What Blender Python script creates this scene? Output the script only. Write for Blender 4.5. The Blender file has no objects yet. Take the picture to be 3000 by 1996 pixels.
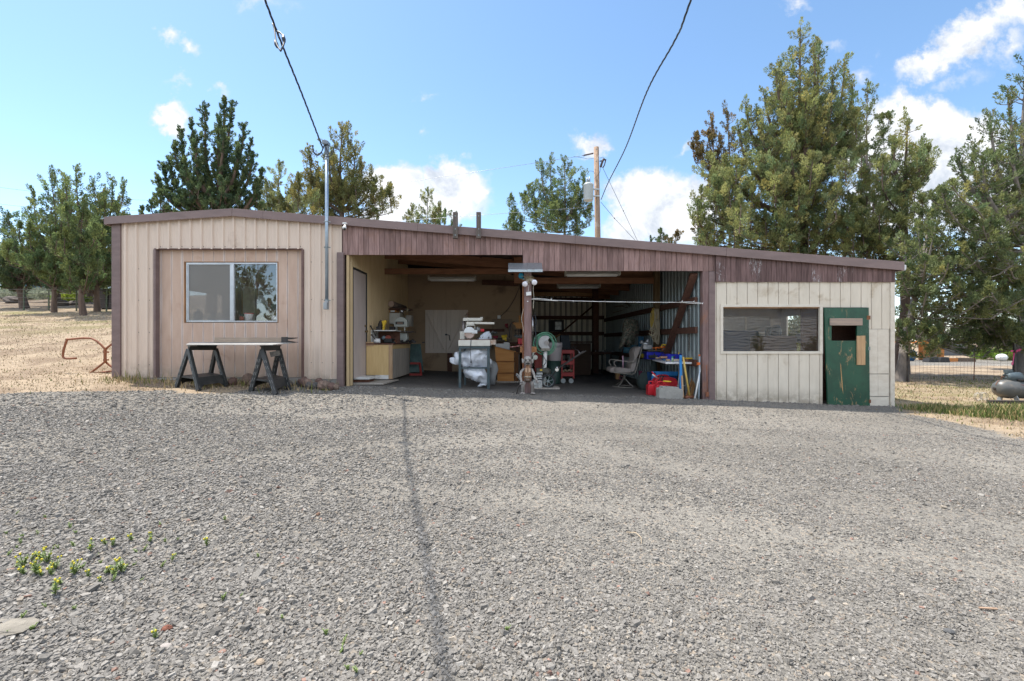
import bpy, bmesh, math, random
import numpy as np
from mathutils import Vector, Matrix, noise
rad=math.radians; PI=math.pi
random.seed(11); rng=np.random.default_rng(11)
U=random.uniform
SC=bpy.context.scene; COL=SC.collection
CZ=1.3; F=4000/3; D=F/150.0
def P(px,py,Y):
    """photo pixel (3000 wide) at depth Y -> world point"""
    return Vector(((px-1500)/F*Y, Y, CZ-(py-998)/F*Y))
def X(px,Y=D): return (px-1500)/F*Y
def Z(py,Y=D): return CZ-(py-998)/F*Y
def sstep(a,b,x):
    t=min(1,max(0,(x-a)/(b-a))); return t*t*(3-2*t)
# ---------------------------------------------------------------- terrain height
def hz(x,y):
    xc=max(-8.5,min(8.5,x))
    t=sstep(-1.5,9.5,y)*0.92+min(1,max(0,y/D))*0.08
    z=(0.29-0.0375*xc)*t
    if x<-5.5 and y>8.8:
        s=sstep(-5.5,-9.0,x)
        yy=y-8.8
        z+=s*0.152*min(yy,30)*sstep(0,3,yy)
        if yy>30: z+=s*0.06*min(yy-30,60)
    if x>-5.5 and y>18:
        s=sstep(-5.5,0,x)
        z+= -s*0.25*sstep(18,60,y)*sstep(6,14,x)*0
    if y>60: z+= sstep(60,220,y)*6*sstep(-40,40,-x+20)
    return z
# ---------------------------------------------------------------- scene tree
def wloc(o):
    v=Vector((0,0,0))
    while o is not None:
        v=v+o.location; o=o.parent
    return v
def tag(o,label=None,cat=None,group=None,kind=None):
    if cat and not kind: kind='thing'
    if label: o['label']=label
    if cat: o['category']=cat
    if group: o['group']=group
    if kind: o['kind']=kind
    return o
def thing(name,label,cat,loc=(0,0,0),group=None,rz=0):
    o=bpy.data.objects.new(name,None); COL.objects.link(o); o.empty_display_size=.2
    o.location=loc; o.rotation_euler=(0,0,rz)
    return tag(o,label,cat,group)
def dup(root,loc=None,rz=None,label=None,group=None,scale=None):
    r=root.copy(); COL.objects.link(r)
    if loc is not None: r.location=loc
    if rz is not None: r.rotation_euler=(0,0,rz)
    if scale is not None: r.scale=(scale,)*3
    if label: r['label']=label
    if group: r['group']=group
    for ch in list(root.children):
        c=ch.copy(); COL.objects.link(c); c.parent=r
        for g in list(ch.children):
            d=g.copy(); COL.objects.link(d); d.parent=c
    return r
class MB:
    def __init__(s): s.v=[];s.f=[];s.sm=[]
    def add(s,vs,fs,sm=False,M=None):
        b=len(s.v)
        s.v+=[tuple(M@Vector(q)) if M is not None else tuple(q) for q in vs]
        s.f+=[tuple(b+i for i in f) for f in fs]; s.sm+=[sm]*len(fs); return s
    def box(s,a,b,M=None):
        x0,x1=sorted((a[0],b[0]));y0,y1=sorted((a[1],b[1]));z0,z1=sorted((a[2],b[2]))
        return s.add([(x0,y0,z0),(x1,y0,z0),(x1,y1,z0),(x0,y1,z0),(x0,y0,z1),(x1,y0,z1),(x1,y1,z1),(x0,y1,z1)],
            [(0,3,2,1),(4,5,6,7),(0,1,5,4),(1,2,6,5),(2,3,7,6),(3,0,4,7)],False,M)
    def cbox(s,c,d,M=None): return s.box([c[i]-d[i]/2 for i in range(3)],[c[i]+d[i]/2 for i in range(3)],M)
    def bar(s,p0,p1,w,h,up=(0,0,1)):
        p0=Vector(p0);p1=Vector(p1);a=(p1-p0).normalized();u=Vector(up)
        if abs(a.dot(u))>.98:u=Vector((0,1,0))
        sd=a.cross(u).normalized();u=sd.cross(a).normalized()
        vs=[]
        for p in (p0,p1):
            for i,j in ((-1,-1),(1,-1),(1,1),(-1,1)): vs.append(p+sd*(w/2*i)+u*(h/2*j))
        return s.add(vs,[(0,3,2,1),(4,5,6,7),(0,1,5,4),(1,2,6,5),(2,3,7,6),(3,0,4,7)])
    def tube(s,pts,r,n=8,closed=False,caps=True):
        pts=[Vector(p) for p in pts]; m=len(pts); vs=[];fs=[]
        rs=r if isinstance(r,(list,tuple)) else [r]*m
        pu=None
        for i,p in enumerate(pts):
            if closed: t=pts[(i+1)%m]-pts[i-1]
            else: t=pts[min(i+1,m-1)]-pts[max(i-1,0)]
            t=t.normalized() if t.length>1e-9 else Vector((0,0,1))
            if pu is None:
                pu=Vector((0,0,1)) if abs(t.z)<.9 else Vector((1,0,0))
            pu=(pu-t*pu.dot(t))
            pu=pu.normalized() if pu.length>1e-6 else t.orthogonal().normalized()
            q=t.cross(pu)
            for k in range(n):
                a=2*PI*k/n; vs.append(p+(pu*math.cos(a)+q*math.sin(a))*rs[i])
        for i in range(m if closed else m-1):
            for k in range(n):
                j=(i+1)%m; fs.append((i*n+k,i*n+(k+1)%n,j*n+(k+1)%n,j*n+k))
        s.add(vs,fs,True)
        if caps and not closed:
            b=len(s.v)-len(vs)
            s.f.append(tuple(b+k for k in range(n))[::-1]); s.f.append(tuple(b+(m-1)*n+k for k in range(n))); s.sm+=[False,False]
        return s
    def cyl(s,p0,p1,r0,r1=None,n=14): return s.tube([p0,p1],[r0,r0 if r1 is None else r1],n)
    def lathe(s,prof,c=(0,0,0),n=20,M=None):
        c=Vector(c);vs=[];fs=[];m=len(prof)
        for r,z in prof:
            for k in range(n):
                a=2*PI*k/n; vs.append((c.x+r*math.cos(a),c.y+r*math.sin(a),c.z+z))
        for i in range(m-1):
            for k in range(n): fs.append((i*n+k,i*n+(k+1)%n,(i+1)*n+(k+1)%n,(i+1)*n+k))
        s.add(vs,fs,True,M); b=len(s.v)-len(vs)
        s.f.append(tuple(b+k for k in range(n))[::-1]); s.f.append(tuple(b+(m-1)*n+k for k in range(n))); s.sm+=[False,False]
        return s
    def prism(s,poly,d0,d1,ax='y',M=None,sm=False):
        n=len(poly)
        def q(a,b,d): return (a,d,b) if ax=='y' else ((d,a,b) if ax=='x' else (a,b,d))
        vs=[q(a,b,d0) for a,b in poly]+[q(a,b,d1) for a,b in poly]
        s.add(vs,[tuple(range(n))[::-1],tuple(range(n,2*n))],False,M)
        b=len(s.v)-2*n
        for i in range(n):
            s.f.append((b+i,b+(i+1)%n,b+n+(i+1)%n,b+n+i)); s.sm.append(sm)
        return s
    def ball(s,c,r,n=10,m=7,sq=(1,1,1),jit=0,sm=True,M=None,seed=0):
        rr=random.Random(seed+int(abs(c[0]*991+c[1]*77))); vs=[];fs=[]
        for i in range(m+1):
            th=PI*i/m
            for k in range(n):
                a=2*PI*k/n; q=r*(1+(rr.uniform(-jit,jit) if jit else 0))
                if i in(0,m) : q=r
                vs.append((c[0]+q*sq[0]*math.sin(th)*math.cos(a),c[1]+q*sq[1]*math.sin(th)*math.sin(a),c[2]+q*sq[2]*math.cos(th)))
        for i in range(m):
            for k in range(n): fs.append((i*n+k,(i+1)*n+k,(i+1)*n+(k+1)%n,i*n+(k+1)%n))
        return s.add(vs,fs,sm,M)
    def build(s,name,mat,parent=None,label=None,cat=None,group=None,kind=None,bevel=0,recalc=True,local=False):
        me=bpy.data.meshes.new(name)
        o=bpy.data.objects.new(name,me); COL.objects.link(o)
        vs=[Vector(v) for v in s.v]
        if parent is not None:
            if not local:
                L=wloc(parent); vs=[v-L for v in vs]
            o.parent=parent
        elif not local:
            xs=[v.x for v in vs];ys=[v.y for v in vs];zs=[v.z for v in vs]
            L=Vector(((min(xs)+max(xs))/2,(min(ys)+max(ys))/2,min(zs))); vs=[v-L for v in vs]; o.location=L
        me.from_pydata(vs,[],s.f); me.polygons.foreach_set('use_smooth',s.sm)
        if recalc:
            bm=bmesh.new(); bm.from_mesh(me)
            bmesh.ops.remove_doubles(bm,verts=bm.verts,dist=1e-6)
            bmesh.ops.recalc_face_normals(bm,faces=bm.faces); bm.to_mesh(me); bm.free()
        me.materials.append(mat); me.update()
        if bevel:
            b=o.modifiers.new('bevel','BEVEL'); b.width=bevel; b.segments=2; b.limit_method='ANGLE'; b.angle_limit=rad(40)
        return tag(o,label,cat,group,kind)
def catenary(p0,p1,sag,n=16):
    p0=Vector(p0);p1=Vector(p1)
    return [p0.lerp(p1,i/n)-Vector((0,0,sag*4*(i/n)*(1-i/n))) for i in range(n+1)]
def smooth_pts(pts,k=6):
    """Catmull-Rom through pts"""
    p=[Vector(q) for q in pts]; p=[p[0]*2-p[1]]+p+[p[-1]*2-p[-2]]; out=[]
    for i in range(1,len(p)-2):
        for j in range(k):
            t=j/k;a,b,c,d=p[i-1],p[i],p[i+1],p[i+2]
            out.append(.5*((2*b)+(c-a)*t+(2*a-5*b+4*c-d)*t*t+(3*b-a-3*c+d)*t**3))
    out.append(p[-2]); return out
def rotM(c,rz=0,rx=0,ry=0):
    return Matrix.Translation(Vector(c))@Matrix.Rotation(rz,4,'Z')@Matrix.Rotation(ry,4,'Y')@Matrix.Rotation(rx,4,'X')
# ---------------------------------------------------------------- materials
class NT:
    def __init__(s,nt): s.t=nt; s.L=nt.links
    def n(s,ty,**k):
        q=s.t.nodes.new(ty)
        for a,b in k.items():
            setattr(q,a,b)
        return q
    def sock(s,node,i,v):
        if v is None: return
        if hasattr(v,'is_output'): s.L.new(v,node.inputs[i])
        else: node.inputs[i].default_value=v
    def math(s,op,a,b=0.0,c=None,clamp=False):
        q=s.t.nodes.new('ShaderNodeMath'); q.operation=op; q.use_clamp=clamp
        s.sock(q,0,a); s.sock(q,1,b)
        if c is not None: s.sock(q,2,c)
        return q.outputs[0]
    def vm(s,op,a,b=None,out=0):
        q=s.t.nodes.new('ShaderNodeVectorMath'); q.operation=op; s.sock(q,0,a)
        if b is not None: s.sock(q,1,b)
        return q.outputs[out]
    def mix(s,f,a,b,mode='MIX'):
        q=s.t.nodes.new('ShaderNodeMix'); q.data_type='RGBA'; q.blend_type=mode; q.clamp_factor=True
        s.sock(q,0,f); s.sock(q,6,a); s.sock(q,7,b); return q.outputs[2]
    def ramp(s,f,a,b,lo=0.0,hi=1.0):
        q=s.t.nodes.new('ShaderNodeMapRange'); q.interpolation_type='SMOOTHSTEP'
        s.sock(q,0,f); q.inputs[1].default_value=a;q.inputs[2].default_value=b;q.inputs[3].default_value=lo;q.inputs[4].default_value=hi
        return q.outputs[0]
    def noise(s,vec,scale,detail=4,rough=.55,dist=0,out=0):
        q=s.t.nodes.new('ShaderNodeTexNoise'); s.sock(q,'Vector',vec); q.inputs['Scale'].default_value=scale
        q.inputs['Detail'].default_value=detail;q.inputs['Roughness'].default_value=rough;q.inputs['Distortion'].default_value=dist
        return q.outputs[out]
    def coord(s,which='Object',scale=(1,1,1)):
        q=s.t.nodes.new('ShaderNodeTexCoord'); o=q.outputs[which]
        if scale!=(1,1,1): o=s.vm('MULTIPLY',o,scale)
        return o
    def bump(s,h,strength=.3,dist=.01):
        q=s.t.nodes.new('ShaderNodeBump'); q.inputs['Strength'].default_value=strength; q.inputs['Distance'].default_value=dist
        s.sock(q,'Height',h); return q.outputs[0]
def c4(c): return (c[0],c[1],c[2],1.0)
def hexc(h):
    """sRGB hex -> linear tuple"""
    h=h.lstrip('#'); r=[int(h[i:i+2],16)/255 for i in(0,2,4)]
    return tuple(x/12.92 if x<=.04045 else ((x+.055)/1.055)**2.4 for x in r)
def newmat(name):
    m=bpy.data.materials.new(name); m.use_nodes=True; nt=NT(m.node_tree)
    b=m.node_tree.nodes['Principled BSDF']; return m,nt,b
def mat(name,c,c2=None,rough=.7,metal=0.0,ns=6,stretch=(1,1,1),amt=.8,bump=.15,bs=60,bd=.004,spec=.4,dirt=None,dirt_s=2.5,dirt_lo=.52,dirt_hi=.7,island=0.0,rust=None,alpha=None):
    m,nt,b=newmat(name); co=nt.coord('Object',stretch)
    if c2 is None: c2=tuple(x*.72 for x in c)
    f=nt.ramp(nt.noise(co,ns,5,.6),.3,.72,0,amt)
    col=nt.mix(f,c4(c),c4(c2))
    if island:
        g=nt.t.nodes.new('ShaderNodeNewGeometry')
        v=nt.math('MULTIPLY_ADD',g.outputs['Random Per Island'],island*2,1-island)
        h=nt.t.nodes.new('ShaderNodeHueSaturation'); nt.sock(h,'Value',v); nt.sock(h,'Color',col); col=h.outputs[0]
    if dirt is not None:
        f2=nt.ramp(nt.noise(nt.coord('Object'),dirt_s,6,.65,.4),dirt_lo,dirt_hi)
        col=nt.mix(f2,col,c4(dirt))
    if rust is not None:
        f3=nt.ramp(nt.noise(nt.coord('Object'),rust[1],8,.7,.6),rust[2],rust[2]+.12)
        col=nt.mix(f3,col,c4(rust[0]))
    nt.sock(b,'Base Color',col); b.inputs['Roughness'].default_value=rough; b.inputs['Metallic'].default_value=metal
    b.inputs['Specular IOR Level'].default_value=spec
    if bump: nt.sock(b,'Normal',nt.bump(nt.noise(nt.coord('Object',stretch),bs,4,.6),bump,bd))
    return m
def wood(name,c,c2,axis='z',rough=.75,island=.12,dirt=None,bump=.35,**k):
    st={'x':(.12,1,1),'y':(1,.12,1),'z':(1,1,.12)}[axis]
    return mat(name,c,c2,rough,ns=26,stretch=st,amt=.9,bump=bump,bs=90,bd=.003,island=island,dirt=dirt,spec=.25,**k)
# ================================================================ camera, world, sun
cam=bpy.data.cameras.new('camera'); cam.lens=16; cam.sensor_width=36; cam.clip_end=3000; cam.clip_start=.05
co=bpy.data.objects.new('camera',cam); COL.objects.link(co); co.location=(0,0,CZ); co.rotation_euler=(rad(90),0,0); SC.camera=co
SUN=Vector((-1.9,1.3,4.8)).normalized()
sl=bpy.data.lights.new('sun','SUN'); sl.energy=3.5; sl.angle=rad(.53); sl.color=(1,.945,.86)
so=bpy.data.objects.new('sun',sl); COL.objects.link(so); so.rotation_euler=SUN.to_track_quat('Z','Y').to_euler(); so.location=(-10,10,30)
W=bpy.data.worlds.new('World'); SC.world=W; W.use_nodes=True
wn=NT(W.node_tree); bg=W.node_tree.nodes['Background']
sky=wn.t.nodes.new('ShaderNodeTexSky'); sky.sky_type='NISHITA'; sky.sun_disc=False
sky.sun_elevation=math.asin(SUN.z); sky.sun_rotation=math.atan2(SUN.x,SUN.y)
sky.altitude=900; sky.air_density=1.0; sky.dust_density=.6; sky.ozone_density=1.0
SKY_S=.112
bg.inputs[1].default_value=SKY_S
dirv=wn.coord('Generated')
sep=wn.t.nodes.new('ShaderNodeSeparateXYZ'); wn.L.new(dirv,sep.inputs[0])
dy=wn.math('MAXIMUM',sep.outputs[1],.05)
uu=wn.math('DIVIDE',sep.outputs[0],dy); vv=wn.math('DIVIDE',sep.outputs[2],dy)
cb=wn.t.nodes.new('ShaderNodeCombineXYZ'); wn.L.new(uu,cb.inputs[0]); wn.L.new(vv,cb.inputs[1])
uv=cb.outputs[0]
wa=wn.noise(uv,14,6,.6,0,1)
wb=wn.noise(uv,45,4,.6,0,1)
def off(n,k): return wn.vm('MULTIPLY',wn.vm('SUBTRACT',n,(.5,.5,.5)),(k,k,0))
uvd=wn.vm('ADD',wn.vm('ADD',uv,off(wa,.11)),off(wb,.035))
# (px,py,rx,ry,rot,peak)
CL=[(495,112,50,34,20,.62),(553,135,48,30,25,.62),(520,232,70,24,0,.40),(497,335,55,55,20,.95),(500,385,45,40,0,.8),(656,262,36,26,30,.42),(560,245,30,18,0,.35),
    (1150,550,105,66,0,1.15),(1335,540,92,66,0,1.15),(1245,600,175,48,0,1.1),(1120,630,80,45,0,1.0),(1385,560,40,40,0,.9),(1252,283,36,24,0,.40),(1252,392,22,18,0,.36),
    (1728,420,70,36,0,.66),(1765,428,40,26,0,.6),(1885,560,95,70,0,1.1),(1960,625,150,100,0,1.25),(1850,660,90,70,0,1.0),(2050,610,90,90,0,1.0),
    (2690,350,140,75,12,1.2),(2600,440,190,95,0,1.2),(2810,420,130,90,0,1.15),(2500,420,90,70,0,.9),(2760,520,220,120,0,1.1),(2900,600,200,110,0,1.1),(2600,620,150,90,0,1.0),
    (2730,165,150,44,-28,.82),(2850,100,170,62,-30,.86),(2970,30,130,70,-30,.75),(2960,130,80,40,-35,.55),(2440,135,70,36,-10,.42),(2535,215,60,34,-20,.38),(2800,235,110,40,-15,.40),(2560,150,40,50,-30,.3),
    (780,10,120,34,5,.34),(2330,10,70,24,0,.38),(2010,440,40,18,-25,.4),(300,700,420,40,0,.35)]
M0=None
for px,py,rx,ry,rot,pk in CL:
    u0=(px-1500)/F; v0=(998-py)/F
    d=wn.vm('SUBTRACT',uvd,(u0,v0,0))
    r=wn.t.nodes.new('ShaderNodeVectorRotate'); r.rotation_type='Z_AXIS'; wn.L.new(d,r.inputs[0]); r.inputs['Angle'].default_value=rad(rot)
    l=wn.vm('LENGTH',wn.vm('MULTIPLY',r.outputs[0],(F/rx/1.5,F/ry/1.5,0)),None,1)
    q=wn.math('MULTIPLY',wn.math('SUBTRACT',1.0,l,clamp=True),pk*1.9)
    M0=q if M0 is None else wn.math('MAXIMUM',M0,q)
nz=wn.noise(uv,9,9,.62)
nz2=wn.noise(uv,28,6,.6)
den=wn.math('ADD',M0,wn.math('MULTIPLY_ADD',nz,1.3,-.65))
den=wn.math('ADD',den,wn.math('MULTIPLY_ADD',nz2,.6,-.3))
maskf=wn.ramp(den,.30,1.15)
front=wn.ramp(sep.outputs[1],.02,.12)
maskf=wn.math('MULTIPLY',maskf,front)
# clouds added behind the viewer to brighten the shaded facade, seen only in panes
bk=wn.ramp(wn.noise(dirv,2.2,8,.6),.44,.66)
bk=wn.math('MULTIPLY',bk,wn.math('SUBTRACT',1.0,front))
bk=wn.math('MULTIPLY',bk,wn.ramp(sep.outputs[2],0,.15))
maskf=wn.math('MAXIMUM',maskf,bk)
maskf=wn.math('MULTIPLY',maskf,.94)
# cloud body: bright with soft grey bellies from its own thickness
thick=wn.math('MAXIMUM',wn.ramp(wn.noise(uv,7,9,.65,.3),.42,.68),wn.ramp(den,1.5,.7,0,.55))
CLW=4.8
ccol=wn.mix(wn.math('MULTIPLY',thick,.9),(CLW,CLW,CLW*1.01,1),(CLW*.50,CLW*.55,CLW*.63,1))
hs=wn.t.nodes.new('ShaderNodeHueSaturation'); hs.inputs['Saturation'].default_value=1.06; hs.inputs['Hue'].default_value=.494; hs.inputs['Value'].default_value=1.0; wn.L.new(sky.outputs[0],hs.inputs['Color'])
hzf=wn.ramp(sep.outputs[2],.0,.26,.22,0.0)
skyc=wn.mix(hzf,hs.outputs[0],(5.0,6.6,8.2,1))
ccol=wn.mix(front,(12,12,12.2,1),ccol)  # added back clouds made brighter than those in view, as fill light
wn.L.new(wn.mix(maskf,skyc,ccol),bg.inputs[0])
vs=SC.view_settings; vs.view_transform='Standard'; vs.look='None'; vs.exposure=1.22; vs.gamma=1; vs.use_curve_mapping=False
SC.cycles.use_denoising=True
SC.cycles.max_bounces=8; SC.cycles.transparent_max_bounces=12; SC.cycles.diffuse_bounces=5
SC.cycles.sample_clamp_indirect=8
# ================================================================ ground
def edge_l(x):
    if x<-8: return 6.75
    if x<-5.2: return 6.75+(x+8)/2.8*.95
    if x<-3.6: return 7.7+(x+5.2)/1.6*1.4
    return 99
def gmask(x,y):
    n=noise.fractal(Vector((x*.9,y*.9,3.1)),1.0,2.0,4)*.55
    g=1.0
    if x<-3.6: g=min(g,sstep(.45,-.45,y+n-edge_l(x)))
    er=7.05+.25*math.sin(y*.8)+(max(0,5.6-y)*.9)
    g=min(g,sstep(.5,-.5,x+n*1.2-er))
    if y>8.2 and x>7.3: g=min(g,sstep(7.9,7.3,x+n))
    if -3.4<x<7.4 and 8.5<y<18: g=1.0
    if y>18 or (y>8.9 and x<-3.4): g=0
    if x>6 and y>22: g=max(g,.75*sstep(22,25,y+n*3)*sstep(34,30,y+n*3)*sstep(6,10,x))
    return g
def track(x,y):
    """0..1 compacted dusty wheel tracks curving across the yard"""
    v=0
    for cx,cy,r,w in ((2.0,-3.2,8.6,.34),(2.0,-3.2,10.3,.4),(-6,15,11.2,.3),(9,13,11.5,.5),(9,13,9.6,.4),(-2,-6,9.6,.35)):
        d=abs(math.hypot(x-cx,y-cy)-r)
        v=max(v,sstep(w,w*.1,d+.22*noise.noise(Vector((x*1.1,y*1.1,r)))+.1*noise.noise(Vector((x*4,y*4,r))))*(.55+.6*noise.noise(Vector((x*.4,y*.4,r*2)))))
    return v
def micro(x,y):
    p=Vector((x,y,0))
    z=noise.fractal(p*.7,1.0,2.0,3)*.022+noise.noise(p*2.9)*.008+noise.noise(p*7.1)*.004
    if y<9: z-=.012*track(x,y)
    return z
def gz(x,y): 
    m=micro(x,y)
    if -7.8<x<7.7 and y>8.3: m*=max(.15,1-(y-8.3))
    return hz(x,y)+m
def G(px,py,dz=0):
    Y=8.0
    for _ in range(40):
        x=(px-1500)/F*Y; Y=.5*Y+.5*(CZ-hz(x,Y))/(py-998)*F
    x=(px-1500)/F*Y
    return Vector((x,Y,gz(x,Y)+dz))
def axis(segs):
    o=[]
    for a,b,st in segs:
        n=max(1,int(round((b-a)/st))); o+=[a+(b-a)*i/n for i in range(n)]
    return o+[segs[-1][1]]
gx=axis([(-240,-60,12),(-60,-28,2),(-28,-13,.5),(-13,13,.11),(13,28,.6),(28,60,2.5),(60,240,12)])
gy=axis([(-60,-14,3),(-14,-2,.6),(-2,9,.1),(9,14,.2),(14,34,.6),(34,70,2.5),(70,320,14)])
nx,ny=len(gx),len(gy)
verts=np.empty((ny,nx,3)); gmv=np.zeros((ny,nx)); trv=np.zeros((ny,nx)); grv=np.zeros((ny,nx))
for j,y in enumerate(gy):
    for i,x in enumerate(gx):
        near=abs(x)<30 and -14<y<40
        verts[j,i]=(x,y,gz(x,y) if near else hz(x,y))
        if near or (x>5 and y<60): gmv[j,i]=gmask(x,y)
        if abs(x)<14 and y<9.5: trv[j,i]=track(x,y)
        g=0
        if x<-7.5 and y>9:   # greener strip below the trees
            g=max(0,noise.noise(Vector((x*.35,y*.8,2))))*1.8*sstep(13,17,y)*sstep(27,22,y)
        if x>7.2: g=max(g,max(0,.25+noise.noise(Vector((x*.5,y*1.1,5))))*1.1*sstep(7.2,8.6,y)*sstep(15.5,12.5,y))
        grv[j,i]=g
slv=np.array([[sstep(21.5,24.5,y+x*.08) if x<-4 else 0 for x in gx] for y in gy])
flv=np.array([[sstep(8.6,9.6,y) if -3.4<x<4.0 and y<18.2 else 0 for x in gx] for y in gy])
idx=np.arange(nx*ny).reshape(ny,nx)
q=np.stack([idx[:-1,:-1],idx[:-1,1:],idx[1:,1:],idx[1:,:-1]],-1).reshape(-1,4)
def npmesh(name,v,faces,mats,smooth=False,cols=None,attrs=None):
    k=faces.shape[1]; me=bpy.data.meshes.new(name)
    me.vertices.add(len(v)); me.vertices.foreach_set('co',np.ascontiguousarray(v,dtype=np.float32).ravel())
    me.loops.add(faces.size); me.loops.foreach_set('vertex_index',np.ascontiguousarray(faces,dtype=np.int32).ravel())
    me.polygons.add(len(faces)); me.polygons.foreach_set('loop_start',np.arange(0,faces.size,k,dtype=np.int32))
    me.polygons.foreach_set('use_smooth',np.full(len(faces),smooth,dtype=bool))
    if cols is not None:
        a=me.color_attributes.new('tint','FLOAT_COLOR','POINT'); a.data.foreach_set('color',np.ascontiguousarray(cols,dtype=np.float32).ravel())
    for n,d in (attrs or {}).items():
        a=me.attributes.new(n,'FLOAT','POINT'); a.data.foreach_set('value',np.ascontiguousarray(d,dtype=np.float32).ravel())
    me.materials.append(mats); me.update(calc_edges=True); me.validate()
    return me
def attr(nt,name,out='Fac'):
    a=nt.t.nodes.new('ShaderNodeAttribute'); a.attribute_name=name; return a.outputs[out]
# ground material
mg,nt,b=newmat('ground'); oc=nt.coord('Object')
fl=nt.vm('MULTIPLY',oc,(1,1,.2))
vor=nt.t.nodes.new('ShaderNodeTexVoronoi'); vor.inputs['Scale'].default_value=105; nt.L.new(fl,vor.inputs['Vector'])
vor2=nt.t.nodes.new('ShaderNodeTexVoronoi'); vor2.inputs['Scale'].default_value=58; nt.L.new(fl,vor2.inputs['Vector'])
sv=nt.t.nodes.new('ShaderNodeSeparateColor'); nt.L.new(vor.outputs['Color'],sv.inputs[0])
sv2=nt.t.nodes.new('ShaderNodeSeparateColor'); nt.L.new(vor2.outputs['Color'],sv2.inputs[0])
val=nt.math('POWER',nt.math('MULTIPLY_ADD',sv.outputs[0],.5,nt.math('MULTIPLY',sv2.outputs[0],.5)),1.2)
gcol=nt.mix(val,(.11,.103,.092,1),(.325,.302,.262,1))
gcol=nt.mix(nt.ramp(sv2.outputs[1],.86,.93,0,.6),gcol,(.36,.29,.22,1))
dust=nt.ramp(nt.noise(fl,1.1,6,.65,.3),.45,.8,0,.45)
dust=nt.math('MAXIMUM',dust,nt.math('MULTIPLY',attr(nt,'track'),.42))
dust=nt.math('MULTIPLY',dust,nt.ramp(nt.noise(fl,24,5,.65),.3,.62,.45,1))
drift=nt.ramp(nt.noise(fl,.35,3,.5),.35,.65,.82,1.08)
hd_=nt.t.nodes.new('ShaderNodeHueSaturation'); nt.sock(hd_,'Value',drift); nt.sock(hd_,'Color',gcol); gcol=hd_.outputs[0]
gcol=nt.mix(dust,gcol,(.275,.252,.215,1))
straw=nt.mix(nt.ramp(nt.noise(nt.vm('MULTIPLY',oc,(1,2.2,.3)),3.2,7,.7,.5),.32,.68),(.37,.285,.195,1),(.25,.185,.125,1))
straw=nt.mix(nt.ramp(nt.noise(nt.vm('MULTIPLY',oc,(3,1,1)),55,4,.7),.4,.68,0,.75),straw,(.45,.365,.26,1))
bare=nt.ramp(nt.noise(oc,.9,6,.6,.2),.46,.6,0,.8)
straw=nt.mix(bare,straw,(.215,.155,.105,1))
soilc=nt.mix(nt.ramp(nt.noise(oc,2.5,6,.7),.35,.65),(.15,.105,.075,1),(.21,.17,.125,1))
straw=nt.mix(nt.math('MULTIPLY',attr(nt,'soil'),nt.ramp(nt.noise(oc,.8,5,.6),.25,.5,.4,1)),straw,soilc)
gfac=nt.math('MULTIPLY',attr(nt,'green'),nt.ramp(nt.noise(oc,9,5,.7),.3,.6,.3,1))
straw=nt.mix(gfac,straw,(.20,.19,.07,1))
gm2=nt.math('ADD',attr(nt,'gravel'),nt.math('MULTIPLY_ADD',nt.noise(oc,7,6,.7),1.0,-.5))
gm2=nt.ramp(gm2,.3,.7)
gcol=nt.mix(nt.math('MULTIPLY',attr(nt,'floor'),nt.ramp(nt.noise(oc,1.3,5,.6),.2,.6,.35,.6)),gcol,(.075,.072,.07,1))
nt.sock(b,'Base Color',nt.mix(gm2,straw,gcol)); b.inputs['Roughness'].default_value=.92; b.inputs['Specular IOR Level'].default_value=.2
hb=nt.math('ADD',nt.math('MULTIPLY',nt.math('SUBTRACT',1.0,vor.outputs['Distance']),.6),nt.math('MULTIPLY',sv.outputs[2],.7))
hb=nt.math('ADD',hb,nt.math('MULTIPLY',nt.noise(oc,130,4,.6),.6))
nt.sock(b,'Normal',nt.bump(hb,.85,.012))
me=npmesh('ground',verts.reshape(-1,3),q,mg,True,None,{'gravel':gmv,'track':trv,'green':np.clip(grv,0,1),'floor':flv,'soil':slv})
go=bpy.data.objects.new('ground',me); COL.objects.link(go); tag(go,'gravel yard and dry grass slope round the workshop','ground',kind='structure')
# ---------------- loose stones of the gravel
def stone_mesh(pts,size,name,cols,m,flat=(.28,.55),tilt=.22):
    n=len(pts)
    base=np.array([(-1,-1,-1),(1,-1,-1),(1,1,-1),(-1,1,-1),(-1,-1,1),(1,-1,1),(1,1,1),(-1,1,1)],float)*.5
    v=np.repeat(base[None],n,0)
    v[:,4:,:2]*=rng.uniform(.45,.95,(n,1,1))
    v+=rng.normal(0,.13,v.shape)
    sc=np.stack([size,size*rng.uniform(.5,.95,n),size*rng.uniform(flat[0],flat[1],n)],-1)
    v*=sc[:,None,:]
    ax=rng.normal(0,tilt,n); ay=rng.normal(0,tilt,n); az=rng.uniform(0,2*PI,n)
    def rot(v,a,i,j):
        c,s=np.cos(a)[:,None],np.sin(a)[:,None]; p=v[:,:,i]*c-v[:,:,j]*s; r=v[:,:,i]*s+v[:,:,j]*c
        v=v.copy(); v[:,:,i]=p; v[:,:,j]=r; return v
    v=rot(rot(rot(v,ax,1,2),ay,0,2),az,0,1)
    v+=pts[:,None,:]; v[:,:,2]+=(size*.16)[:,None]
    fq=np.array([(0,3,2,1),(4,5,6,7),(0,1,5,4),(1,2,6,5),(2,3,7,6),(3,0,4,7)])
    f=(np.arange(n)[:,None,None]*8+fq[None]).reshape(-1,4)
    return npmesh(name,v.reshape(-1,3),f,m,False,np.repeat(cols,8,0))
ms,nt,b=newmat('gravel_stone')
n1=nt.ramp(nt.noise(nt.coord('Object'),130,3,.6),.3,.7,.8,1.15)
cc=nt.t.nodes.new('ShaderNodeHueSaturation'); nt.sock(cc,'Value',n1); nt.sock(cc,'Color',attr(nt,'tint','Color'))
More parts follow.
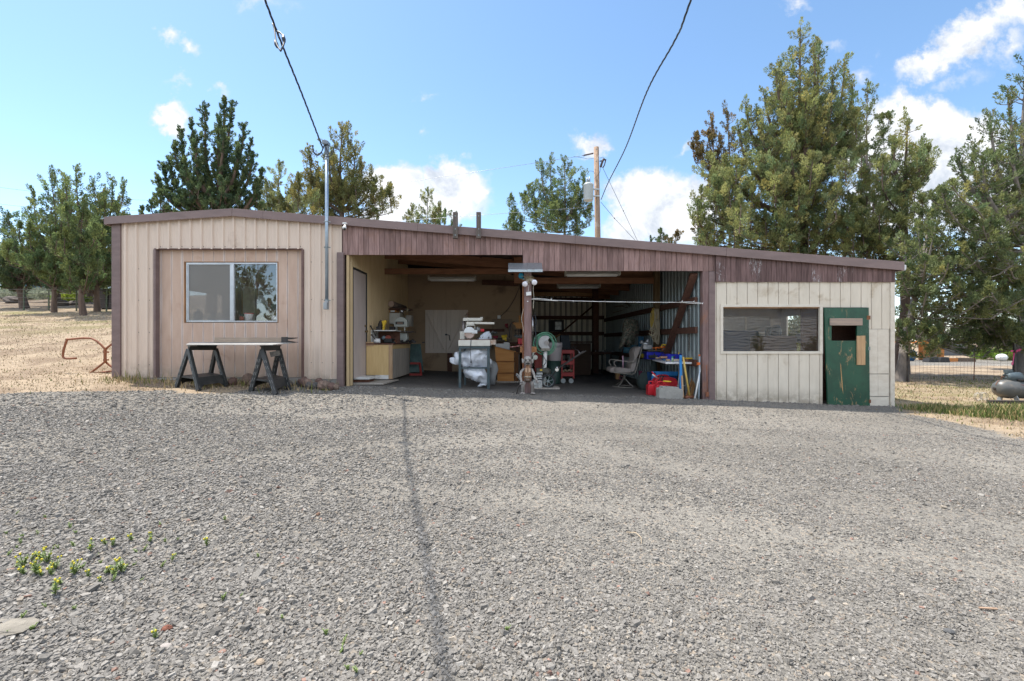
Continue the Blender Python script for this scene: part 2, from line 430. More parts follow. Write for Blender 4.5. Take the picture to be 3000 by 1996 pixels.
nt.sock(b,'Base Color',cc.outputs[0]); b.inputs['Roughness'].default_value=.82; b.inputs['Specular IOR Level'].default_value=.3
pl=[]
def scatter(y0,y1,dens,s0,s1):
    A=(y1-y0)*2*(1.13*y1+2.4); n=int(A*dens)
    y=rng.uniform(y0,y1,n); x=rng.uniform(-1,1,n)*(1.13*y1+2.4)
    k=np.abs(x)<1.13*y+2.4; x=x[k];y=y[k]
    for a,c in zip(x,y):
        if c>6.3 and (a<-3 or a>6) and gmask(a,c)<.5: continue
        if c>8.0 and -7.8<a<7.6: 
            if random.random()<.6: continue
        if abs(a)>1.13*c+1.0 and random.random()<.35: continue
        f=.5+.9*noise.noise(Vector((a*.55,c*.8,8.2)))+.25*noise.noise(Vector((a*3,c*3,1)))
        f-= .75*track(a,c) if c<9 else 0
        f+= .45*sstep(1,-3,a) - .2*sstep(2,6,a)
        if random.random()>max(.5,f*.6+.55)*(1-.45*track(a,c)): continue
        s=random.lognormvariate(0,.34)*(s0+(s1-s0)*(c-y0)/(y1-y0))*(1.0+.45*sstep(.6,-1.4,a))*(1+.25*noise.noise(Vector((a*.4,c*.6,2.7))))
        pl.append((a,c,min(s,.05)))
scatter(.9,2.4,11500,.0098,.0100)
scatter(2.4,4,7000,.0098,.0102)
scatter(4,6,2800,.0105,.0112)
scatter(6,9.0,800,.0125,.0135)
for _ in range(900):
    a=U(-3.2,7.5); c=8.86-abs(random.gauss(0,.09)); pl.append((a,c,random.lognormvariate(0,.4)*.019))
pl=np.array(pl)
zz=np.array([gz(a,c) for a,c in pl[:,:2]])
pts=np.stack([pl[:,0],pl[:,1],zz],-1); n=len(pts)
vv_=np.clip(rng.normal(.182,.036,n),.09,.30); cols=np.stack([vv_*1.04,vv_*.965,vv_*.86,np.ones(n)],-1)
k=rng.random(n); 
m_=k<.06; cols[m_,:3]=vv_[m_,None]*np.array([1.3,1.12,.9]); 
m_=(k>.06)&(k<.068); cols[m_,:3]=vv_[m_,None]*np.array([1.3,.8,.62])
m_=(k>.078)&(k<.092); cols[m_,:3]=np.array([.31,.29,.26])
gs=bpy.data.objects.new('gravel',stone_mesh(pts,pl[:,2],'gravel',cols,ms)); COL.objects.link(gs)
tag(gs,'loose grey crushed stone covering the yard','gravel',kind='stuff')
print('stones',n)
# ---------------- dry grass
mgr,nt,b=newmat('grass_blade'); nt.sock(b,'Base Color',attr(nt,'tint','Color')); b.inputs['Roughness'].default_value=.7; b.inputs['Specular IOR Level'].default_value=.2
def blades(name,pts,h,w,cols,label,lean=.55):
    n=len(pts); a=rng.uniform(0,2*PI,n); le=rng.uniform(0,lean,n)*h; la=rng.uniform(0,2*PI,n)
    sd=np.stack([np.cos(a),np.sin(a),np.zeros(n)],-1)*w[:,None]
    tip=pts+np.stack([np.cos(la)*le,np.sin(la)*le,h],-1)
    mid=pts+np.stack([np.cos(la)*le*.35,np.sin(la)*le*.35,h*.55],-1)
    v=np.stack([pts-sd,pts+sd,mid+sd*.7,tip,mid-sd*.7],1).reshape(-1,3)
    f=np.arange(n*5).reshape(-1,5)
    o=bpy.data.objects.new(name,npmesh(name,v,f,mgr,False,np.repeat(cols,5,0))); COL.objects.link(o)
    return tag(o,label,'grass',kind='stuff')
def field(n,x0,x1,y0,y1,h0,h1,greenp,cond):
    P_=[];H=[];Cc=[]
    for _ in range(n):
        x=U(x0,x1); y=y0+(y1-y0)*random.random()**1.25
        if not cond(x,y): continue
        if noise.noise(Vector((x*1.1,y*1.1,4)))+.55*noise.noise(Vector((x*4,y*4,7)))<U(-.75,.3): continue
        P_.append((x,y,gz(x,y)-.004)); H.append(U(h0,h1)*(1 if random.random()<.96 else 2.2))
        g=greenp(x,y)
        if random.random()<g: c=(U(.10,.2),U(.14,.21),U(.03,.06))
        else:
            t=U(.75,1.25); c=(.40*t,.315*t,.205*t)
        Cc.append((*c,1))
    return np.array(P_),np.array(H),np.array(Cc)
def cl(x,y): return (gmask(x,y)<.45 or (random.random()<.25 and gmask(x,y)<.97)) and not(-7.75<x<7.6 and 8.85<y<18)
p,h,c=field(60000,-26,-3.6,6.2,22,.012,.04,lambda x,y:.08+.45*max(0,noise.noise(Vector((x*.35,y*.8,2))))*sstep(15,17,y),cl)
blades('dry_grass',p,h,np.full(len(p),.006)+p[:,1]*.00035,c,'short straw coloured dry grass on the slope beside the workshop')
p,h,c=field(42000,6.6,22,5.2,17,.015,.055,lambda x,y:.10+.6*max(0,.25+noise.noise(Vector((x*.5,y*1.1,5))))*sstep(7.2,8.6,y),cl)
blades('dry_grass',p,h,np.full(len(p),.006)+p[:,1]*.00035,c,'dry mown grass between the cream corner and the wire fence')
# greener tufts at the cream corner
P_=[];H=[];Cc=[]
for cx,cy,r,n,hh in ((7.65,8.35,.35,700,.12),(8.05,8.05,.4,900,.13),(8.5,7.9,.4,900,.2),(9.0,7.85,.45,1100,.22),(9.5,7.95,.4,900,.2),(8.7,7.6,.4,700,.14),(9.3,8.3,.4,500,.16),(8.2,8.5,.4,500,.12)):
    for _ in range(n):
        x=random.gauss(cx,r*.55);y=random.gauss(cy,r*.4)
        P_.append((x,y,gz(x,y))); H.append(hh*U(.4,1.25))
        t=U(.7,1.3); Cc.append((.115*t,.16*t,.045*t,1) if random.random()<.62 else (.36*t,.29*t,.14*t,1))
blades('green_grass',np.array(P_),np.array(H),np.full(len(P_),.007),np.array(Cc),'knee of long green grass growing at the cream corner',.7)
# thin grass stalks along the foot of the metal wall
P_=[];H=[];Cc=[]
for _ in range(1500):
    x=U(-7.7,-3.3); y=8.86-abs(random.gauss(0,.5))
    if noise.noise(Vector((x*2,y*2,1)))<U(-.6,.5): continue
    P_.append((x,y,gz(x,y))); H.append(U(.04,.14)*(1 if random.random()<.9 else 2)); t=U(.7,1.2)
    Cc.append((.2*t,.21*t,.06*t,1) if random.random()<.45 else (.44*t,.33*t,.18*t,1))
blades('weedy_grass',np.array(P_),np.array(H),np.full(len(P_),.006),np.array(Cc),'sparse weedy grass along the foot of the tan metal wall',.6)
# ---------------- weeds in the gravel
mw=mat('weed_leaf',(.19,.255,.075),(.14,.20,.055),rough=.6,ns=40)
mfl=mat('weed_flower',(.62,.52,.03),rough=.6,bump=0)
def weed(name,seed,nst,h,flower):
    r=random.Random(seed); t=thing(name,'x','weed')
    lv=MB();FL=[]
    for i in range(nst):
        a=r.uniform(0,2*PI);sp=r.uniform(.1,.55);hh=h*r.uniform(.6,1.1)
        top=Vector((math.cos(a)*sp*hh,math.sin(a)*sp*hh,hh)); lv.tube([(0,0,0),top*.5+Vector((0,0,.1*hh)),top],.0022,4)
        for k in range(13):
            s=r.uniform(.15,1); c=top*s; b=r.uniform(0,2*PI); L=h*r.uniform(.2,.38)*(1.15-s*.6)
            d=Vector((math.cos(b),math.sin(b),r.uniform(.2,.9))).normalized(); sd=d.cross(Vector((0,0,1))).normalized()*L*.2
            lv.add([c,c+d*L*.5+sd,c+d*L,c+d*L*.5-sd],[(0,1,2,3)])
        if flower and i%2==0: FL.append(MB().ball(top+Vector((0,0,.003)),.0058,7,5))
    lv.build('leaves',mw,t,recalc=False)
    for q in FL: q.build('flower_head',mfl,t)
    return t
wA=weed('flowering_weed',1,5,.075,True); wB=weed('flowering_weed',2,4,.06,True); wC=weed('green_weed',3,4,.038,False); wD=weed('green_weed',4,6,.03,False)
big=[(145,530),(220,530),(290,465),(345,600),(388,615),(380,480),(470,540),(512,560),(480,610),(325,590),(225,600),(440,490),(340,430)]
mid=[(680,590),(820,620),(1010,580),(1060,600),(975,595),(1150,545),(1125,565),(932,660),(568,690),(512,770),(980,335),(1225,285),(1395,290),(1915,305),(1440,1160),(840,395),(1045,345),(1590,455),(690,600)]
sm=[(160,330),(190,290),(700,200),(650,160),(420,60),(150,25),(1400,225),(1330,370),(205,235),(350,210),(1650,260),(2065,825),(690,895),(205,985),(300,1085),(425,885),(1310,630),(1050,645),(745,545),(685,335),(1480,145),(1530,280),(95,1125),(2085,90),(60,200),(75,410),(490,355),(540,350),(765,545),(1270,390),(1240,500),(885,455),(935,490),(1500,510)]
low=[(1500,1195),(1580,1245),(1570,1285),(1660,1305),(1600,1370),(1645,1388),(2335,1200),(1025,1035),(1110,1030),(1190,835),(1300,1120)]
fa=fb=False
first={id(w):True for w in(wA,wB,wC,wD)}
def putw(w,px,py,label,group,k=1):
    g=G(px,py); o=w if first[id(w)] else dup(w)
    first[id(w)]=False
    o.location=g; o.rotation_euler=(0,0,U(0,6.3)); s=U(.65,1.0)*k; o.scale=(s,s,s); o['label']=label; o['group']=group
LB='yellow flowered green weed in the dense clump on the gravel'; LM='lone yellow flowered weed scattered in the gravel beyond the dense clump'; LS='tiny green weed seedling sprouting between gravel stones'
for i,(a,c) in enumerate(big): putw(wA if i%2 else wB,a/3.1614,1500+c/3.1614,LB,'weeds of the dense clump',1.0)
for i,(a,c) in enumerate(mid): putw(wB if i%3 else wA,a/3.1614,1500+c/3.1614,LM,'lone flowering weeds in the gravel')
for i,(a,c) in enumerate(sm): putw(wC if i%2 else wD,a/3.1614,1500+c/3.1614,LS,'weed seedlings in the gravel')
for i,(a,c) in enumerate(low): putw(wC if i%2 else wD,a/1.571,1100+c/1.571,LS,'weed seedlings in the gravel')
# ---------------- single stones worth naming
def rock(name,loc,dims,col,label,cat='stone',group=None,seed=0,jit=.16,rz=0,c2=None,rough=.9):
    m=MB(); rr=random.Random(seed); n=9;mm=6;vs=[];fs=[]
    m.ball((0,0,0),.5,10,7,(1,1,1),0,False)
    v2=[]
    for v in m.v:
        p=Vector(v); d=noise.noise(p*2.3+Vector((seed*3.7,0,0)))*jit*2+noise.noise(p*5+Vector((0,seed,0)))*jit
        p=p*(1+d); v2.append((p.x*dims[0],p.y*dims[1],p.z*dims[2]))
    m.v=v2; M_=Matrix.Rotation(rz,4,'Z'); m.v=[tuple(M_@Vector(v)) for v in m.v]
    key='stone_%d_%d_%d'%tuple(int(x*100) for x in col)
    mt=bpy.data.materials.get(key) or mat(key,col,c2 or tuple(x*.6 for x in col),rough,ns=14,bump=.5,bs=50,bd=.01)
    zmin=min(v[2] for v in m.v); m.v=[(v[0]+loc[0],v[1]+loc[1],v[2]-zmin*(.62 if name!='wall_rock' else .85)+loc[2]) for v in m.v]
    return m.build(name,mt,None,label,cat,group)
g=G(35,1838); rock('flat_rock',g,(.20,.13,.022),(.25,.225,.185),'flat buff slab of rock sunk in gravel by the dense weeds',seed=2,jit=.22)
g=G(490,1838); rock('red_stone',g,(.045,.034,.03),(.22,.085,.055),'rounded rust red stone lying on grey gravel',seed=3)
g=G(486,1890); rock('pale_stone',g,(.05,.03,.016),(.36,.32,.29),'smooth pale pinkish flat pebble near the red stone',seed=4,jit=.05)
g=G(760,1950); rock('tan_stone',g,(.045,.03,.022),(.34,.27,.2),'tan angular stone near the frame bottom',seed=5)
g=G(932,1512); rock('red_stone',g,(.032,.028,.022),(.2,.12,.08),'small brown stone in the middle of the gravel',seed=6)
g=G(2780,1850); rock('dark_stone',g,(.05,.035,.022),(.1,.1,.1),'dark grey chip of stone lying in fine gravel',seed=8)
g=G(2895,1786,.01); m=MB(); m.bar(g+Vector((-.035,.006,0)),g+Vector((.035,-.007,.003)),.010,.005); m.build('wood_chip',mat('chip',(.36,.24,.16)),None,'reddish splinter of wood lying alone on fine gravel','wood chip')
g=G(1868,1575,.006); m=MB(); m.tube([g+Vector((-.05,.07,0)),g+Vector((.0,.03,.012)),g+Vector((.015,-.02,.006)),g+Vector((.0,-.09,0))],.003,5); m.build('dry_twig',mat('twig',(.45,.36,.25)),None,'thin bent dry twig lying on the gravel','twig')
# ================================================================ workshop building
TAN=(.67,.545,.445)
m_tan=mat('tan_metal',TAN,(.59,.475,.385),.5,ns=3,stretch=(3,3,.4),amt=.6,bump=0,spec=.35,dirt=(.40,.29,.22),dirt_s=1.6,dirt_lo=.6,dirt_hi=.85)
def splash(m,dirt,streak=.3):
    nt=NT(m.node_tree); b=m.node_tree.nodes['Principled BSDF']; src=b.inputs['Base Color'].links[0].from_socket
    geo=nt.t.nodes.new('ShaderNodeNewGeometry'); s=nt.t.nodes.new('ShaderNodeSeparateXYZ'); nt.L.new(geo.outputs['Position'],s.inputs[0])
    hgt=nt.math('SUBTRACT',s.outputs[2],nt.math('MULTIPLY_ADD',s.outputs[0],-.0375,.29))
    sp=nt.math('MULTIPLY',nt.ramp(hgt,.42,.04),nt.ramp(nt.noise(geo.outputs['Position'],6,6,.7),.35,.62,.1,.7))
    st=nt.math('MULTIPLY',nt.ramp(nt.noise(nt.vm('MULTIPLY',geo.outputs['Position'],(1,1,.07)),9,5,.7),.54,.72),streak)
    c=nt.mix(st,src,c4(dirt)); nt.sock(b,'Base Color',nt.mix(sp,c,(.34,.27,.20,1))); return m
splash(m_tan,(.40,.30,.24))
m_trim=mat('brown_trim',(.205,.145,.135),(.15,.105,.097),.55,ns=4,stretch=(1,1,3),bump=.05)
m_trim2=mat('rust_brown_trim',(.17,.10,.085),(.10,.06,.05),.6,ns=5)
m_fasc=mat('brown_fascia',(.215,.150,.137),(.165,.115,.104),.45,ns=2,stretch=(1,1,4),bump=.04)
m_board=wood('brown_board',(.30,.195,.176),(.17,.104,.092),'z',.8,.22,dirt=(.25,.15,.12))
def peel_mat():
    m=wood('peeling_brown_board',(.185,.118,.11),(.095,.06,.056),'z',.85,.25)
    nt=NT(m.node_tree); b=m.node_tree.nodes['Principled BSDF']; src=b.inputs['Base Color'].links[0].from_socket
    a=nt.ramp(nt.noise(nt.coord('Object',(1,1,.35)),2.6,3,.5),.56,.66)
    f=nt.ramp(nt.noise(nt.coord('Object',(1,1,.22)),34,6,.75,1.2),.54,.60)
    nt.sock(b,'Base Color',nt.mix(nt.math('MULTIPLY',a,f),src,(.47,.45,.45,1))); return m
m_peel=peel_mat()
m_dark=mat('dark_backing',(.035,.026,.024),None,.9,bump=0)
def groove_mat(name,c,c2,x0,p,edge,dirt,ew=.19):
    m=mat(name,c,c2,.8,ns=3.5,stretch=(2,1,.5),amt=.8,bump=.4,bs=160,bd=.002,spec=.2,dirt=dirt,dirt_s=2.2,dirt_lo=.55,dirt_hi=.8)
    nt=NT(m.node_tree); b=m.node_tree.nodes['Principled BSDF']; src=b.inputs['Base Color'].links[0].from_socket
    g=nt.t.nodes.new('ShaderNodeTexCoord'); s=nt.t.nodes.new('ShaderNodeSeparateXYZ'); 
    geo=nt.t.nodes.new('ShaderNodeNewGeometry'); nt.L.new(geo.outputs['Position'],s.inputs[0])
    fr=nt.math('FRACT',nt.math('DIVIDE',nt.math('SUBTRACT',s.outputs[0],x0),p))
    d=nt.math('MINIMUM',fr,nt.math('SUBTRACT',1.0,fr))
    w=nt.math('MULTIPLY_ADD',nt.noise(nt.vm('MULTIPLY',geo.outputs['Position'],(1,1,.5)),3.0,4,.6),ew*2.2,-ew*.55)
    f=nt.math('SUBTRACT',1.0,nt.math('DIVIDE',d,nt.math('MAXIMUM',w,.01),clamp=True))
    c1=nt.mix(nt.math('MULTIPLY',f,.8),src,c4(edge))
    hgt=nt.math('SUBTRACT',s.outputs[2],nt.math('MULTIPLY_ADD',s.outputs[0],-.0375,.29))
    sp=nt.math('MULTIPLY',nt.ramp(hgt,.34,.02),nt.ramp(nt.noise(geo.outputs['Position'],7,6,.7),.35,.6,.15,.75))
    c1=nt.mix(sp,c1,(.30,.25,.19,1))
    st=nt.math('MULTIPLY',nt.ramp(nt.noise(nt.vm('MULTIPLY',geo.outputs['Position'],(1,1,.09)),11,5,.7),.58,.72),.35)
    nt.sock(b,'Base Color',nt.mix(st,c1,c4(dirt))); return m
m_panel=groove_mat('weathered_panel',(.54,.395,.31),(.46,.325,.25),X(494.4),.2073,(.72,.66,.62),(.40,.26,.185))
m_cream=groove_mat('cream_panel',(.70,.63,.52),(.61,.545,.445),X(2128.9),.202,(.62,.57,.50),(.40,.31,.20),.05)
m_cream2=mat('cream_trim',(.70,.64,.54),(.60,.53,.43),.75,ns=6,stretch=(1,1,2),bump=.25,bs=120,bd=.002,dirt=(.42,.34,.25),dirt_s=3,dirt_lo=.58,dirt_hi=.8)
m_post=wood('painted_post',(.24,.16,.15),(.14,.088,.08),'z',.75,.0,dirt=(.25,.13,.09))
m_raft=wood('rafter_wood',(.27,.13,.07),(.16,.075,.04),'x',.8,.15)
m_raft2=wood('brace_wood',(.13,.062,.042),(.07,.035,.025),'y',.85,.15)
m_pine=wood('pine_wood',(.42,.25,.12),(.30,.16,.07),'z',.75,.1)
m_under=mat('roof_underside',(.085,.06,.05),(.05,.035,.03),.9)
m_ymetal=mat('yellow_tan_metal',(.50,.37,.21),(.42,.31,.165),.4,ns=4,stretch=(1,3,.4),bump=0,spec=.3)
m_osb=mat('particle_board',(.37,.265,.17),(.30,.21,.135),.85,ns=70,amt=.7,bump=.15,dirt=(.17,.115,.075),dirt_s=1.2)
m_galv=mat('galvanised_metal',(.27,.31,.31),(.19,.22,.22),.4,.35,ns=8,stretch=(1,1,.3),bump=0)
m_back=mat('dull_metal',(.80,.76,.66),(.62,.59,.5),.5,.1,ns=4,stretch=(2,1,.3),bump=0)
m_conc=mat('concrete',(.33,.31,.28),(.25,.235,.21),.9,ns=9,bump=.4,bs=60)
m_gray=mat('grey_door_paint',(.55,.47,.43),(.47,.39,.36),.6,ns=5,stretch=(1,1,.3),bump=.1)
m_alu=mat('aluminium_frame',(.62,.64,.66),(.5,.52,.54),.35,.6,bump=0)
m_dkmetal=mat('dark_door_frame',(.035,.04,.042),None,.5,bump=0)
def glass(name,ior,tint=(1,1,1),dust=.03,add=.15):
    m=bpy.data.materials.new(name); m.use_nodes=True; nt=NT(m.node_tree); t=m.node_tree
    for n in list(t.nodes):
        if n.type!='OUTPUT_MATERIAL': t.nodes.remove(n)
    out=[n for n in t.nodes if n.type=='OUTPUT_MATERIAL'][0]
    fr=t.nodes.new('ShaderNodeFresnel'); fr.inputs[0].default_value=ior
    geo=t.nodes.new('ShaderNodeNewGeometry')
    tr=t.nodes.new('ShaderNodeBsdfTransparent'); tr.inputs[0].default_value=c4(tint)
    gl=t.nodes.new('ShaderNodeBsdfGlossy'); gl.inputs['Roughness'].default_value=.0
    bmp=nt.bump(nt.noise(nt.coord('Object'),2.2,2,.5),.03,.05); nt.L.new(bmp,gl.inputs['Normal'])
    mx=t.nodes.new('ShaderNodeMixShader'); nt.sock(mx,0,nt.math('MULTIPLY',nt.math('ADD',fr.outputs[0],add),nt.math('SUBTRACT',1.0,geo.outputs['Backfacing']))); nt.L.new(tr.outputs[0],mx.inputs[1]); nt.L.new(gl.outputs[0],mx.inputs[2])
    df=t.nodes.new('ShaderNodeBsdfDiffuse'); df.inputs[0].default_value=(.4,.38,.34,1)
    m2=t.nodes.new('ShaderNodeMixShader'); nt.sock(m2,0,nt.math('MULTIPLY',nt.noise(nt.coord('Object'),3,4,.6),dust*2)); nt.L.new(mx.outputs[0],m2.inputs[1]); nt.L.new(df.outputs[0],m2.inputs[2])
    nt.L.new(m2.outputs[0],out.inputs[0]); return m
m_glass=glass('window_glass',2.0)
m_glass2=glass('old_window_glass',1.7,(.95,.96,.95),.012,.03)
def screen_mat():
    m=bpy.data.materials.new('insect_screen'); m.use_nodes=True; t=m.node_tree; b=t.nodes['Principled BSDF']; nt=NT(t)
    b.inputs['Base Color'].default_value=(.25,.24,.22,1); b.inputs['Roughness'].default_value=.7
    tr=t.nodes.new('ShaderNodeBsdfTransparent'); mx=t.nodes.new('ShaderNodeMixShader'); mx.inputs[0].default_value=.6
    out=[n for n in t.nodes if n.type=='OUTPUT_MATERIAL'][0]
    nt.L.new(tr.outputs[0],mx.inputs[1]); nt.L.new(b.outputs[0],mx.inputs[2]); nt.L.new(mx.outputs[0],out.inputs[0]); return m
m_screen=screen_mat()

BLD=thing('workshop','long low workshop with tan metal end, open brown middle bays and cream shed room','workshop',(0,13,.25))
YB=18.0           # rear wall
XR=X(680); ZR=Z(612,8.79)
def zroof(x): return ZR-.0795*(x-XR) if x>=XR else ZR+.0698*(x-XR)*1.0
XL0=X(304.5,8.79); XL1=X(2650,8.79)
# corrugated vertical sheet along x (facing -y) or along y
def corr(m,a0,a1,pitch,depth,zt,zb,at,along='x',sgn=-1,rib=.075,phase=0.0,style='rib'):
    us=[a0]; k=math.floor((a0-phase)/pitch)
    pr=[]
    while True:
        b=phase+k*pitch
        if b>a1: break
        if style=='rib': pp=[(b,0),(b+.012,1),(b+.012+rib*.45,1),(b+.024+rib*.45,0),(b+pitch*.5,0),(b+pitch*.5+.006,.16),(b+pitch*.5+.018,.16),(b+pitch*.5+.024,0)]
        else: pp=[(b+pitch*i/8,.5-.5*math.cos(2*PI*i/8)) for i in range(8)]
        pr+=pp; k+=1
    pr=sorted(pr)
    def val(u):
        for i in range(len(pr)-1):
            if pr[i][0]<=u<=pr[i+1][0]:
                t=(u-pr[i][0])/max(1e-9,pr[i+1][0]-pr[i][0]); return pr[i][1]+(pr[i+1][1]-pr[i][1])*t
        return 0
    seq=[(a0,val(a0))]+[p for p in pr if a0<p[0]<a1]+[(a1,val(a1))]
    vs=[];fs=[]
    for u,d in seq:
        o=at+sgn*depth*d
        for z in (zb(u) if callable(zb) else zb, zt(u) if callable(zt) else zt):
            vs.append((u,o,z) if along=='x' else (o,u,z))
    for i in range(len(seq)-1): fs.append((2*i,2*i+2,2*i+3,2*i+1))
    m.add(vs,fs); return m
def zbase(x): return hz(x,8.9)-.03
# --- tan metal front of the closed shop (ribbed sheet round the infill panel)
pitch=31.6/150; ph=X(397)
PXL,PXR,PZT=X(454),X(888),Z(731)
m=MB()
ft=lambda x: zroof(x)-.05
corr(m,X(352),PXL,pitch,.032,ft,lambda x:Z(1107)+0*(x),D,phase=ph)
corr(m,PXL,PXR,pitch,.032,ft,PZT,D,phase=ph)
corr(m,PXR,X(992),pitch,.032,ft,Z(1111),D,phase=ph)
corr(m,X(992),X(1003),pitch,.032,ft,Z(742),D,phase=ph)
m.build('metal_siding',m_tan,BLD,recalc=False)
# screws of the siding
sc0=None; m_scr=mat('screw',(.2,.17,.15),None,.4,.6,bump=0)
for zz,rng_ in ((Z(723),(454,888)),(Z(788),(352,450)),(Z(880),(352,450)),(Z(974),(352,450)),(Z(1069),(352,450)),(Z(768),(890,990)),(Z(878),(890,990)),(Z(972),(890,990)),(Z(1063),(890,990))):
    u=ph+pitch*.22
    while u<X(rng_[1]):
        if u>X(rng_[0]):
            if sc0 is None:
                m=MB(); m.ball((0,0,0),.008,7,5); sc0=m.build('siding_screw',m_scr,BLD,local=True); o=sc0
            else:
                o=sc0.copy(); COL.objects.link(o); o.parent=BLD
            o.location=Vector((u+.02,D-.003,zz))-BLD.location
        u+=pitch
# side, rear
m=MB(); corr(m,8.9,10.2,.21,.02,Z(660),.3,X(336)+.0,'y',-1); corr(m,12.2,YB,.21,.02,Z(660),.3,X(336)+.0,'y',-1); corr(m,10.2,12.2,.21,.02,1.5,.3,X(336)+.0,'y',-1); corr(m,10.2,12.2,.21,.02,Z(660),2.5,X(336)+.0,'y',-1); m.build('side_wall',m_tan,BLD,recalc=False)  # unseen opening added in the side wall to bring daylight into the shop
m=MB(); corr(m,X(336),-3.3,.21,.02,lambda x:zroof(x)-.06,.2,YB,'x',1); m.build('rear_wall',m_tan,BLD,recalc=False)
m=MB(); corr(m,-3.3,3.74,.21,.05,lambda x:zroof(x)-.06,-.2,YB,'x',-1,style='rib',rib=.06); m.build('rear_wall',m_back,BLD,recalc=False)
# corner trims
m=MB(); m.prism([(X(331),Z(1106)),(X(356),Z(1106)),(X(356),zroof(X(356))-.05),(X(331),zroof(X(331))-.05)],D-.035,D+.12); m.build('corner_trim',m_trim,BLD,bevel=.004)
# infill panel and its frame
def boards(m,x0,x1,pitch,x00,gap,zt,zb,y0,y1,holes=()):
    xs={x0,x1}
    k=math.ceil((x0-x00)/pitch)
    gr=[]
    while x00+k*pitch<x1:
        gr.append(x00+k*pitch); k+=1
    cuts=[x0]+[g for g in gr if x0<g<x1]+[x1]
    for a,b in zip(cuts[:-1],cuts[1:]):
        a2=a+(gap/2 if a!=x0 else 0); b2=b-(gap/2 if b!=x1 else 0)
        sub=sorted({a2,b2}|{h for q in holes for h in q[:2] if a2<h<b2})
        for c,d in zip(sub[:-1],sub[1:]):
            if d-c<.002: continue
            mid=(c+d)/2
            hs=sorted([(q[2],q[3]) for q in holes if q[0]<mid<q[1]])
            top=lambda x: zt(x) if callable(zt) else zt
            bot=lambda x: zb(x) if callable(zb) else zb
            lo=(bot(c),bot(d))
            for h0,h1 in hs:
                if h0>lo[0]+.005: m.prism([(c,lo[0]),(d,lo[1]),(d,h0),(c,h0)],y0,y1)
                lo=(h1,h1)
            if top(c)>lo[0]+.004: m.prism([(c,lo[0]),(d,lo[1]),(d,top(d)),(c,top(c))],y0,y1)
RD=.075; yp=D+RD
WX0,WX1,WZ0,WZ1=X(540,yp),X(815.7,yp),Z(946,yp),Z(767,yp)
m=MB(); boards(m,PXL+.0,PXR-.0,31.1/150,X(494.4),.010,PZT+.02,Z(1106.5),yp,yp+.018,[(WX0,WX1,WZ0,WZ1)])
pn=m.build('infill_panel',m_panel,BLD)
m=MB()
for a,b,c,d in ((PXL,WX0,Z(1106),PZT),(WX1,PXR,Z(1106),PZT),(WX0,WX1,Z(1106),WZ0),(WX0,WX1,WZ1,PZT)): m.box((a,yp+.0195,c),(b,yp+.05,d))
m.build('panel_groove',mat('groove_shadow_wood',(.33,.27,.235),(.25,.2,.17),.9),BLD)
m=MB(); m.box((PXL-.0,D-.03,PZT-.002),(PXR,yp-.002,PZT+.016)); m.build('panel_frame_head',m_trim2,BLD,bevel=.003)
m=MB(); m.box((PXL-.012,D-.03,Z(1108)),(PXL+.035,yp-.002,PZT-.004)); m.build('panel_frame_jamb',m_trim,BLD,bevel=.003)
m=MB(); m.box((PXR-.022,D-.03,Z(1108)),(PXR+.02,yp-.002,PZT-.004)); m.build('panel_frame_jamb',m_trim2,BLD,bevel=.003)
m=MB(); m.box((X(345),D+.01,.2),(X(992),D+.2,Z(1107.5))); m.build('foundation',m_conc,BLD)
# --- sliding window
W1=MB(); fo=.028
W1.box((WX0,yp-.006,WZ0),(WX0+fo,yp+.07,WZ1)); W1.box((WX1-fo*.6,yp-.006,WZ0),(WX1,yp+.07,WZ1)); W1.box((WX0+fo,yp-.006,WZ1-fo*.5),(WX1-fo*.6,yp+.07,WZ1)); 
win=W1.build('sliding_window',wood('raw_window_wood',(.30,.15,.06),(.16,.075,.03),'z',.7,.1),BLD)
a0=WX0+.032; a1=WX1-.02; b0=WZ0+.012; b1=WZ1-.016; mid=X(679,yp)
m=MB()
for q in (((a0,b0),(a1,b0+.028)),((a0,b1-.026),(a1,b1)),((a0,b0+.028),(a0+.024,b1-.026)),((a1-.026,b0+.028),(a1,b1-.026)),((mid-.035,b0+.028),(mid+.035,b1-.026))):
    m.box((q[0][0],yp+.004,q[0][1]),(q[1][0],yp+.05,q[1][1]))
m.build('window_frame',m_alu,win,bevel=.003)
m=MB(); m.box((a0+.024,yp+.030,b0+.028),(mid-.035,yp+.033,b1-.026)); m.build('insect_screen',m_screen,win)
m=MB(); 
for q in (((a0+.024,b0+.028),(a0+.042,b1-.026)),((mid-.05,b0+.028),(mid-.035,b1-.026)),((a0+.042,b1-.042),(mid-.05,b1-.026)),((a0+.042,b0+.028),(mid-.05,b0+.04))): m.box((q[0][0],yp+.022,q[0][1]),(q[1][0],yp+.029,q[1][1]))
m.build('screen_frame',m_alu,win)
m=MB(); m.box((a0+.024,yp+.040,b0+.028),(mid-.035,yp+.043,b1-.026)); m.build('pane',m_glass,win)
m=MB(); m.box((mid+.035,yp+.032,b0+.028),(a1-.026,yp+.035,b1-.026)); m.build('pane',m_glass,win)
# dim shop room behind
SZ=b0+.02
m=MB(); m.box((X(345),yp+.075,SZ-.04),(X(990),yp+.55,SZ)); m.build('window_bench',wood('bench_top',(.30,.2,.12),(.2,.13,.08),'x'),BLD)
m=MB(); m.box((X(336)+.02,13.0,.4),(-3.31,13.05,3.6)); m.box((-3.33,8.95,.4),(-3.31,13,3.4)); m.build('shop_inner_wall',m_osb,BLD)
m=MB(); m.box((X(336)+.05,9.0,.35),(-3.34,12.95,.5)); m.build('shop_floor',m_conc,BLD)
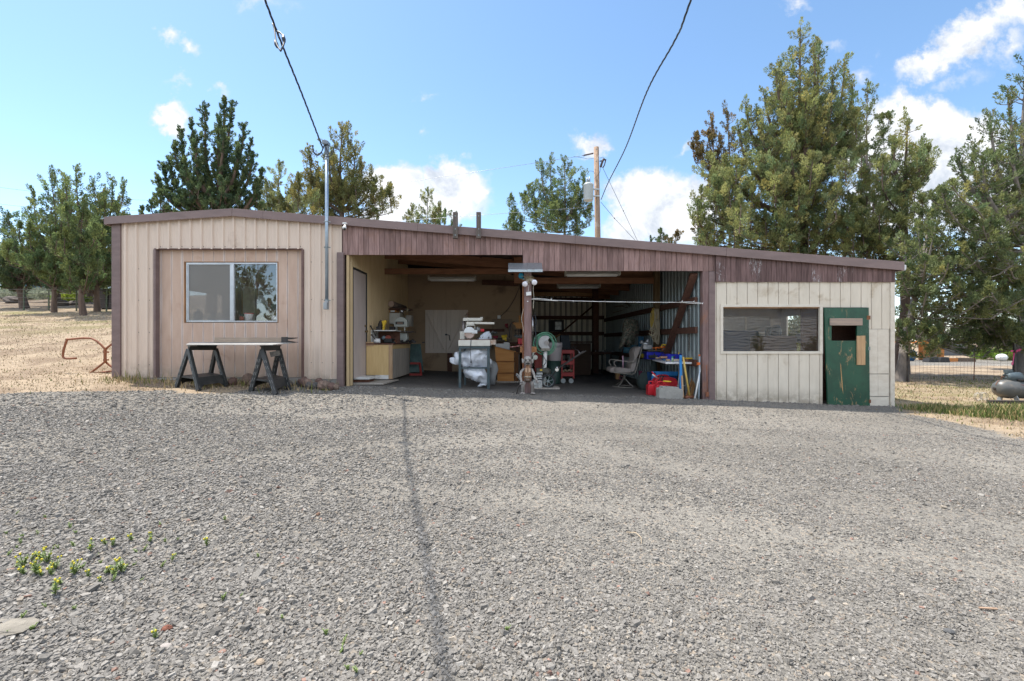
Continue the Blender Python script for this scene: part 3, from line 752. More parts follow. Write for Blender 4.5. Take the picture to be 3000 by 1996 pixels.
# --- roof
m=MB(); t=.05
pts=[(XL0-.07,zroof(XL0-.07)),(XR,ZR),(XL1,zroof(XL1)),(XL1,zroof(XL1)-t),(XR,ZR-t),(XL0-.07,zroof(XL0-.07)-t)]
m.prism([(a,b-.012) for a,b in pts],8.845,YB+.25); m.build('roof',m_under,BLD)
m=MB()
n=60
for i in range(n):
    xa=XL0-.08+(XL1+.02-XL0+.08)*i/n
    m.box((xa,8.845,zroof(xa)-.01),(xa+.03,YB+.27,zroof(xa)+.018))
m.prism([(XL0-.11,zroof(XL0-.11)-.012),(XR,ZR-.012),(XL1+.03,zroof(XL1+.03)-.012),(XL1+.03,zroof(XL1+.03)),(XR,ZR+.002),(XL0-.11,zroof(XL0-.11))],8.835,YB+.26)
m.build('roof_sheet',m_galv,BLD)
def fasc(pxa,pxb,h0,h1,dy):
    a,b=X(pxa,8.79),X(pxb,8.79); q=MB()
    za,zb_=zroof(a)+.014,zroof(b)+.014
    q.prism([(a,za-h0),(b,zb_-h1),(b,zb_),(a,za)],8.79-dy,8.83)
    q.prism([(a,za-h0-.012),(b,zb_-h1-.012),(b,zb_-h1+.006),(a,za-h0+.006)],8.785-dy,8.80-dy)
    return q.build('fascia',m_fasc,BLD,bevel=.003)
fasc(304.5,679.3,.137,.137,0); fasc(680.2,770,.137,.143,.001); fasc(770.3,1223,.143,.143,0); fasc(1223.3,1685,.143,.146,.001); fasc(1685.3,2127.5,.146,.15,0); fasc(2128,2650,.153,.157,.001)
# left gable return of the fascia
m=MB(); m.box((XL0-.02,8.84,zroof(XL0)-.13),(XL0+.01,YB+.2,zroof(XL0)-.02)); m.build('eave_fascia',m_fasc,BLD)
m=MB(); m.box((XL1-.01,8.84,zroof(XL1)-.15),(XL1+.02,YB+.2,zroof(XL1)-.02)); m.build('eave_fascia',m_fasc,BLD)
m=MB(); zt_=zroof(XL1)-.02; m.prism([(XL1+.02,zt_),(XL1+.13,zt_-.01),(XL1+.13,zt_-.09),(XL1+.10,zt_-.12),(XL1+.02,zt_-.12)],8.9,YB); m.build('gutter',mat('white_gutter',(.7,.71,.72),None,.4),BLD)
# --- brown board skirts above the bays
bt=lambda x: zroof(x)-.11
pb=15.5/150
for nm,a,b,py,mt,y in (('board_skirt',1004,1531.5,747.5,m_board,D-.02),('board_skirt',1531.5,2094,794.5,m_board,D-.02),('weathered_board_skirt',2094.3,2619,827,m_peel,D-.035)):
    m=MB(); r=random.Random(5)
    k=0; x=X(a)
    pp=pb if nm=='board_skirt' else pb*.955
    while x<X(b)-.004:
        e=min(X(b),x+pp)
        dz=r.uniform(-.004,.004) if nm!='board_skirt' else r.uniform(-.0015,.0015)
        m.prism([(x+.003,Z(py)+dz),(e-.003,Z(py)+dz),(e-.003,bt(e)),(x+.003,bt(x))],y+r.uniform(0,.003),y+.018); x=e
    m.build(nm,mt,BLD)
    m=MB(); m.prism([(X(a),Z(py)+.012),(X(b),Z(py)+.012),(X(b),bt(X(b))),(X(a),bt(X(a)))],y+.0195,y+.03); m.build('skirt_backing',m_dark,BLD)
m=MB(); m.box((X(2094.3)-.004,D-.055,Z(827)),(X(2111),D-.036,bt(X(2111)))); m.build('skirt_end_board',m_peel,BLD,bevel=.002)
# header beams
m=MB(); m.box((-3.23,D+.03,Z(747.5)+.012),(X(1535),D+.07,Z(747.5)+.26)); m.build('header_beam',m_raft,BLD)
m=MB(); m.box((X(1535)+.002,D+.03,Z(794.5)+.012),(X(2057),D+.07,Z(794.5)+.26)); m.build('header_beam',m_raft,BLD)
# --- posts
m=MB(); m.box((X(989.5),D-.055,hz(-3.3,8.9)-.05),(X(1009),D+.05,Z(741))); m.build('end_post',m_trim,BLD,bevel=.004)
m=MB(); m.box((X(1535.5),D-.03,.1),(X(1557),D+.085,Z(797)));m.build('centre_post',m_post,BLD,bevel=.006)
m=MB(); m.box((X(1530.5),D+.04,.1),(X(1535),D+.13,Z(797)+.2)); m.build('post_side_board',wood('orange_stud',(.30,.13,.06),(.2,.08,.04),'z'),BLD,bevel=.003)
m=MB(); m.box((X(2058),D-.012,.0),(X(2075.5),D+.12,Z(794.5)+.1)); m.build('bay_post',m_post,BLD,bevel=.005)
m=MB(); m.box((X(2075.8),D-.024,.0),(X(2094),D+.1,Z(796))); m.build('post_trim',m_trim,BLD,bevel=.004)
# --- partition wall of the first bay with its door
PX_=-3.233
m=MB(); corr(m,D+.05,9.19-.035,.15,.06,lambda y:zroof(PX_)-.05,.25,PX_,'y',1,style='wave'); corr(m,10.01+.035,13.9,.15,.06,lambda y:zroof(PX_)-.05,.25,PX_,'y',1,style='wave'); corr(m,9.155,10.045,.15,.06,lambda y:zroof(PX_)-.05,2.78,PX_,'y',1,style='wave')
m.build('partition_wall',m_ymetal,BLD,recalc=False)
m=MB(); m.box((PX_+.0,D-.001,hz(-3.2,9)),(PX_+.05,D+.06,Z(747))); m.build('opening_stop',m_ymetal,BLD)
m=MB(); m.box((PX_-.02,9.19,.53),(PX_+.018,10.01,2.745)); dr=m.build('shop_door',m_gray,BLD)
m=MB(); 
for a,b in (((9.15,.5),(9.188,2.79)),((10.012,.5),(10.05,2.79)),((9.188,2.747),(10.012,2.79))): m.box((PX_-.03,a[0],a[1]),(PX_+.035,b[0],b[1]))
m.build('shop_door_frame',m_dkmetal,dr)
m=MB(); m.ball((PX_+.06,9.95,1.5),.03,10,7); m.cyl((PX_+.018,9.95,1.5),(PX_+.05,9.95,1.5),.012); m.cyl((PX_+.018,9.95,1.62),(PX_+.04,9.95,1.62),.024); m.build('shop_door_knob',mat('brass',(.28,.2,.1),None,.35,.8,bump=0),dr)
# --- rear particle board wall of the first bay
YW=13.9
m=MB()
for a,b in ((-3.2,-2.02),(-2.016,-.8),(-.796,.33)):
    m.box((a,YW,2.19),(b,YW+.03,zroof(b)-.06)); m.box((a,YW,.3),(b,YW+.03,2.186))
m.box((-3.22,YW+.031,.3),(.33,YW+.05,3.35))
m.build('rear_board_wall',m_osb,BLD)
m=MB(); m.box((.25,YW,.2),(.33,YB,3.3)); m.build('bay_partition',m_osb,BLD)
m=MB(); a=X(1318,YW); m.box((a-.07,YW-.05,.3),(a+.07,YW-.002,.93)); m.build('wall_stud',m_raft2,BLD)
# plank double shutter on that wall
g0,g1,s0,s1=X(1247,YW),X(1372,YW),Z(1034.5,YW),Z(909,YW); gm_=X(1308,YW)
for a,b,sg in ((g0,gm_-.004,1),(gm_+.004,g1,-1)):
    m=MB(); n=5
    for i in range(n):
        x0=a+(b-a)*i/n; x1=a+(b-a)*(i+1)/n; m.box((x0+.002,YW-.07,s0),(x1-.002,YW-.045,s1))
    sh=m.build('wall_shutter',mat('grey_shutter',(.66,.57,.49),(.56,.48,.41),.8,ns=5,stretch=(1,1,.2)),BLD)
    m=MB(); m.bar((a+.05 if sg>0 else b-.05,YW-.078,s1-.1),(b-.06 if sg>0 else a+.06,YW-.078,s0+.1),.015,.11,(0,1,0)); m.box((a+.02,YW-.085,s0+.04),(b-.02,YW-.0705,s0+.14)); m.build('shutter_brace',bpy.data.materials['grey_shutter'],sh)
m=MB(); m.cyl((gm_,YW-.1,1.48),(gm_,YW-.07,1.48),.03); m.tube([(gm_,YW-.1,1.48),(gm_+.1,YW-.1,1.46),(gm_+.12,YW-.1,1.3)],.012,6); m.build('shutter_latch',m_dkmetal,BLD)
# --- right wall of the second bay
XW=3.713
m=MB(); corr(m,D+.12,YB,.21,.022,lambda y:zroof(XW)-.06,-.1,XW,'y',-1,rib=.09); m.build('bay_metal_wall',m_galv,BLD,recalc=False)
for z in (2.1,1.508,.85):
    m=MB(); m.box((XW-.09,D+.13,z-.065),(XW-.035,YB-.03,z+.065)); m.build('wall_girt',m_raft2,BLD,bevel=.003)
m=MB(); m.bar((XW-.125,8.97,2.62),(XW-.125,10.55,1.0),.05,.14,(1,0,0)); m.build('wall_brace',m_raft2,BLD)
m=MB(); m.bar((XW-.125,13.5,1.6),(XW-.125,15.2,.6),.05,.12,(1,0,0)); m.build('wall_brace',m_raft2,BLD)
m=MB(); m.box((XW-.22,11.12,.05),(XW-.095,11.28,zroof(3.5)-.1)); m.build('inner_post',wood('old_post_wood',(.17,.115,.06),(.11,.07,.035),'z'),BLD,bevel=.005)
m=MB(); m.box((2.75,15.4,.05),(2.93,15.6,zroof(2.8)-.1)); m.build('inner_post',m_raft2,BLD,bevel=.005)
# --- rear metal wall girts and brace
m=MB()
u=.42
while u<3.6:
    m.box((u,YB-.062,.1),(u+.022,YB-.053,zroof(u)-.1)); m.box((u+.05,YB-.062,.1),(u+.066,YB-.053,zroof(u)-.1)); u+=.21
m.build('rib_shade_strip',m_dark,BLD)  # dark strips standing in for the shaded sides of the wall ribs
for z in (2.9,2.2,1.57,.8):
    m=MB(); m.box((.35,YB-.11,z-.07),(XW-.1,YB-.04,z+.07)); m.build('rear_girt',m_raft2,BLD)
m=MB(); m.bar((X(1755,17.8),YB-.15,Z(882,17.8)),(X(1615,17.8),YB-.15,Z(1000,17.8)),.05,.16,(0,1,0)); m.build('rear_brace',m_raft2,BLD)
wx=X(1630,17.9); wz=Z(955,17.9)
m=MB(); m.box((wx-.30,YB-.08,wz-.23),(wx+.30,YB-.03,wz+.23)); m.build('rear_hatch',mat('hatch',(.05,.05,.05)),BLD)
m=MB(); m.box((wx-.05,YB-.1,wz-.15),(wx+.2,YB-.082,wz+.16)); m.build('rear_hatch_pane',mat('hatch_pane',(.75,.78,.76),(.3,.32,.28),.2,ns=9),BLD)
# --- trusses: rafter + level tie
def rafter(x0,x1,y,drop,h,th=.05,mt=None,name='rafter'):
    q=MB(); q.prism([(x0,zroof(x0)-drop-h),(x1,zroof(x1)-drop-h),(x1,zroof(x1)-drop),(x0,zroof(x0)-drop)],y,y+th); return q.build(name,mt or m_raft,BLD,bevel=.003)
for y in (9.9,12.7): rafter(-3.2,3.68,y,.075,.14)
rafter(-3.2,3.68,11.4,.075,.235)
for y in (14.2,15.6,17.0): rafter(.36,3.66,y,.075,.2)
m=MB(); m.box((-3.215,11.34,2.955),(.26,11.39,3.095)); m.build('tie_beam',m_raft,BLD,bevel=.004)
m=MB(); m.box((.27,11.2,2.70),(XW-.1,11.25,2.85)); m.build('tie_beam',m_raft,BLD,bevel=.004)
m=MB(); m.box((.36,16.0,2.86),(2.95,16.06,3.0)); m.build('tie_beam',m_pine,BLD)
m=MB(); m.box((.05,11.1,2.7),(.24,11.33,zroof(.2)-.06)); m.build('truss_block',m_raft,BLD)
m=MB(); m.prism([(-.9,zroof(-.9)-.5),(.2,zroof(.2)-.46),(.2,zroof(.2)-.3),(-.9,zroof(-.9)-.36)],13.7,13.75); m.build('tie_beam',m_raft2,BLD)
# purlins below the roof
for x in (-2.4,-1.6,-.8,0,.8,1.6,2.4,3.2):
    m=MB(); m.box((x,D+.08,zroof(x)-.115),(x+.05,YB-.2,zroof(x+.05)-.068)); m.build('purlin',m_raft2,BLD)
# --- two wooden uprights on the fascia
for px0,px1,t0,b0_ in ((1327,1343.5,622,699),(1395.5,1411.5,622,698)):
    m=MB(); m.box((X(px0,8.72),8.70,Z(b0_,8.72)),(X(px1-2.5,8.72),8.775,Z(t0,8.72))); 
    u=m.build('roof_upright',wood('weathered_upright',(.15,.125,.11),(.09,.075,.065),'z',.85,0),BLD,bevel=.005)
    m=MB(); cx=X((px0+px1-2)/2,8.72)
    for zz in (Z(634,8.72),Z(672,8.72),Z(690,8.72)): m.cyl((cx,8.695,zz),(cx,8.70,zz),.012,n=8)
    m.build('upright_bolt',m_galv,u)
# --- cream room
CX0,CX1=X(2095),X(2607)
hole_w=(X(2110),X(2409),Z(1037),Z(892.5)); hole_d=(X(2410),X(2541),-1,Z(901))
m=MB(); boards(m,CX0,X(2541),.202,X(2128.9),.011,Z(826),lambda x:hz(x,8.9)-.04,D,D+.018,[hole_w,hole_d])
boards(m,X(2541)+.002,CX1,.202,X(2128.9),.011,Z(826),Z(964),D,D+.018)
m.build('cream_siding',m_cream,BLD)
m=MB()
for a,b,c,d in ((X(2541.5),X(2571),Z(1095),Z(965)),(X(2571.6),X(2604),Z(1095),Z(965)),(X(2541.5),X(2572),Z(1161),Z(1097)),(X(2572.6),X(2604),Z(1161),Z(1097)),(X(2545),X(2604),hz(7.3,8.9)-.04,Z(1163))): m.box((a,D-.004,c),(b,D+.018,d))
m.build('patch_panel',m_cream2,BLD,bevel=.002)
m=MB(); 
for a,b,c,d in ((CX0,X(2110),-.1,Z(826)),(X(2409),X(2410),-.1,Z(826)),(X(2110),X(2409),-.1,Z(1037)),(X(2110),X(2409),Z(892.5),Z(826)),(X(2410),X(2541),Z(901),Z(826)),(X(2541),CX1,-.2,Z(826))): m.box((a,D+.0195,c),(b,D+.05,d))
m.build('cream_groove',mat('cream_groove',(.30,.28,.25),(.22,.2,.18),.9),BLD)
m=MB(); m.box((X(2607.3),D-.02,hz(7.4,8.9)-.06),(X(2619.5),D+.08,Z(826))); m.build('corner_board',m_cream2,BLD,bevel=.003)
m=MB()
for a,b,c,d in ((D+.085,10.1,-.2,2.5),(12.3,YB,-.2,2.5),(10.1,12.3,-.2,.95),(10.1,12.3,1.95,2.5)): m.box((7.42,a,c),(7.46,b,d))
for y in (10.8,11.5): m.box((7.425,y,.95),(7.455,y+.05,1.95))
m.build('cream_side_wall',m_cream2,BLD)
m=MB(); m.box((CX0,D+.051,.05),(CX0+.04,12.5,3.0)); 
bw0,bw1,bz0,bz1=5.75,7.1,1.05,1.95
for a,b,c,d in ((CX0,bw0,-.1,3),(bw1,7.4,-.1,3),(bw0,bw1,-.1,bz0),(bw0,bw1,bz1,3)): m.box((a,12.5,c),(b,12.55,d))
m.build('room_inner_wall',mat('room_wall',(.5,.43,.35),(.4,.34,.27),.85,ns=4),BLD)
m=MB(); m.box((CX0,D+.06,-.12),(7.4,12.5,.02)); m.build('room_floor',m_conc,BLD)
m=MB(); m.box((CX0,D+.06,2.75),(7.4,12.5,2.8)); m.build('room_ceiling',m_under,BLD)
m=MB(); m.box(((bw0+bw1)/2-.02,12.5,bz0),((bw0+bw1)/2+.02,12.54,bz1)); m.box((bw0,12.505,(bz0+bz1)/2-.015),(bw1,12.535,(bz0+bz1)/2+.015)); m.build('room_rear_window_bar',m_cream2,BLD)
# window casing + glass
m=MB(); ca=.05
m.box((X(2110),D-.022,Z(892.5)-.001),(X(2409),D+.03,Z(900))); m.box((X(2110),D-.022,Z(1037)),(X(2409),D+.03,Z(1029.5)))
m.box((X(2110),D-.0215,Z(1029.3)),(X(2117.5),D+.03,Z(900.2))); m.box((X(2400.5),D-.0215,Z(1029.3)),(X(2409),D+.03,Z(900.2)))
wn2=m.build('shed_window',m_cream2,BLD,bevel=.002)
m=MB(); m.box((X(2117.5),D+.008,Z(903.5)),(X(2400.5),D+.03,Z(900.3))); m.build('window_stop',wood('bare_window_wood',(.42,.26,.15),(.3,.16,.08),'x'),wn2)
m=MB(); m.box((X(2117.5),D+.0315,Z(1029.3)),(X(2400.5),D+.0355,Z(900.3))); m.build('pane',m_glass2,wn2)
# --- green door, hung ajar on the right
pg=newmat('green_door_paint'); md,nt,b=pg
co_=nt.coord('Object')
gcol_=nt.mix(nt.ramp(nt.noise(co_,3,5,.6),.35,.7),(.013,.082,.045,1),(.009,.05,.029,1))
f=nt.ramp(nt.noise(nt.vm('MULTIPLY',co_,(1,1,.35)),9,8,.75,.8),.55,.63); f2=nt.ramp(nt.noise(co_,2.1,3,.5),.47,.62)
gcol_=nt.mix(nt.math('MULTIPLY',nt.math('MULTIPLY',f,f2),.95),gcol_,(.36,.23,.11,1))
f=nt.ramp(nt.noise(nt.vm('MULTIPLY',co_,(1,1,.18)),40,6,.7,1.5),.60,.66); f2=nt.ramp(nt.noise(co_,2.3,3,.5,0),.55,.7)
gcol_=nt.mix(nt.math('MULTIPLY',nt.math('MULTIPLY',f,f2),.7),gcol_,(.35,.40,.40,1))
nt.sock(b,'Base Color',gcol_); b.inputs['Roughness'].default_value=.45; nt.sock(b,'Normal',nt.bump(nt.noise(nt.vm('MULTIPLY',co_,(1,1,.2)),60,4,.6),.25,.003))
yd=D-.01; H0,H1,HZ0,HZ1=X(2431.5),X(2506),Z(998.5),Z(954.5)
tl,tr_,bl_,br_=(X(2411),Z(903)),(X(2540),Z(902)),(X(2421.5),Z(1197)),(X(2543.5),Z(1194))
def xl(z): t=(z-tl[1])/(bl_[1]-tl[1]); return tl[0]+(bl_[0]-tl[0])*t
def xr(z): t=(z-tr_[1])/(br_[1]-tr_[1]); return tr_[0]+(br_[0]-tr_[0])*t
m=MB()
m.prism([(xl(HZ1),HZ1),(xr(HZ1),HZ1),tr_,tl],yd-.035,yd); m.prism([bl_,br_,(xr(HZ0),HZ0),(xl(HZ0),HZ0)],yd-.035,yd)
m.prism([(xl(HZ0),HZ0),(H0,HZ0),(H0,HZ1),(xl(HZ1),HZ1)],yd-.035,yd); m.prism([(H1,HZ0),(xr(HZ0),HZ0),(xr(HZ1),HZ1),(H1,HZ1)],yd-.035,yd)
gd=m.build('green_door',md,BLD)
m=MB(); m.box((X(2425),yd-.062,Z(954)),(X(2519),yd-.036,Z(933.5))); m.build('door_plank',wood('grey_plank',(.42,.32,.25),(.27,.22,.19),'x',.85,.1),gd,bevel=.002)
m=MB(); m.box((X(2503.5),yd-.062,Z(1069)),(X(2515),yd-.036,Z(984.5))); m.box((X(2515.4),yd-.062,Z(1069)),(X(2527),yd-.036,Z(984))); m.build('door_upright_plank',wood('fresh_plank',(.55,.36,.2),(.4,.25,.13),'z',.8,.1),gd,bevel=.002)
m=MB(); m.box((X(2534),yd-.04,Z(937)),(X(2544.5),yd-.0355,Z(925.5))); m.build('door_hinge',mat('rusty_hinge',(.22,.09,.04),(.1,.04,.02),.8),gd)
m=MB(); m.box((X(2538),yd-.04,Z(1026)),(X(2544),yd-.0355,Z(1016))); m.build('door_hinge',m_galv,gd)
m=MB(); m.box((X(2540),yd-.04,Z(1180)),(X(2546),yd-.0355,Z(1170))); m.build('door_hinge',bpy.data.materials['rusty_hinge'],gd)
m=MB(); m.prism([(X(2457),Z(1065)),(X(2458.5),Z(1066)),(X(2463),Z(1120)),(X(2465.5),Z(1155)),(X(2462.5),Z(1140)),(X(2459),Z(1105))],yd-.0365,yd-.034); m.build('door_scar',mat('bare_scar',(.5,.32,.14),(.35,.2,.08),.8,ns=30),gd)
m=MB(); m.box((X(2405),D+.6,0),(7.4,D+.63,2.4)); m.build('door_light_block',m_raft2,BLD)  # board added to block the bright view through the door hole
# ================================================================ trees
def leaf_mat(name):
    m,nt,b=newmat(name); c=attr(nt,'tint','Color')
    nt.sock(b,'Base Color',c); b.inputs['Roughness'].default_value=.65; b.inputs['Specular IOR Level'].default_value=.25
    tr=nt.t.nodes.new('ShaderNodeBsdfTranslucent'); 
    h=nt.t.nodes.new('ShaderNodeHueSaturation'); h.inputs['Value'].default_value=1.35; h.inputs['Saturation'].default_value=1.1; nt.sock(h,'Color',c); nt.L.new(h.outputs[0],tr.inputs[0])
    mx=nt.t.nodes.new('ShaderNodeMixShader'); mx.inputs[0].default_value=.42
    out=[n for n in nt.t.nodes if n.type=='OUTPUT_MATERIAL'][0]
    nt.L.new(b.outputs[0],mx.inputs[1]); nt.L.new(tr.outputs[0],mx.inputs[2]); nt.L.new(mx.outputs[0],out.inputs[0]); return m
m_leaf=leaf_mat('juniper_foliage')
m_bark=mat('juniper_bark',(.15,.105,.08),(.075,.052,.042),.95,ns=9,stretch=(1,1,.15),bump=.8,bs=22,bd=.03)
m_bark2=mat('grey_bark',(.24,.21,.185),(.13,.115,.10),.95,ns=9,stretch=(1,1,.15),bump=.8,bs=22,bd=.03)
NLEAF=0
class Tree:
    def __init__(s,seed,pal,leaf=.11,dens=1.0):
        s.r=random.Random(seed); s.g=np.random.default_rng(seed); s.t=MB(); s.pl=[]; s.pal=pal; s.leaf=leaf; s.dens=dens; s.horiz=False
    def limb(s,pts,r0,r1,n=6):
        k=len(pts); s.t.tube(pts,[r0+(r1-r0)*i/(k-1) for i in range(k)],n,caps=False)
    def plume(s,b,d,L,Wd,n,tint=None):
        s.pl.append((*b,*d,L*1.12,Wd*.95,int(n*1.75),s.r.random() if tint is None else tint))
    def leader(s,p0,p1,w0,w1,nb,r0=.05,start=.0,up=(.25,.9),pL=.5,pW=.15,pn=60,bare=.15,wig=.12,prof=None,tip=True,droop=0,ctrl=None):
        r=s.r; p0=Vector(p0);p1=Vector(p1); ax=p1-p0; L=ax.length
        o=Vector((r.uniform(-1,1),r.uniform(-1,1),0))*wig
        f=(lambda t: p0+ax*t+o*math.sin(t*PI)) if ctrl is None else (lambda t: p0*(1-t)**2+ctrl*2*t*(1-t)+p1*t*t+o*math.sin(t*PI)*.6)
        s.limb([f(i/8) for i in range(9)],r0,.012,7)
        for i in range(nb):
            t=start+(1-start)*((i+r.random())/nb)
            p=f(t); w=w0+(w1-w0)*t
            if prof: w=w0*prof(t)
            az=r.uniform(0,2*PI) if i%2 else (i*2.399)
            bl=w*r.uniform(.55,1.12); u=r.uniform(*up)
            hd=Vector((math.cos(az),math.sin(az),0))
            e=p+hd*bl+Vector((0,0,bl*u)); c=p+hd*bl*.55+Vector((0,0,bl*(u*.28-droop)))
            bp=[p*(1-q)**2+c*2*q*(1-q)+e*q*q for q in (0,.25,.5,.75,1)]
            rb=max(.006,min(r0*.45,.010+bl*.016)); s.limb(bp,rb,.005,5)
            m=max(1,int(bl/.23*s.dens+.5))
            for k in range(m):
                q=bare+(1-bare)*(k+r.random())/m
                bpnt=p*(1-q)**2+c*2*q*(1-q)+e*q*q
                d=(hd*r.uniform(.15,.6)+Vector((r.gauss(0,.32),r.gauss(0,.32),r.uniform(.45,1.2)))).normalized()
                sc=r.uniform(.45,1.3)*(.75+.25*(1-t))
                bpnt=bpnt+Vector((r.gauss(0,.06),r.gauss(0,.06),r.gauss(0,.05)))*min(1,bl)
                s.plume(bpnt,d,pL*sc,pW*sc,int(pn*sc))
        if tip:
            for k in range(5):
                t=.82+.18*k/5; s.plume(f(t),Vector((r.gauss(0,.15),r.gauss(0,.15),1)).normalized(),pL*.7,pW*.55,int(pn*.5))
    def clump(s,c,R_,n,pL=.45,pW=.15,pn=60,flat=.7,root=None):
        """a bough sweeping out from the trunk and turning up into one or more little leaders"""
        r=s.r; c=Vector(c)
        ends=[c]+[c+Vector((r.uniform(-1,1)*R_*1.1,r.uniform(-1,1)*R_*1.3,r.uniform(-.7,.5)*R_)) for _ in range(1 if n<12 else 2)]
        for k,e in enumerate(ends):
            rt=Vector(root) if root is not None else c-Vector((0,0,R_))
            b=e-Vector((0,0,R_*.75)); m=rt.lerp(b,.6)+Vector((0,0,-.10*(b-rt).length)); L=(b-rt).length
            f=lambda q: rt*(1-q)**2+m*2*q*(1-q)+b*q*q
            s.limb([f(i/7) for i in range(8)],(.015+.014*L)*(1 if k==0 else .7),.012,6)
            for i in range(int(L/.3)):
                q=r.uniform(.3,.98); d=Vector((r.gauss(0,.5),r.gauss(0,.5),r.uniform(.3,1.1))).normalized()
                s.plume(f(q),d,pL*r.uniform(.5,.9),pW*.85,int(pn*.6))
            w=R_*(.62 if k==0 else .46)
            tv=Vector((r.uniform(-.1,.1),r.uniform(-.1,.1),R_*(.95 if k==0 else .6)))
            if s.horiz and root is not None:
                hv=b-rt; hv.z=0; hv=hv.normalized() if hv.length>.01 else Vector((1,0,0)); tv=hv*R_*1.15+Vector((r.uniform(-.3,.3)*R_,r.uniform(-.3,.3)*R_,R_*r.uniform(-.1,.3)))
                for z in range(2): q0=rt.lerp(b,r.uniform(.3,.8)); s.limb([q0,q0+hv*r.uniform(.2,.6)+Vector((r.gauss(0,.25),r.gauss(0,.25),r.gauss(0,.15)))],.010,.003,4)
            s.leader(b,e+tv,w,.05,max(6,int(R_*(17 if k==0 else 13))),.02,0,((.25,.95) if not s.horiz else (-.15,.5)),pL*.9,pW,pn,wig=.06,prof=lambda t:(min(1,.45+t*1.8) if t<.3 else 1)*(1-max(0,t-.3)/.7)**.8+.08)
    def finish(s,name,label,base,bark=None,group=None,cat='tree'):
        t=thing(name,label,cat,base,group)
        s.t.build('trunk',bark or m_bark,t,recalc=False)
        A=np.array(s.pl); g=s.g; cnt=A[:,8].astype(int); k=np.repeat(np.arange(len(A)),cnt); n=len(k)
        b=A[k,0:3]; d=A[k,3:6]; L=A[k,6]; Wd=A[k,7]
        ref=np.where(np.abs(d[:,2:3])<.9,np.array([[0,0,1.]]),np.array([[1.,0,0]]))
        e1=np.cross(d,ref); e1/=np.linalg.norm(e1,axis=1,keepdims=True); e2=np.cross(d,e1)
        t_=g.random(n)**.85; ang=g.uniform(0,2*PI,n); rr=np.sqrt(g.random(n))
        pr=np.sin(PI*np.clip(t_*.86+.12,0,1))**.75
        rd=Wd*pr*rr
        out=e1*np.cos(ang)[:,None]+e2*np.sin(ang)[:,None]
        c=b+d*(L*t_)[:,None]+out*rd[:,None]
        ld=d*1.0+out*(.25+.55*rr)[:,None]+g.normal(0,.28,(n,3))+np.array([0,0,.22]); ld/=np.linalg.norm(ld,axis=1,keepdims=True)
        sd=np.cross(ld,g.normal(0,1,(n,3))); sd/=np.linalg.norm(sd,axis=1,keepdims=True)
        ll=s.leaf*.72*g.uniform(.6,1.35,n); w=ll*g.uniform(.15,.24,n)
        v=np.stack([c-ld*(ll*.25)[:,None],c+sd*w[:,None]+ld*(ll*.2)[:,None],c+ld*(ll*.9)[:,None],c-sd*w[:,None]+ld*(ll*.2)[:,None]],1).reshape(-1,3)
        v-=np.array(base)[None]
        pal=np.array(s.pal); tt=A[k,9]; i0=np.minimum((tt*(len(pal)-1)).astype(int),len(pal)-2); fr=(tt*(len(pal)-1)-i0)[:,None]
        pv=g.uniform(.72,1.32,len(A))[k][:,None]; col=(pal[i0]*(1-fr)+pal[i0+1]*fr)*g.uniform(.75,1.28,(n,1))*pv
        col=np.concatenate([col,np.ones((n,1))],1)
        me=npmesh('crown',v,np.arange(n*4).reshape(-1,4),m_leaf,False,np.repeat(col,4,0))
        o=bpy.data.objects.new('crown',me); COL.objects.link(o); o.parent=t
        global NLEAF; NLEAF+=n
        return t
GREEN=[(0.0806, 0.1271, 0.062), (0.137, 0.1794, 0.0758), (0.1854, 0.2093, 0.0758), (0.1128, 0.157, 0.0827)]
DARK=[(0.0564, 0.0927, 0.0551), (0.0887, 0.1271, 0.062), (0.1209, 0.1495, 0.062), (0.0725, 0.1121, 0.062)]
OLIVE=[(0.137, 0.1495, 0.062), (0.2096, 0.1869, 0.0689), (0.1209, 0.1495, 0.0689), (0.2418, 0.2018, 0.0758)]
BLUEG=[(0.093, 0.1357, 0.0657), (0.1488, 0.1782, 0.0827), (0.186, 0.2012, 0.0795), (0.1054, 0.1437, 0.0742), (0.2232, 0.2127, 0.0848)]
GOLD=[(0.1562, 0.196, 0.0864), (0.2573, 0.2556, 0.0974), (0.1378, 0.1875, 0.0942), (0.3032, 0.2642, 0.1021), (0.1286, 0.1789, 0.0974)]
PALE=[(0.1934, 0.2242, 0.1171), (0.2579, 0.2616, 0.1171), (0.1773, 0.2093, 0.1034), (0.2902, 0.2541, 0.1034)]
BROWN=[(0.1612, 0.1121, 0.0482), (0.137, 0.1196, 0.0551), (0.2096, 0.1346, 0.0551)]
def T3(px,py,Y): return P(px,py,Y)
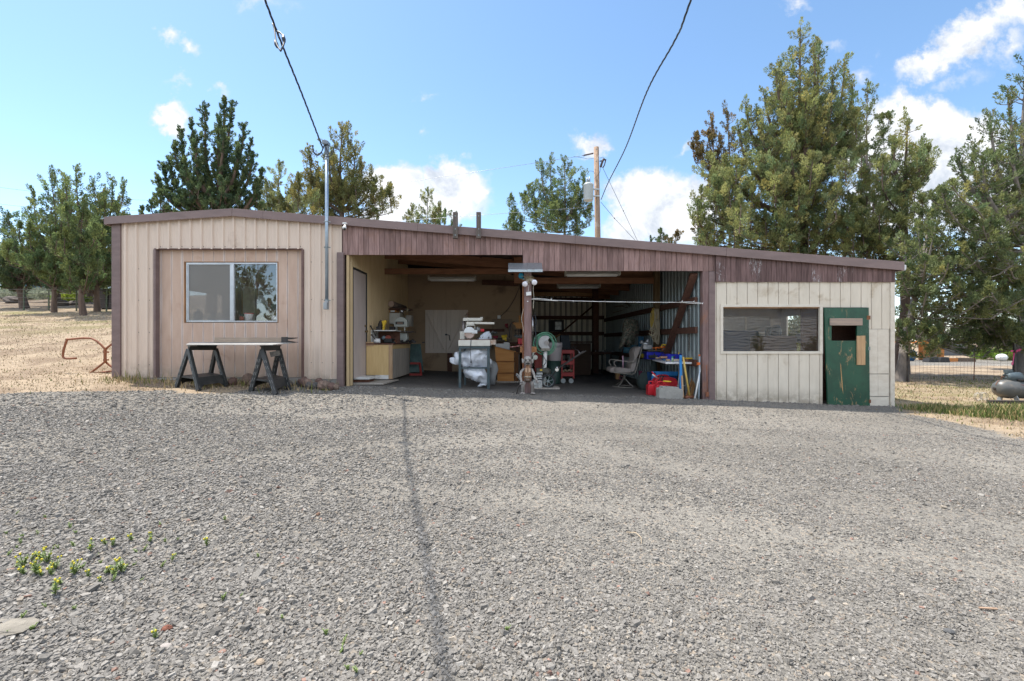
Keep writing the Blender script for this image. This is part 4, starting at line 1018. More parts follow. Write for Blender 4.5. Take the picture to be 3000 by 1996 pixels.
def jtree(name,label,seed,pal,base_px,Y,tips,trunk_r=.2,leaf=.11,bark=None,split=.35,group=None,trunk_bare=.12,pn=60,low=None,dens=1.0,pL=.5,pW=.15,nbk=1.0,basez=None,lean=None,up=(.25,.9),horiz=False):
    """juniper with one or more leaders. tips: (px,py,dY,width_m,start_py[,px_start])"""
    t=Tree(seed,pal,leaf,dens); t.horiz=horiz; bx=X(base_px,Y); bz=hz(bx,Y) if basez is None else basez
    base=Vector((bx,Y,bz)); r=t.r
    if group==GR: low=list(low or [])+[(base_px+t.r.uniform(-60,55),t.r.uniform(770,842),t.r.uniform(-.7,.6),.48,10,t.r.uniform(838,872)) for _ in range(6)]
    main=tips[0]; mt=T3(main[0],main[1],Y+main[2])
    H=mt.z-bz
    tp=[base+Vector((0,0,-.15))]
    for i in range(1,7):
        q=i/6*.75; tp.append(base.lerp(mt,q)+Vector((r.uniform(-.08,.08),r.uniform(-.08,.08),0)))
    t.t.tube([tp[0]]+tp[1:],[trunk_r*1.25]+[trunk_r*(1-.85*i/6) for i in range(1,7)],10,caps=False)
    for px,py,dY,wd,spy in tips:
        tipp=T3(px,py,Y+dY); sz=CZ-(spy-998)/F*Y
        q=min(.72,max(.05,(sz-bz)/H)); st=base.lerp(mt,q)
        L=(tipp-st).length
        nb=int(max(9,L*8.5*nbk*(1 if wd>.8 else .9)))
        pf=(lambda tt: (min(1,.55+tt*1.4) if tt<.32 else 1)*(1-max(0,tt-.3)/.7)**.75*.92+.10)
        w=wd
        if (px,py)!=(main[0],main[1]) or True:
            ism=(px,py)==(main[0],main[1])
            ck=None if ism else Vector((tipp.x*.92+st.x*.08,tipp.y*.92+st.y*.08,st.z+.16*(tipp.z-st.z)))
            t.leader(st,tipp,w,.1,nb,max(.03,trunk_r*.45),0.0 if ism else .2,up,pL,pW,pn,wig=.15,prof=pf,ctrl=ck)
    for _ in range(7):   # bare dead twigs
        q=r.uniform(.25,.8); p=base.lerp(mt,q); a=r.uniform(0,2*PI); L_=r.uniform(.5,1.3)*(1-q*.6)*H*.13
        e=p+Vector((math.cos(a)*L_,math.sin(a)*L_,L_*r.uniform(-.1,.5))); t.limb([p,p.lerp(e,.5)+Vector((0,0,r.uniform(-.1,.1))),e],.018,.005,4)
        for k in range(3): f_=p.lerp(e,r.uniform(.4,.95)); t.limb([f_,f_+Vector((r.gauss(0,.2),r.gauss(0,.2),r.gauss(.05,.15)))],.008,.003,4)
    for lw in (low or []):
        # boughs: (px,py,dY,R,n,root_py)
        c=T3(lw[0],lw[1],Y+lw[2]); rz=CZ-(lw[5]-998)/F*Y; q=max(.03,min(.7,(rz-bz)/H))
        t.clump(c,lw[3],lw[4],pL*.9,pW,pn,root=base.lerp(mt,q))
    return t.finish(name,label,base,bark,group)
# --- grove on the slope beside the workshop
GR='junipers in the grove on the grassy slope'
jtree('juniper_tree','dark juniper whose thick trunk leans at the outer edge of the slope grove',1,DARK,74,25,[(20,628,0,1.28,860),(-40,640,.5,1.20,850),(85,660,-.6,0.88,840)],.19,.12,m_bark,group=GR,low=[(110,790,-.4,0.59,16,830),(10,800,-.6,0.68,18,830),(50,760,.5,0.68,16,800),(130,740,-.5,0.51,12,800)])
jtree('juniper_tree','juniper with slim leaning trunk behind the plain grass, pointed dark top',2,GREEN,158,22.5,[(147,507,0,1.08,820),(100,560,.5,0.64,720),(185,560,-.3,0.64,730)],.11,.11,m_bark,group=GR,low=[(90,700,-.5,0.59,14,780),(190,760,-.5,0.59,14,800),(215,700,.4,0.51,12,760),(110,790,-.3,0.59,14,840),(160,800,-.7,0.51,10,840),(70,760,-.2,0.51,12,800)])
jtree('juniper_tree','tall slender juniper with bare lower trunk standing lowest on the slope',3,GREEN,246,21,[(222,497,0,0.80,800),(190,520,.2,0.44,680),(245,600,-.4,0.56,760)],.125,.105,m_bark,group=GR,low=[(190,720,-.5,0.51,12,780),(285,700,-.5,0.47,12,760),(200,640,-.5,0.47,10,720),(265,780,-.5,0.42,9,800),(205,800,-.5,0.42,8,830)],dens=.85)
jtree('juniper_tree','juniper with red brown trunk beside the workshop corner, ragged broad top',4,GREEN,285,23,[(273,533,0,0.96,830),(330,528,.4,0.72,720),(366,532,.6,0.72,700),(308,585,-.4,0.64,740)],.125,.105,m_bark,group=GR,low=[(330,720,-.5,0.59,14,780),(300,780,-.5,0.59,12,830),(350,800,.3,0.51,10,830),(245,760,.5,0.51,10,800)])
jtree('juniper_tree','thick trunked juniper set back between the slim leaning one and the tall slender one',5,DARK,168,27,[(180,580,0,1.28,830),(215,570,.3,0.80,760)],.16,.12,m_bark,group=GR,low=[(130,740,-.3,0.68,14,800),(230,760,-.3,0.68,14,810)])
jtree('juniper_tree','forked juniper set furthest back up the slope, half hidden by trunks',6,OLIVE,262,30,[(300,560,0,1.28,830),(250,600,0,0.96,800),(345,580,0,1.04,800)],.16,.14,m_bark,group=GR,low=[(255,790,0,0.68,12,820),(320,790,0,0.68,14,820)])
# --- behind the workshop
jtree('many_topped_juniper','big dark juniper with a cluster of narrow spires behind the tan gable',10,DARK,612,22,
 [(658,295,0,0.35,560),(600,310,-.3,0.39,600),(680,300,.4,0.30,520),(640,352,-.7,0.22,520),(531,380,.3,0.24,600),(508,418,-.4,0.22,600),(560,355,.6,0.28,600),(478,487,.2,0.30,640),(460,520,-.5,0.24,650),(715,370,-.2,0.24,560),(735,412,.3,0.26,600),(741,455,-.5,0.24,620),(766,500,.2,0.30,650),(752,530,-.6,0.24,660),(575,400,-.8,0.24,600),(655,385,-1.0,0.22,560),(700,430,-1,0.24,600),(600,450,1.0,0.37,620),(540,470,-1.1,0.28,640),(660,470,1.2,0.37,630),(497,470,.9,0.24,640)],.3,.115,m_bark,basez=1.0,
 low=[(470,590,-.5,0.58,16,640),(540,600,-.8,0.58,16,640),(620,600,-1,0.65,16,640),(700,600,-.8,0.65,16,640),(755,590,0,0.50,12,640),(450,625,.3,0.50,12,660),(580,560,-1,0.50,12,640),(660,560,-1,0.50,12,640)],pL=.33,pW=.105,nbk=1.9,up=(.6,1.5))
jtree('pale_juniper','thin pale green juniper between the many spired one and the mast',11,PALE,812,27,[(820,478,0,.95,640),(880,520,.5,.8,640),(780,530,-.4,.8,650),(850,560,-.6,.9,660),(905,560,.4,.8,660)],.2,.12,m_bark2,basez=1.0,low=[(800,610,0,.9,14,650),(860,610,-.3,.9,14,650),(760,600,0,.6,8,650),(920,600,0,.7,10,650)],dens=.8)
jtree('bronze_juniper','brownish green juniper with pointed crown right behind the steel mast',12,OLIVE,1000,21,[(1004,372,0,1.35,640),(906,440,-.4,.6,620),(1042,425,.4,.7,600),(960,470,-.6,.7,600),(1090,508,.3,.5,620),(930,510,.4,.8,640),(1060,480,-.4,.8,620)],.22,.11,m_bark,basez=.8,
 low=[(905,560,-.3,.75,16,640),(940,600,-.6,.8,14,640),(1100,570,-.2,.6,12,640),(1120,600,.2,.55,10,650),(1040,590,-.7,.8,14,640),(980,560,.6,.8,14,640)],nbk=1.1)
t=Tree(77,OLIVE,.1); 
b=Vector((X(1110,21.5),21.5,CZ-(690-998)/F*21.5)); 
jtree('small_juniper','small distant juniper top poking over the roof below the white cloud',13,PALE,1250,34,[(1255,558,0,1.1,700),(1205,605,.2,.6,700),(1285,600,-.2,.6,690)],.12,.13,m_bark2,basez=2.0,low=[(1200,650,0,.7,8,690),(1290,640,0,.6,8,690)],dens=.75)
jtree('small_juniper','low bushy juniper just behind the pair of wooden uprights',14,GREEN,1310,33,[(1305,622,0,.7,690),(1330,635,.2,.7,690),(1285,650,-.2,.5,690)],.1,.13,m_bark2,basez=2.0,dens=.75)
jtree('open_juniper','open branched juniper with twin tops beside the power pole transformer',15,GREEN,1650,25.5,[(1652,468,0,1.1,660),(1612,462,.3,.95,640),(1585,480,-.4,.8,640),(1712,510,.3,.75,640),(1560,560,-.3,.8,650),(1690,560,-.6,.9,650)],.2,.105,m_bark2,basez=.5,
 low=[(1545,590,-.3,.8,16,660),(1510,660,.2,.6,12,690),(1575,640,-.7,.8,14,680),(1630,640,-.9,.8,12,680),(1720,590,0,.55,10,650),(1725,640,.3,.6,10,680),(1680,670,-.5,.8,12,690),(1530,690,.3,.7,12,700)],dens=.9)
jtree('small_juniper','tiny dark juniper tip showing above the fascia beyond the power pole',16,DARK,1935,48,[(1936,675,0,1.0,720),(1905,700,.4,.4,720),(1968,705,0,.4,720)],.12,.16,m_bark,basez=2.0)
# --- big trees behind the shed end
jtree('tall_juniper','tallest juniper with golden green clumps behind the brown skirt',20,GOLD,2362,19,
 [(2345,88,0,1.5,640),(2400,118,.4,.6,420),(2385,135,-.5,.7,420),(2475,170,.3,.75,480),(2500,240,.2,.8,520),(2440,210,-.7,.9,520),(2285,180,.2,.55,380),(2272,200,-.4,.6,420),(2236,265,.3,.6,480),(2185,300,-.2,.8,520),(2215,330,-.7,.9,560),(2160,360,.4,.9,600),(2300,260,-1.0,.8,480),(2360,280,-1.2,.8,500),(2400,300,1.2,1.1,560),(2250,380,1,1.1,600),(2120,470,-.4,.8,640),(2320,420,-1.6,.8,600),(2440,400,-1.2,.8,580),(2230,470,-1.4,.8,620)],.34,.105,m_bark,basez=.0,
 low=[(2080,520,-.2,.9,22,680),(2110,590,-.9,.9,20,700),(2150,540,-1.4,.9,18,680),(2060,600,.2,.7,14,700),(2200,620,-1.6,.9,20,720),(2270,560,-1.8,.8,16,680),(2330,620,-1.9,.8,14,700),(2390,520,-1.7,.8,14,660),(2440,560,-1.2,.9,18,680),(2470,480,-.6,.9,16,620),(2420,640,-1.6,.9,16,720),(2150,680,-1.2,.9,18,740),(2240,690,-1.4,.9,16,740),(2100,670,.3,.9,16,740),(2360,560,-1.9,.6,10,640),(2490,380,-.3,.7,14,560),(2300,700,-1.5,.8,14,740),(2420,700,-1.2,.9,14,740),(2480,640,-.6,.9,14,700),(2470,710,.2,.9,14,740),(2520,600,.4,.8,12,660),(2370,700,-1.6,.7,12,740)],pL=.44,pW=.15,pn=62,nbk=1.15)
jtree('bronze_juniper','dark bronze juniper with sparse crooked tops beside the tallest one',21,BROWN+[(.07,.075,.035)],2140,22,[(2130,328,0,.6,640),(2083,342,.3,.55,560),(2110,400,-.4,.5,600)],.13,.11,m_bark,basez=.0,low=[(2040,430,.2,.42,9,560),(2070,420,-.2,.4,8,560),(2090,480,0,.45,9,600),(2035,455,-.3,.35,6,580),(2050,680,-.5,.8,14,720),(2085,720,-.3,.9,16,740)],dens=.8)
jtree('slim_fir','slim straight conifer with bare pole trunk behind the bronze shed skirt',22,BLUEG,2545,24,[(2542,248,0,.85,560)],.15,.115,m_bark2,basez=.0,low=[(2590,420,.2,.5,7,470),(2490,450,-.2,.5,7,500),(2600,360,0,.3,4,390),(2510,350,0,.35,5,390)],dens=.8,nbk=.85,up=(-.1,.5))
jtree('golden_juniper','juniper with a rounded golden top and long low boughs behind the green door',23,GOLD,2640,18,[(2660,348,0,.8,640),(2705,420,.2,.6,560),(2620,420,-.4,.7,560),(2690,460,-.6,.7,580),(2590,470,.3,.7,600)],.24,.105,m_bark,basez=.0,
 low=[(2720,480,.3,.55,10,560),(2600,560,-.8,.8,14,640),(2540,560,-.5,.8,14,640),(2680,590,-.9,.6,10,640),(2560,640,-1,.8,14,700),(2640,660,-1.2,.8,12,720),(2500,660,-.6,.8,14,720),(2560,720,-.8,.8,14,760),(2700,710,-1,.6,10,740),(2600,740,-1,.8,12,760),(2530,720,-.4,.8,12,760),(2480,740,.3,.8,12,770)],nbk=1.05)
# near tree at the corner, heavy drooping boughs over the fence
jtree('spreading_juniper','juniper whose dark trunk rises at the cream corner, boughs reaching the ground',24,BLUEG,2634,14.8,[(2745,600,.6,.9,800),(2690,660,-.3,.8,820),(2830,660,.4,.8,840),(2650,700,-.5,.9,880),(2740,660,-.7,1.0,860)],.16,.095,m_bark2,
 low=[(2660,800,-.4,.55,16,880),(2665,1000,-.5,.45,20,1030),(2640,970,-.6,.4,14,1000),(2690,960,-.2,.45,12,960),(2700,880,-.6,.7,18,920),(2760,840,-.4,.8,20,900),(2740,930,.2,.6,14,940),(2820,900,-.3,.75,18,930),(2800,960,.2,.7,18,960),(2860,850,.2,.8,18,900),(2880,960,.4,.7,18,960),(2700,780,-.7,.7,14,860),(2790,760,-.6,.8,16,850),(2850,780,.3,.8,16,860),(2720,970,-.6,.4,8,970),(2840,1000,.5,.5,12,970)],pL=.38,pW=.105,pn=50,nbk=.8,dens=.7,horiz=True)
jtree('spreading_juniper','large blue green juniper towering at the photo edge above the compressor',25,BLUEG,3010,15.5,[(3010,185,0,1.5,700),(2900,330,-.4,1.2,640),(2950,260,.4,1.1,560),(2850,430,.3,1.1,640),(2805,460,-.3,.7,640),(3080,300,0,1.5,700),(2880,470,-.9,1.0,680),(2960,420,-1.0,1.0,640),(2770,560,.2,.9,700)],.3,.10,m_bark2,
 low=[(2770,640,-.4,.8,20,740),(2830,620,-1,.9,20,720),(2900,640,-1.2,.9,20,740),(2970,620,-1.2,.9,18,720),(2800,720,-.9,.9,20,780),(2880,740,-1.3,.9,20,800),(2960,760,-1.4,.9,20,820),(2740,740,.3,.8,16,780),(2830,830,-.9,.8,18,860),(2920,850,-1.2,.9,20,880),(2990,880,-1,.9,18,900),(2900,930,-.8,.75,18,930),(2970,960,-.8,.7,16,950),(2940,700,.6,.9,16,760),(3050,700,-.8,1,18,800),(3060,860,-.6,1,18,880),(2930,1000,-.4,.5,12,980)],pL=.42,pW=.12,pn=54,nbk=.8,dens=.72,horiz=True)
# far belt of junipers beyond the right hand field and up the slope
proto=bpy.data.objects['spreading_juniper']
FAR='distant junipers beyond the fenced field'
for i,(px,Y,s) in enumerate(((2700,52,.9),(2790,60,1.1),(2880,55,.9),(2960,48,1.0),(3060,52,1.1),(2560,60,1.2),(2640,70,1.2),(2840,75,1.3),(2930,80,1.3),(3120,66,1.3))):
    x=X(px,Y); o=dup(proto,(x,Y,hz(x,Y)-.1),U(0,6.3),'hazy round topped juniper far beyond the fenced field',FAR,s*.8)
proto=bpy.data.objects['juniper_tree.003'] if 'juniper_tree.003' in bpy.data.objects else bpy.data.objects['juniper_tree']
FAR2='distant junipers up the slope behind the grove'
for i,(px,Y,s) in enumerate(((-60,38,.95),(40,44,.85),(120,40,.7),(205,42,.7),(300,38,.6),(350,42,.75),(430,45,.62),(395,52,.7),(-140,36,1.0),(-20,55,1.0))):
    x=X(px,Y); o=dup(proto,(x,Y,hz(x,Y)-.1),U(0,6.3),'distant juniper up the slope behind the grove',FAR2,s*1.0)
print('leaves',NLEAF)
# ================================================================ yard: mast, cables, pole, sawhorses, fences, far things
m_steel=mat('galvanised_pipe',(.36,.43,.50),(.27,.33,.39),.35,.7,ns=10,bump=0)
m_cable=mat('black_cable',(.035,.038,.045),None,.5,bump=0)
m_black=mat('black_plastic',(.022,.024,.024),(.045,.045,.042),.5,ns=12,bump=.05,dirt=(.10,.09,.075),dirt_s=6,dirt_lo=.6,dirt_hi=.8)
m_rubber=mat('rubber',(.03,.03,.032),None,.7,bump=0)
m_white=mat('white_plastic',(.75,.75,.74),(.62,.62,.6),.4,bump=0)
m_whitep=mat('white_paint',(.72,.72,.70),(.55,.54,.50),.5,ns=10,bump=.05)
m_rust=mat('rusty_pipe',(.26,.10,.05),(.17,.065,.035),.7,ns=20,bump=.2)
m_wire=mat('fence_wire',(.16,.15,.14),None,.5,.6,bump=0)
m_red=mat('red_plastic',(.55,.02,.03),(.42,.015,.022),.4,ns=5,bump=0)
m_blue=mat('blue_plastic',(.02,.22,.55),(.015,.17,.42),.45,bump=0)
m_yel=mat('yellow_plastic',(.75,.5,.03),(.62,.4,.03),.45,bump=0)
m_org=mat('orange_plastic',(.75,.16,.02),(.6,.12,.02),.45,bump=0)
m_iron=mat('dark_iron',(.05,.05,.05),(.09,.07,.06),.55,.5,ns=12,bump=.1)
m_chrome=mat('chrome',(.7,.7,.72),None,.2,.9,bump=0)
m_stick=wood('plain_wood',(.45,.31,.19),(.33,.21,.12),'z',.8,.1)
m_stickx=wood('plain_wood_board',(.45,.33,.22),(.30,.21,.14),'x',.8,.12)
def pbox(m,px0,px1,py0,py1,Y0,dep): return m.box((X(px0,Y0),Y0,Z(py1,Y0)),(X(px1,Y0),Y0+dep,Z(py0,Y0)))
# service mast
ym=8.69; xm=X(957.3,ym)
t=thing('service_mast','galvanised conduit mast with weatherhead strapped to the tan wall and fascia','mast',(xm,ym,Z(908,ym)))
m=MB(); m.cyl((xm,ym,Z(884,ym)),(xm,ym,Z(432,ym)),.031,n=14); m.cyl((xm,ym,Z(470,ym)),(xm,ym,Z(462,ym)),.036); m.build('mast_pipe',m_steel,t)
m=MB(); m.lathe([(.036,0),(.042,.05),(.043,.16),(.038,.19)],(xm,ym,Z(455,ym)),14); m.prism([(xm-.055,Z(426,ym)),(xm+.052,Z(428,ym)),(xm+.052,Z(418,ym)),(xm-.01,Z(414.5,ym)),(xm-.055,Z(417,ym))],ym-.09,ym+.05); m.build('weatherhead',mat('weatherhead',(.22,.25,.28),None,.45,.5),t,bevel=.004)
m=MB(); m.box((X(950,ym),ym-.05,Z(907,ym)),(X(960.5,ym),ym+.06,Z(887,ym))); m.cyl((xm,ym,Z(888,ym)),(xm,ym,Z(881,ym)),.037); m.build('junction_box',mat('grey_fitting',(.35,.37,.38),None,.5,.2),t,bevel=.006)
for py in (650,724.5,880):
    m=MB(); m.tube([(xm-.06,ym+.03,Z(py,ym)),(xm-.036,ym+.02,Z(py,ym)),(xm-.03,ym-.025,Z(py,ym)),(xm+.03,ym-.025,Z(py,ym)),(xm+.036,ym+.02,Z(py,ym)),(xm+.06,ym+.03,Z(py,ym))],.011,6); m.build('pipe_strap',m_galv,t)
for pts in ([(951,425),(945,440),(938,452),(928,456),(920,449),(916.5,436),(916,428)],[(950,425),(944,440),(943,448),(948,456),(958,459.5),(968,457),(975,449),(977,438),(976,430)],[(953,426),(960,445),(968,452),(973,440)],[(951,424),(943,443),(934,451),(926,452),(919,444),(917,432)]):
    m=MB(); m.tube(smooth_pts([P(a,b,ym-.06-.01*i%3) for i,(a,b) in enumerate(pts)],4),.009,6); m.build('drip_loop',m_cable,t)
m=MB(); c=P(916,428,ym-.06); m.ball(c,.022,8,6); m.build('cable_connector',m_black,t)
# overhead service cables
def twisted(name,pts,label,r=.0068,pitch=.46,strands=3,rad_=.0095,n=220):
    pts=[Vector(p) for p in pts]; L=[0]
    for a,b in zip(pts[:-1],pts[1:]): L.append(L[-1]+(b-a).length)
    m=MB()
    def at(s):
        for i in range(len(L)-1):
            if s<=L[i+1]: return pts[i].lerp(pts[i+1],(s-L[i])/(L[i+1]-L[i]))
        return pts[-1]
    N=int(min(900,L[-1]/pitch*9))
    for k in range(strands):
        q=[]
        for i in range(N+1):
            s=L[-1]*i/N; p=at(s); a=2*PI*(s/pitch+k/strands)
            q.append(p+Vector((math.cos(a),.3*math.sin(a),math.sin(a)))*rad_)
        m.tube(q,r,5)
    return m.build(name,m_cable,None,label,'cable',recalc=False)
A=Vector((X(948,ym),ym-.05,Z(436,ym)))
pth=smooth_pts([A,(-3.45,7.5,5.33),(-3.26,6,5.80),(-2.72,3,6.62),(-1.75,-2,7.35),(-.5,-9,7.6)],14)
twisted('service_cable',pth,'twisted black service cable sloping up from the steel mast with a spliced loop')
sp=P(810,120,6.35)
m=MB()
for pts,r in ([[(799,70),(808,90),(822,97),(831,112),(832,128),(826,142),(822,150)],.012],[[(802,76),(806,100),(808,118),(812,133),(822,150)],.011]):
    m.tube(smooth_pts([P(a,b,6.35-.0035*(b-100)) for a,b in pts],5),r,6)
for (a,b),(c,d) in (((829.5,104),(832.5,124)),((806,121),(813,139))): m.tube([P(a,b,6.34),P((a+c)/2,(b+d)/2,6.3),P(c,d,6.28)],[.018,.028,.018],8)
m.build('cable_splice',m_cable,None,'loop of taped splices bulging from the cable above the steel mast','cable splice')
yp_=23
pole_top=P(1747,432,yp_)
twisted('service_cable',smooth_pts([P(1761,585,yp_),P(1782,535,20.6),P(1833,433,16.6),P(1896,267,12.0),P(1979,115,9.6),P(2024,0,8.2),(2.6,3,7.6),(1.8,-4,7.9),(1.0,-10,8.0)],8),'twisted black cable rising from the power pole over the roof toward the camera',.010,.8,3,.012)
# power pole
pb_=P(1757,740,yp_); pb_.z=hz(pb_.x,yp_)-.2
t=thing('power_pole','weathered brown power pole with grey transformer standing behind the workshop','power pole',pb_)
m=MB(); m.tube([pb_,pb_.lerp(pole_top,.5),pole_top],[.17,.15,.128],14); m.build('pole',wood('pole_wood',(.36,.245,.165),(.20,.135,.10),'z',.85,0,dirt=(.42,.33,.26)),t)
tc=P(1724,563,yp_-.25)
m=MB(); m.lathe([(.20,-.44),(.245,-.40),(.25,.32),(.262,.33),(.262,.36),(.20,.43),(.06,.47)],tc,20); m.box((tc.x+.2,tc.y-.02,tc.z+.12),(pole_top.x+.1,tc.y+.08,tc.z+.17)); m.box((tc.x+.2,tc.y-.02,tc.z-.22),(pole_top.x+.12,tc.y+.08,tc.z-.17))
tf=m.build('transformer',mat('transformer_grey',(.50,.54,.56),(.42,.46,.48),.45),t)
for dx,h in ((-.06,.30),(.05,.34)):
    m=MB(); m.lathe([(.035,.42),(.055,.5),(.035,.54),(.055,.6),(.035,.63),(.03,.42+h)],(tc.x+dx,tc.y,tc.z),10); m.build('bushing',mat('bushing_grey',(.28,.29,.3),None,.3),tf)
m=MB(); a=P(1740,449,yp_-.1); b=P(1704,457,yp_-.1); m.cyl(a,b,.012)
for i in range(9): q=a.lerp(b,.1+.8*i/9); m.cyl(q-Vector((.02,0,-.005)),q+Vector((.02,0,-.005)),.05,n=8)
m.build('strain_insulator',mat('insulator_dark',(.10,.06,.055),None,.3),t)
m=MB(); m.tube([P(1757,473,yp_),P(1767,470,yp_),P(1768,472,yp_)],.03,6); m.tube([P(1768,466,yp_),P(1762,482,yp_),P(1760,490,yp_)],.055,8); m.tube([P(1774,472,yp_),P(1771,484,yp_),P(1766,492,yp_)],.028,6); m.cyl(P(1766,466,yp_),P(1776,470,yp_),.04); m.build('fuse_cutout',mat('cutout',(.07,.045,.04),None,.4),t)
for pts in ([(1740,464),(1722,466),(1704,462),(1680,459)],[(1757,464),(1766,461),(1772,466)],[(1721,512),(1726,502),(1738,503),(1742,510)],[(1760,488),(1757,505),(1745,520),(1741,524)],[(1724,600),(1702,610),(1690,585),(1700,560)]):
    m=MB(); m.tube(smooth_pts([P(a,b,yp_-.15) for a,b in pts],4),.008,5); m.build('jumper_wire',m_cable,t)
for pts in ([(1765,490),(1826,618),(1872,715)],[(1760,592),(1800,640),(1868,712)]):
    m=MB(); e=[P(a,b,yp_+i*1.0) for i,(a,b) in enumerate(pts)]; m.tube(e,.010,5); m.ball(e[1],.045,8,6,(.6,.6,1)); m.build('guy_wire',m_cable,t)
m=MB()
for z in (pole_top.z-.15,pole_top.z-.75): m.cyl((pole_top.x-.02,yp_-.15,z),(pole_top.x-.02,yp_-.12,z),.03,n=8)
m.build('pole_bolt',m_galv,t)
for (a,b,lab,sg) in (((1700,458,22.9),(-700,760,70),'thin high line running from the pole insulator down beyond the treetops',.8),((1741,606,22.9),(-900,760,75),'pale lower line running from the pole past the open branched juniper',.6)):
    m=MB(); m.tube(catenary(P(*a),P(*b),sg,24),.009,4); m.build('power_line',mat('line_alu_%d'%a[1],(.4,.42,.45),None,.4,.5,bump=0),None,lab,'power line')
for a,b,lab in (((-60,541,60),(560,590,66),'thin utility line crossing the sky above the slope grove'),((-60,590,52),(430,615,60),'second thin utility line sagging just under the grove tops')):
    m=MB(); m.tube(catenary(P(*a),P(*b),.5,16),.018,4); m.build('power_line',m_cable,None,lab,'power line')
# security camera
t=thing('security_camera','small white security camera under the fascia where tan metal meets brown boards','camera',P(1008,672,8.72))
m=MB(); pbox(m,1003,1014,652,656,8.72,.12); m.build('camera_mount',m_white,t,bevel=.004)
m=MB(); c=P(1009,668,8.66); m.cyl(c+Vector((-.01,.06,.06)),c,.022); m.ball(c,.04,12,8,(1,1.1,.9)); cb_=m.build('camera_body',m_white,t)
m=MB(); m.cyl(c+Vector((.012,-.02,-.02)),c+Vector((.02,-.05,-.04)),.022); m.build('camera_lens',m_black,cb_)
# metal rain hood on the centre post + lamps
hy=8.87
m=MB(); a0,a1=X(1489,8.66),X(1589,8.66)
for x0,x1,dz in ((a0,X(1545,8.66),0),(X(1545.3,8.66),a1,.003)):
    m.prism([(hy-.003,Z(771,8.87)+dz),(hy,Z(771,8.87)-.004),(8.60,Z(791,8.60)),(8.60,Z(797,8.60)),(8.597,Z(797,8.60)),(8.595,Z(790.2,8.6)+dz)],x0,x1,'x')
m.build('rain_hood',mat('spangled_zinc',(.42,.46,.49),(.30,.34,.36),.33,.75,ns=60,bump=0,dirt=(.3,.3,.29),dirt_s=9),None,'spangled zinc hood bent over the centre post above the lamps','metal hood')
t=thing('floodlight','twin white flood bulbs on a twiggy bracket under the zinc hood','floodlight',P(1548,815,8.80))
m=MB(); pbox(m,1541,1553,812,830,8.80,.06); m.tube([P(1548,820,8.8),P(1543,826,8.76)],.03,8); m.tube([P(1550,816,8.8),P(1561,823,8.75)],.032,8); m.build('lamp_holder',mat('tan_holder',(.42,.36,.26),None,.6),t,bevel=.004)
for a,b in (((1543,826),(1535.5,836)),((1560,822),(1568,830))):
    m=MB(); p0=P(*a,8.76);p1=P(*b,8.62); d=(p1-p0).normalized(); m.tube([p0,p0+d*.05,p0+d*.11,p0+d*.135,p0+d*.14],[.024,.028,.054,.05,.02],14); m.build('flood_bulb',mat('frosted_bulb',(.82,.81,.86),None,.3,bump=0),t)
m=MB(); r=random.Random(4)
for i in range(34):
    c=P(1548+r.gauss(0,6),816+r.gauss(0,4),8.78+r.gauss(0,.02)); d=Vector((r.gauss(0,1),r.gauss(0,.5),r.gauss(0,.6)))*.05; m.tube([c-d,c+d*.2+Vector((0,0,.005)),c+d],.003,4)
m.build('nest_twigs',mat('straw_twigs',(.38,.30,.18),(.28,.2,.11),.9),t,recalc=False)
m=MB(); m.prism([(X(1541,8.8),Z(856,8.8)),(X(1556,8.8),Z(854.5,8.8)),(X(1556.5,8.8),Z(865,8.8)),(X(1542,8.8),Z(867,8.8))],8.80,8.845); m.tube([P(1547,855,8.82),P(1549,842,8.82),P(1550,834,8.82)],.004,5); m.build('sensor_box',m_white,None,'small white sensor box hung on the centre post under flood bulbs','sensor',bevel=.003)
c=P(1527,808.5,8.9); m=MB(); m.ball(c,.055,12,8,(1,.8,1.05)); m.tube([c+Vector((.045,-.03,-.05)),c+Vector((.05,-.03,-.085))],.018,8)
for k in range(6): a=2*PI*k/6; m.tube([c+Vector((.057*math.cos(a),-.02,.057*math.sin(a))),c+Vector((.02*math.cos(a),-.055,.02*math.sin(a)))],.006,5)
m.build('blue_lantern',mat('blue_cage',(.02,.28,.42),None,.35,bump=0),None,'round bright blue lantern cage hanging by the centre post top','lantern')
m=MB(); pbox(m,1544,1548,882,884.5,8.84,.008); m.build('paper_tag',m_white,None,'scrap of white paper stapled to the centre post','paper scrap')
m=MB(); m.tube(smooth_pts([P(1563,832,8.82),P(1562,850,8.85),P(1564,870,8.86),P(1563,890,8.86),P(1562,905,8.86)],4),.006,5); m.build('loose_cord',mat('cream_cord',(.5,.45,.36),None,.7),None,'cream flex hanging beside the centre post from the flood bulbs','cord')
m=MB(); m.tube(smooth_pts([P(1534,905,8.86),P(1529,925,8.84),P(1528.5,940,8.84),P(1532,955,8.85),P(1533.5,975,8.86)],4),.005,5); m.build('loose_cord',bpy.data.materials['cream_cord'],None,'bent cream flex clipped to the orange edge of the centre post','cord')
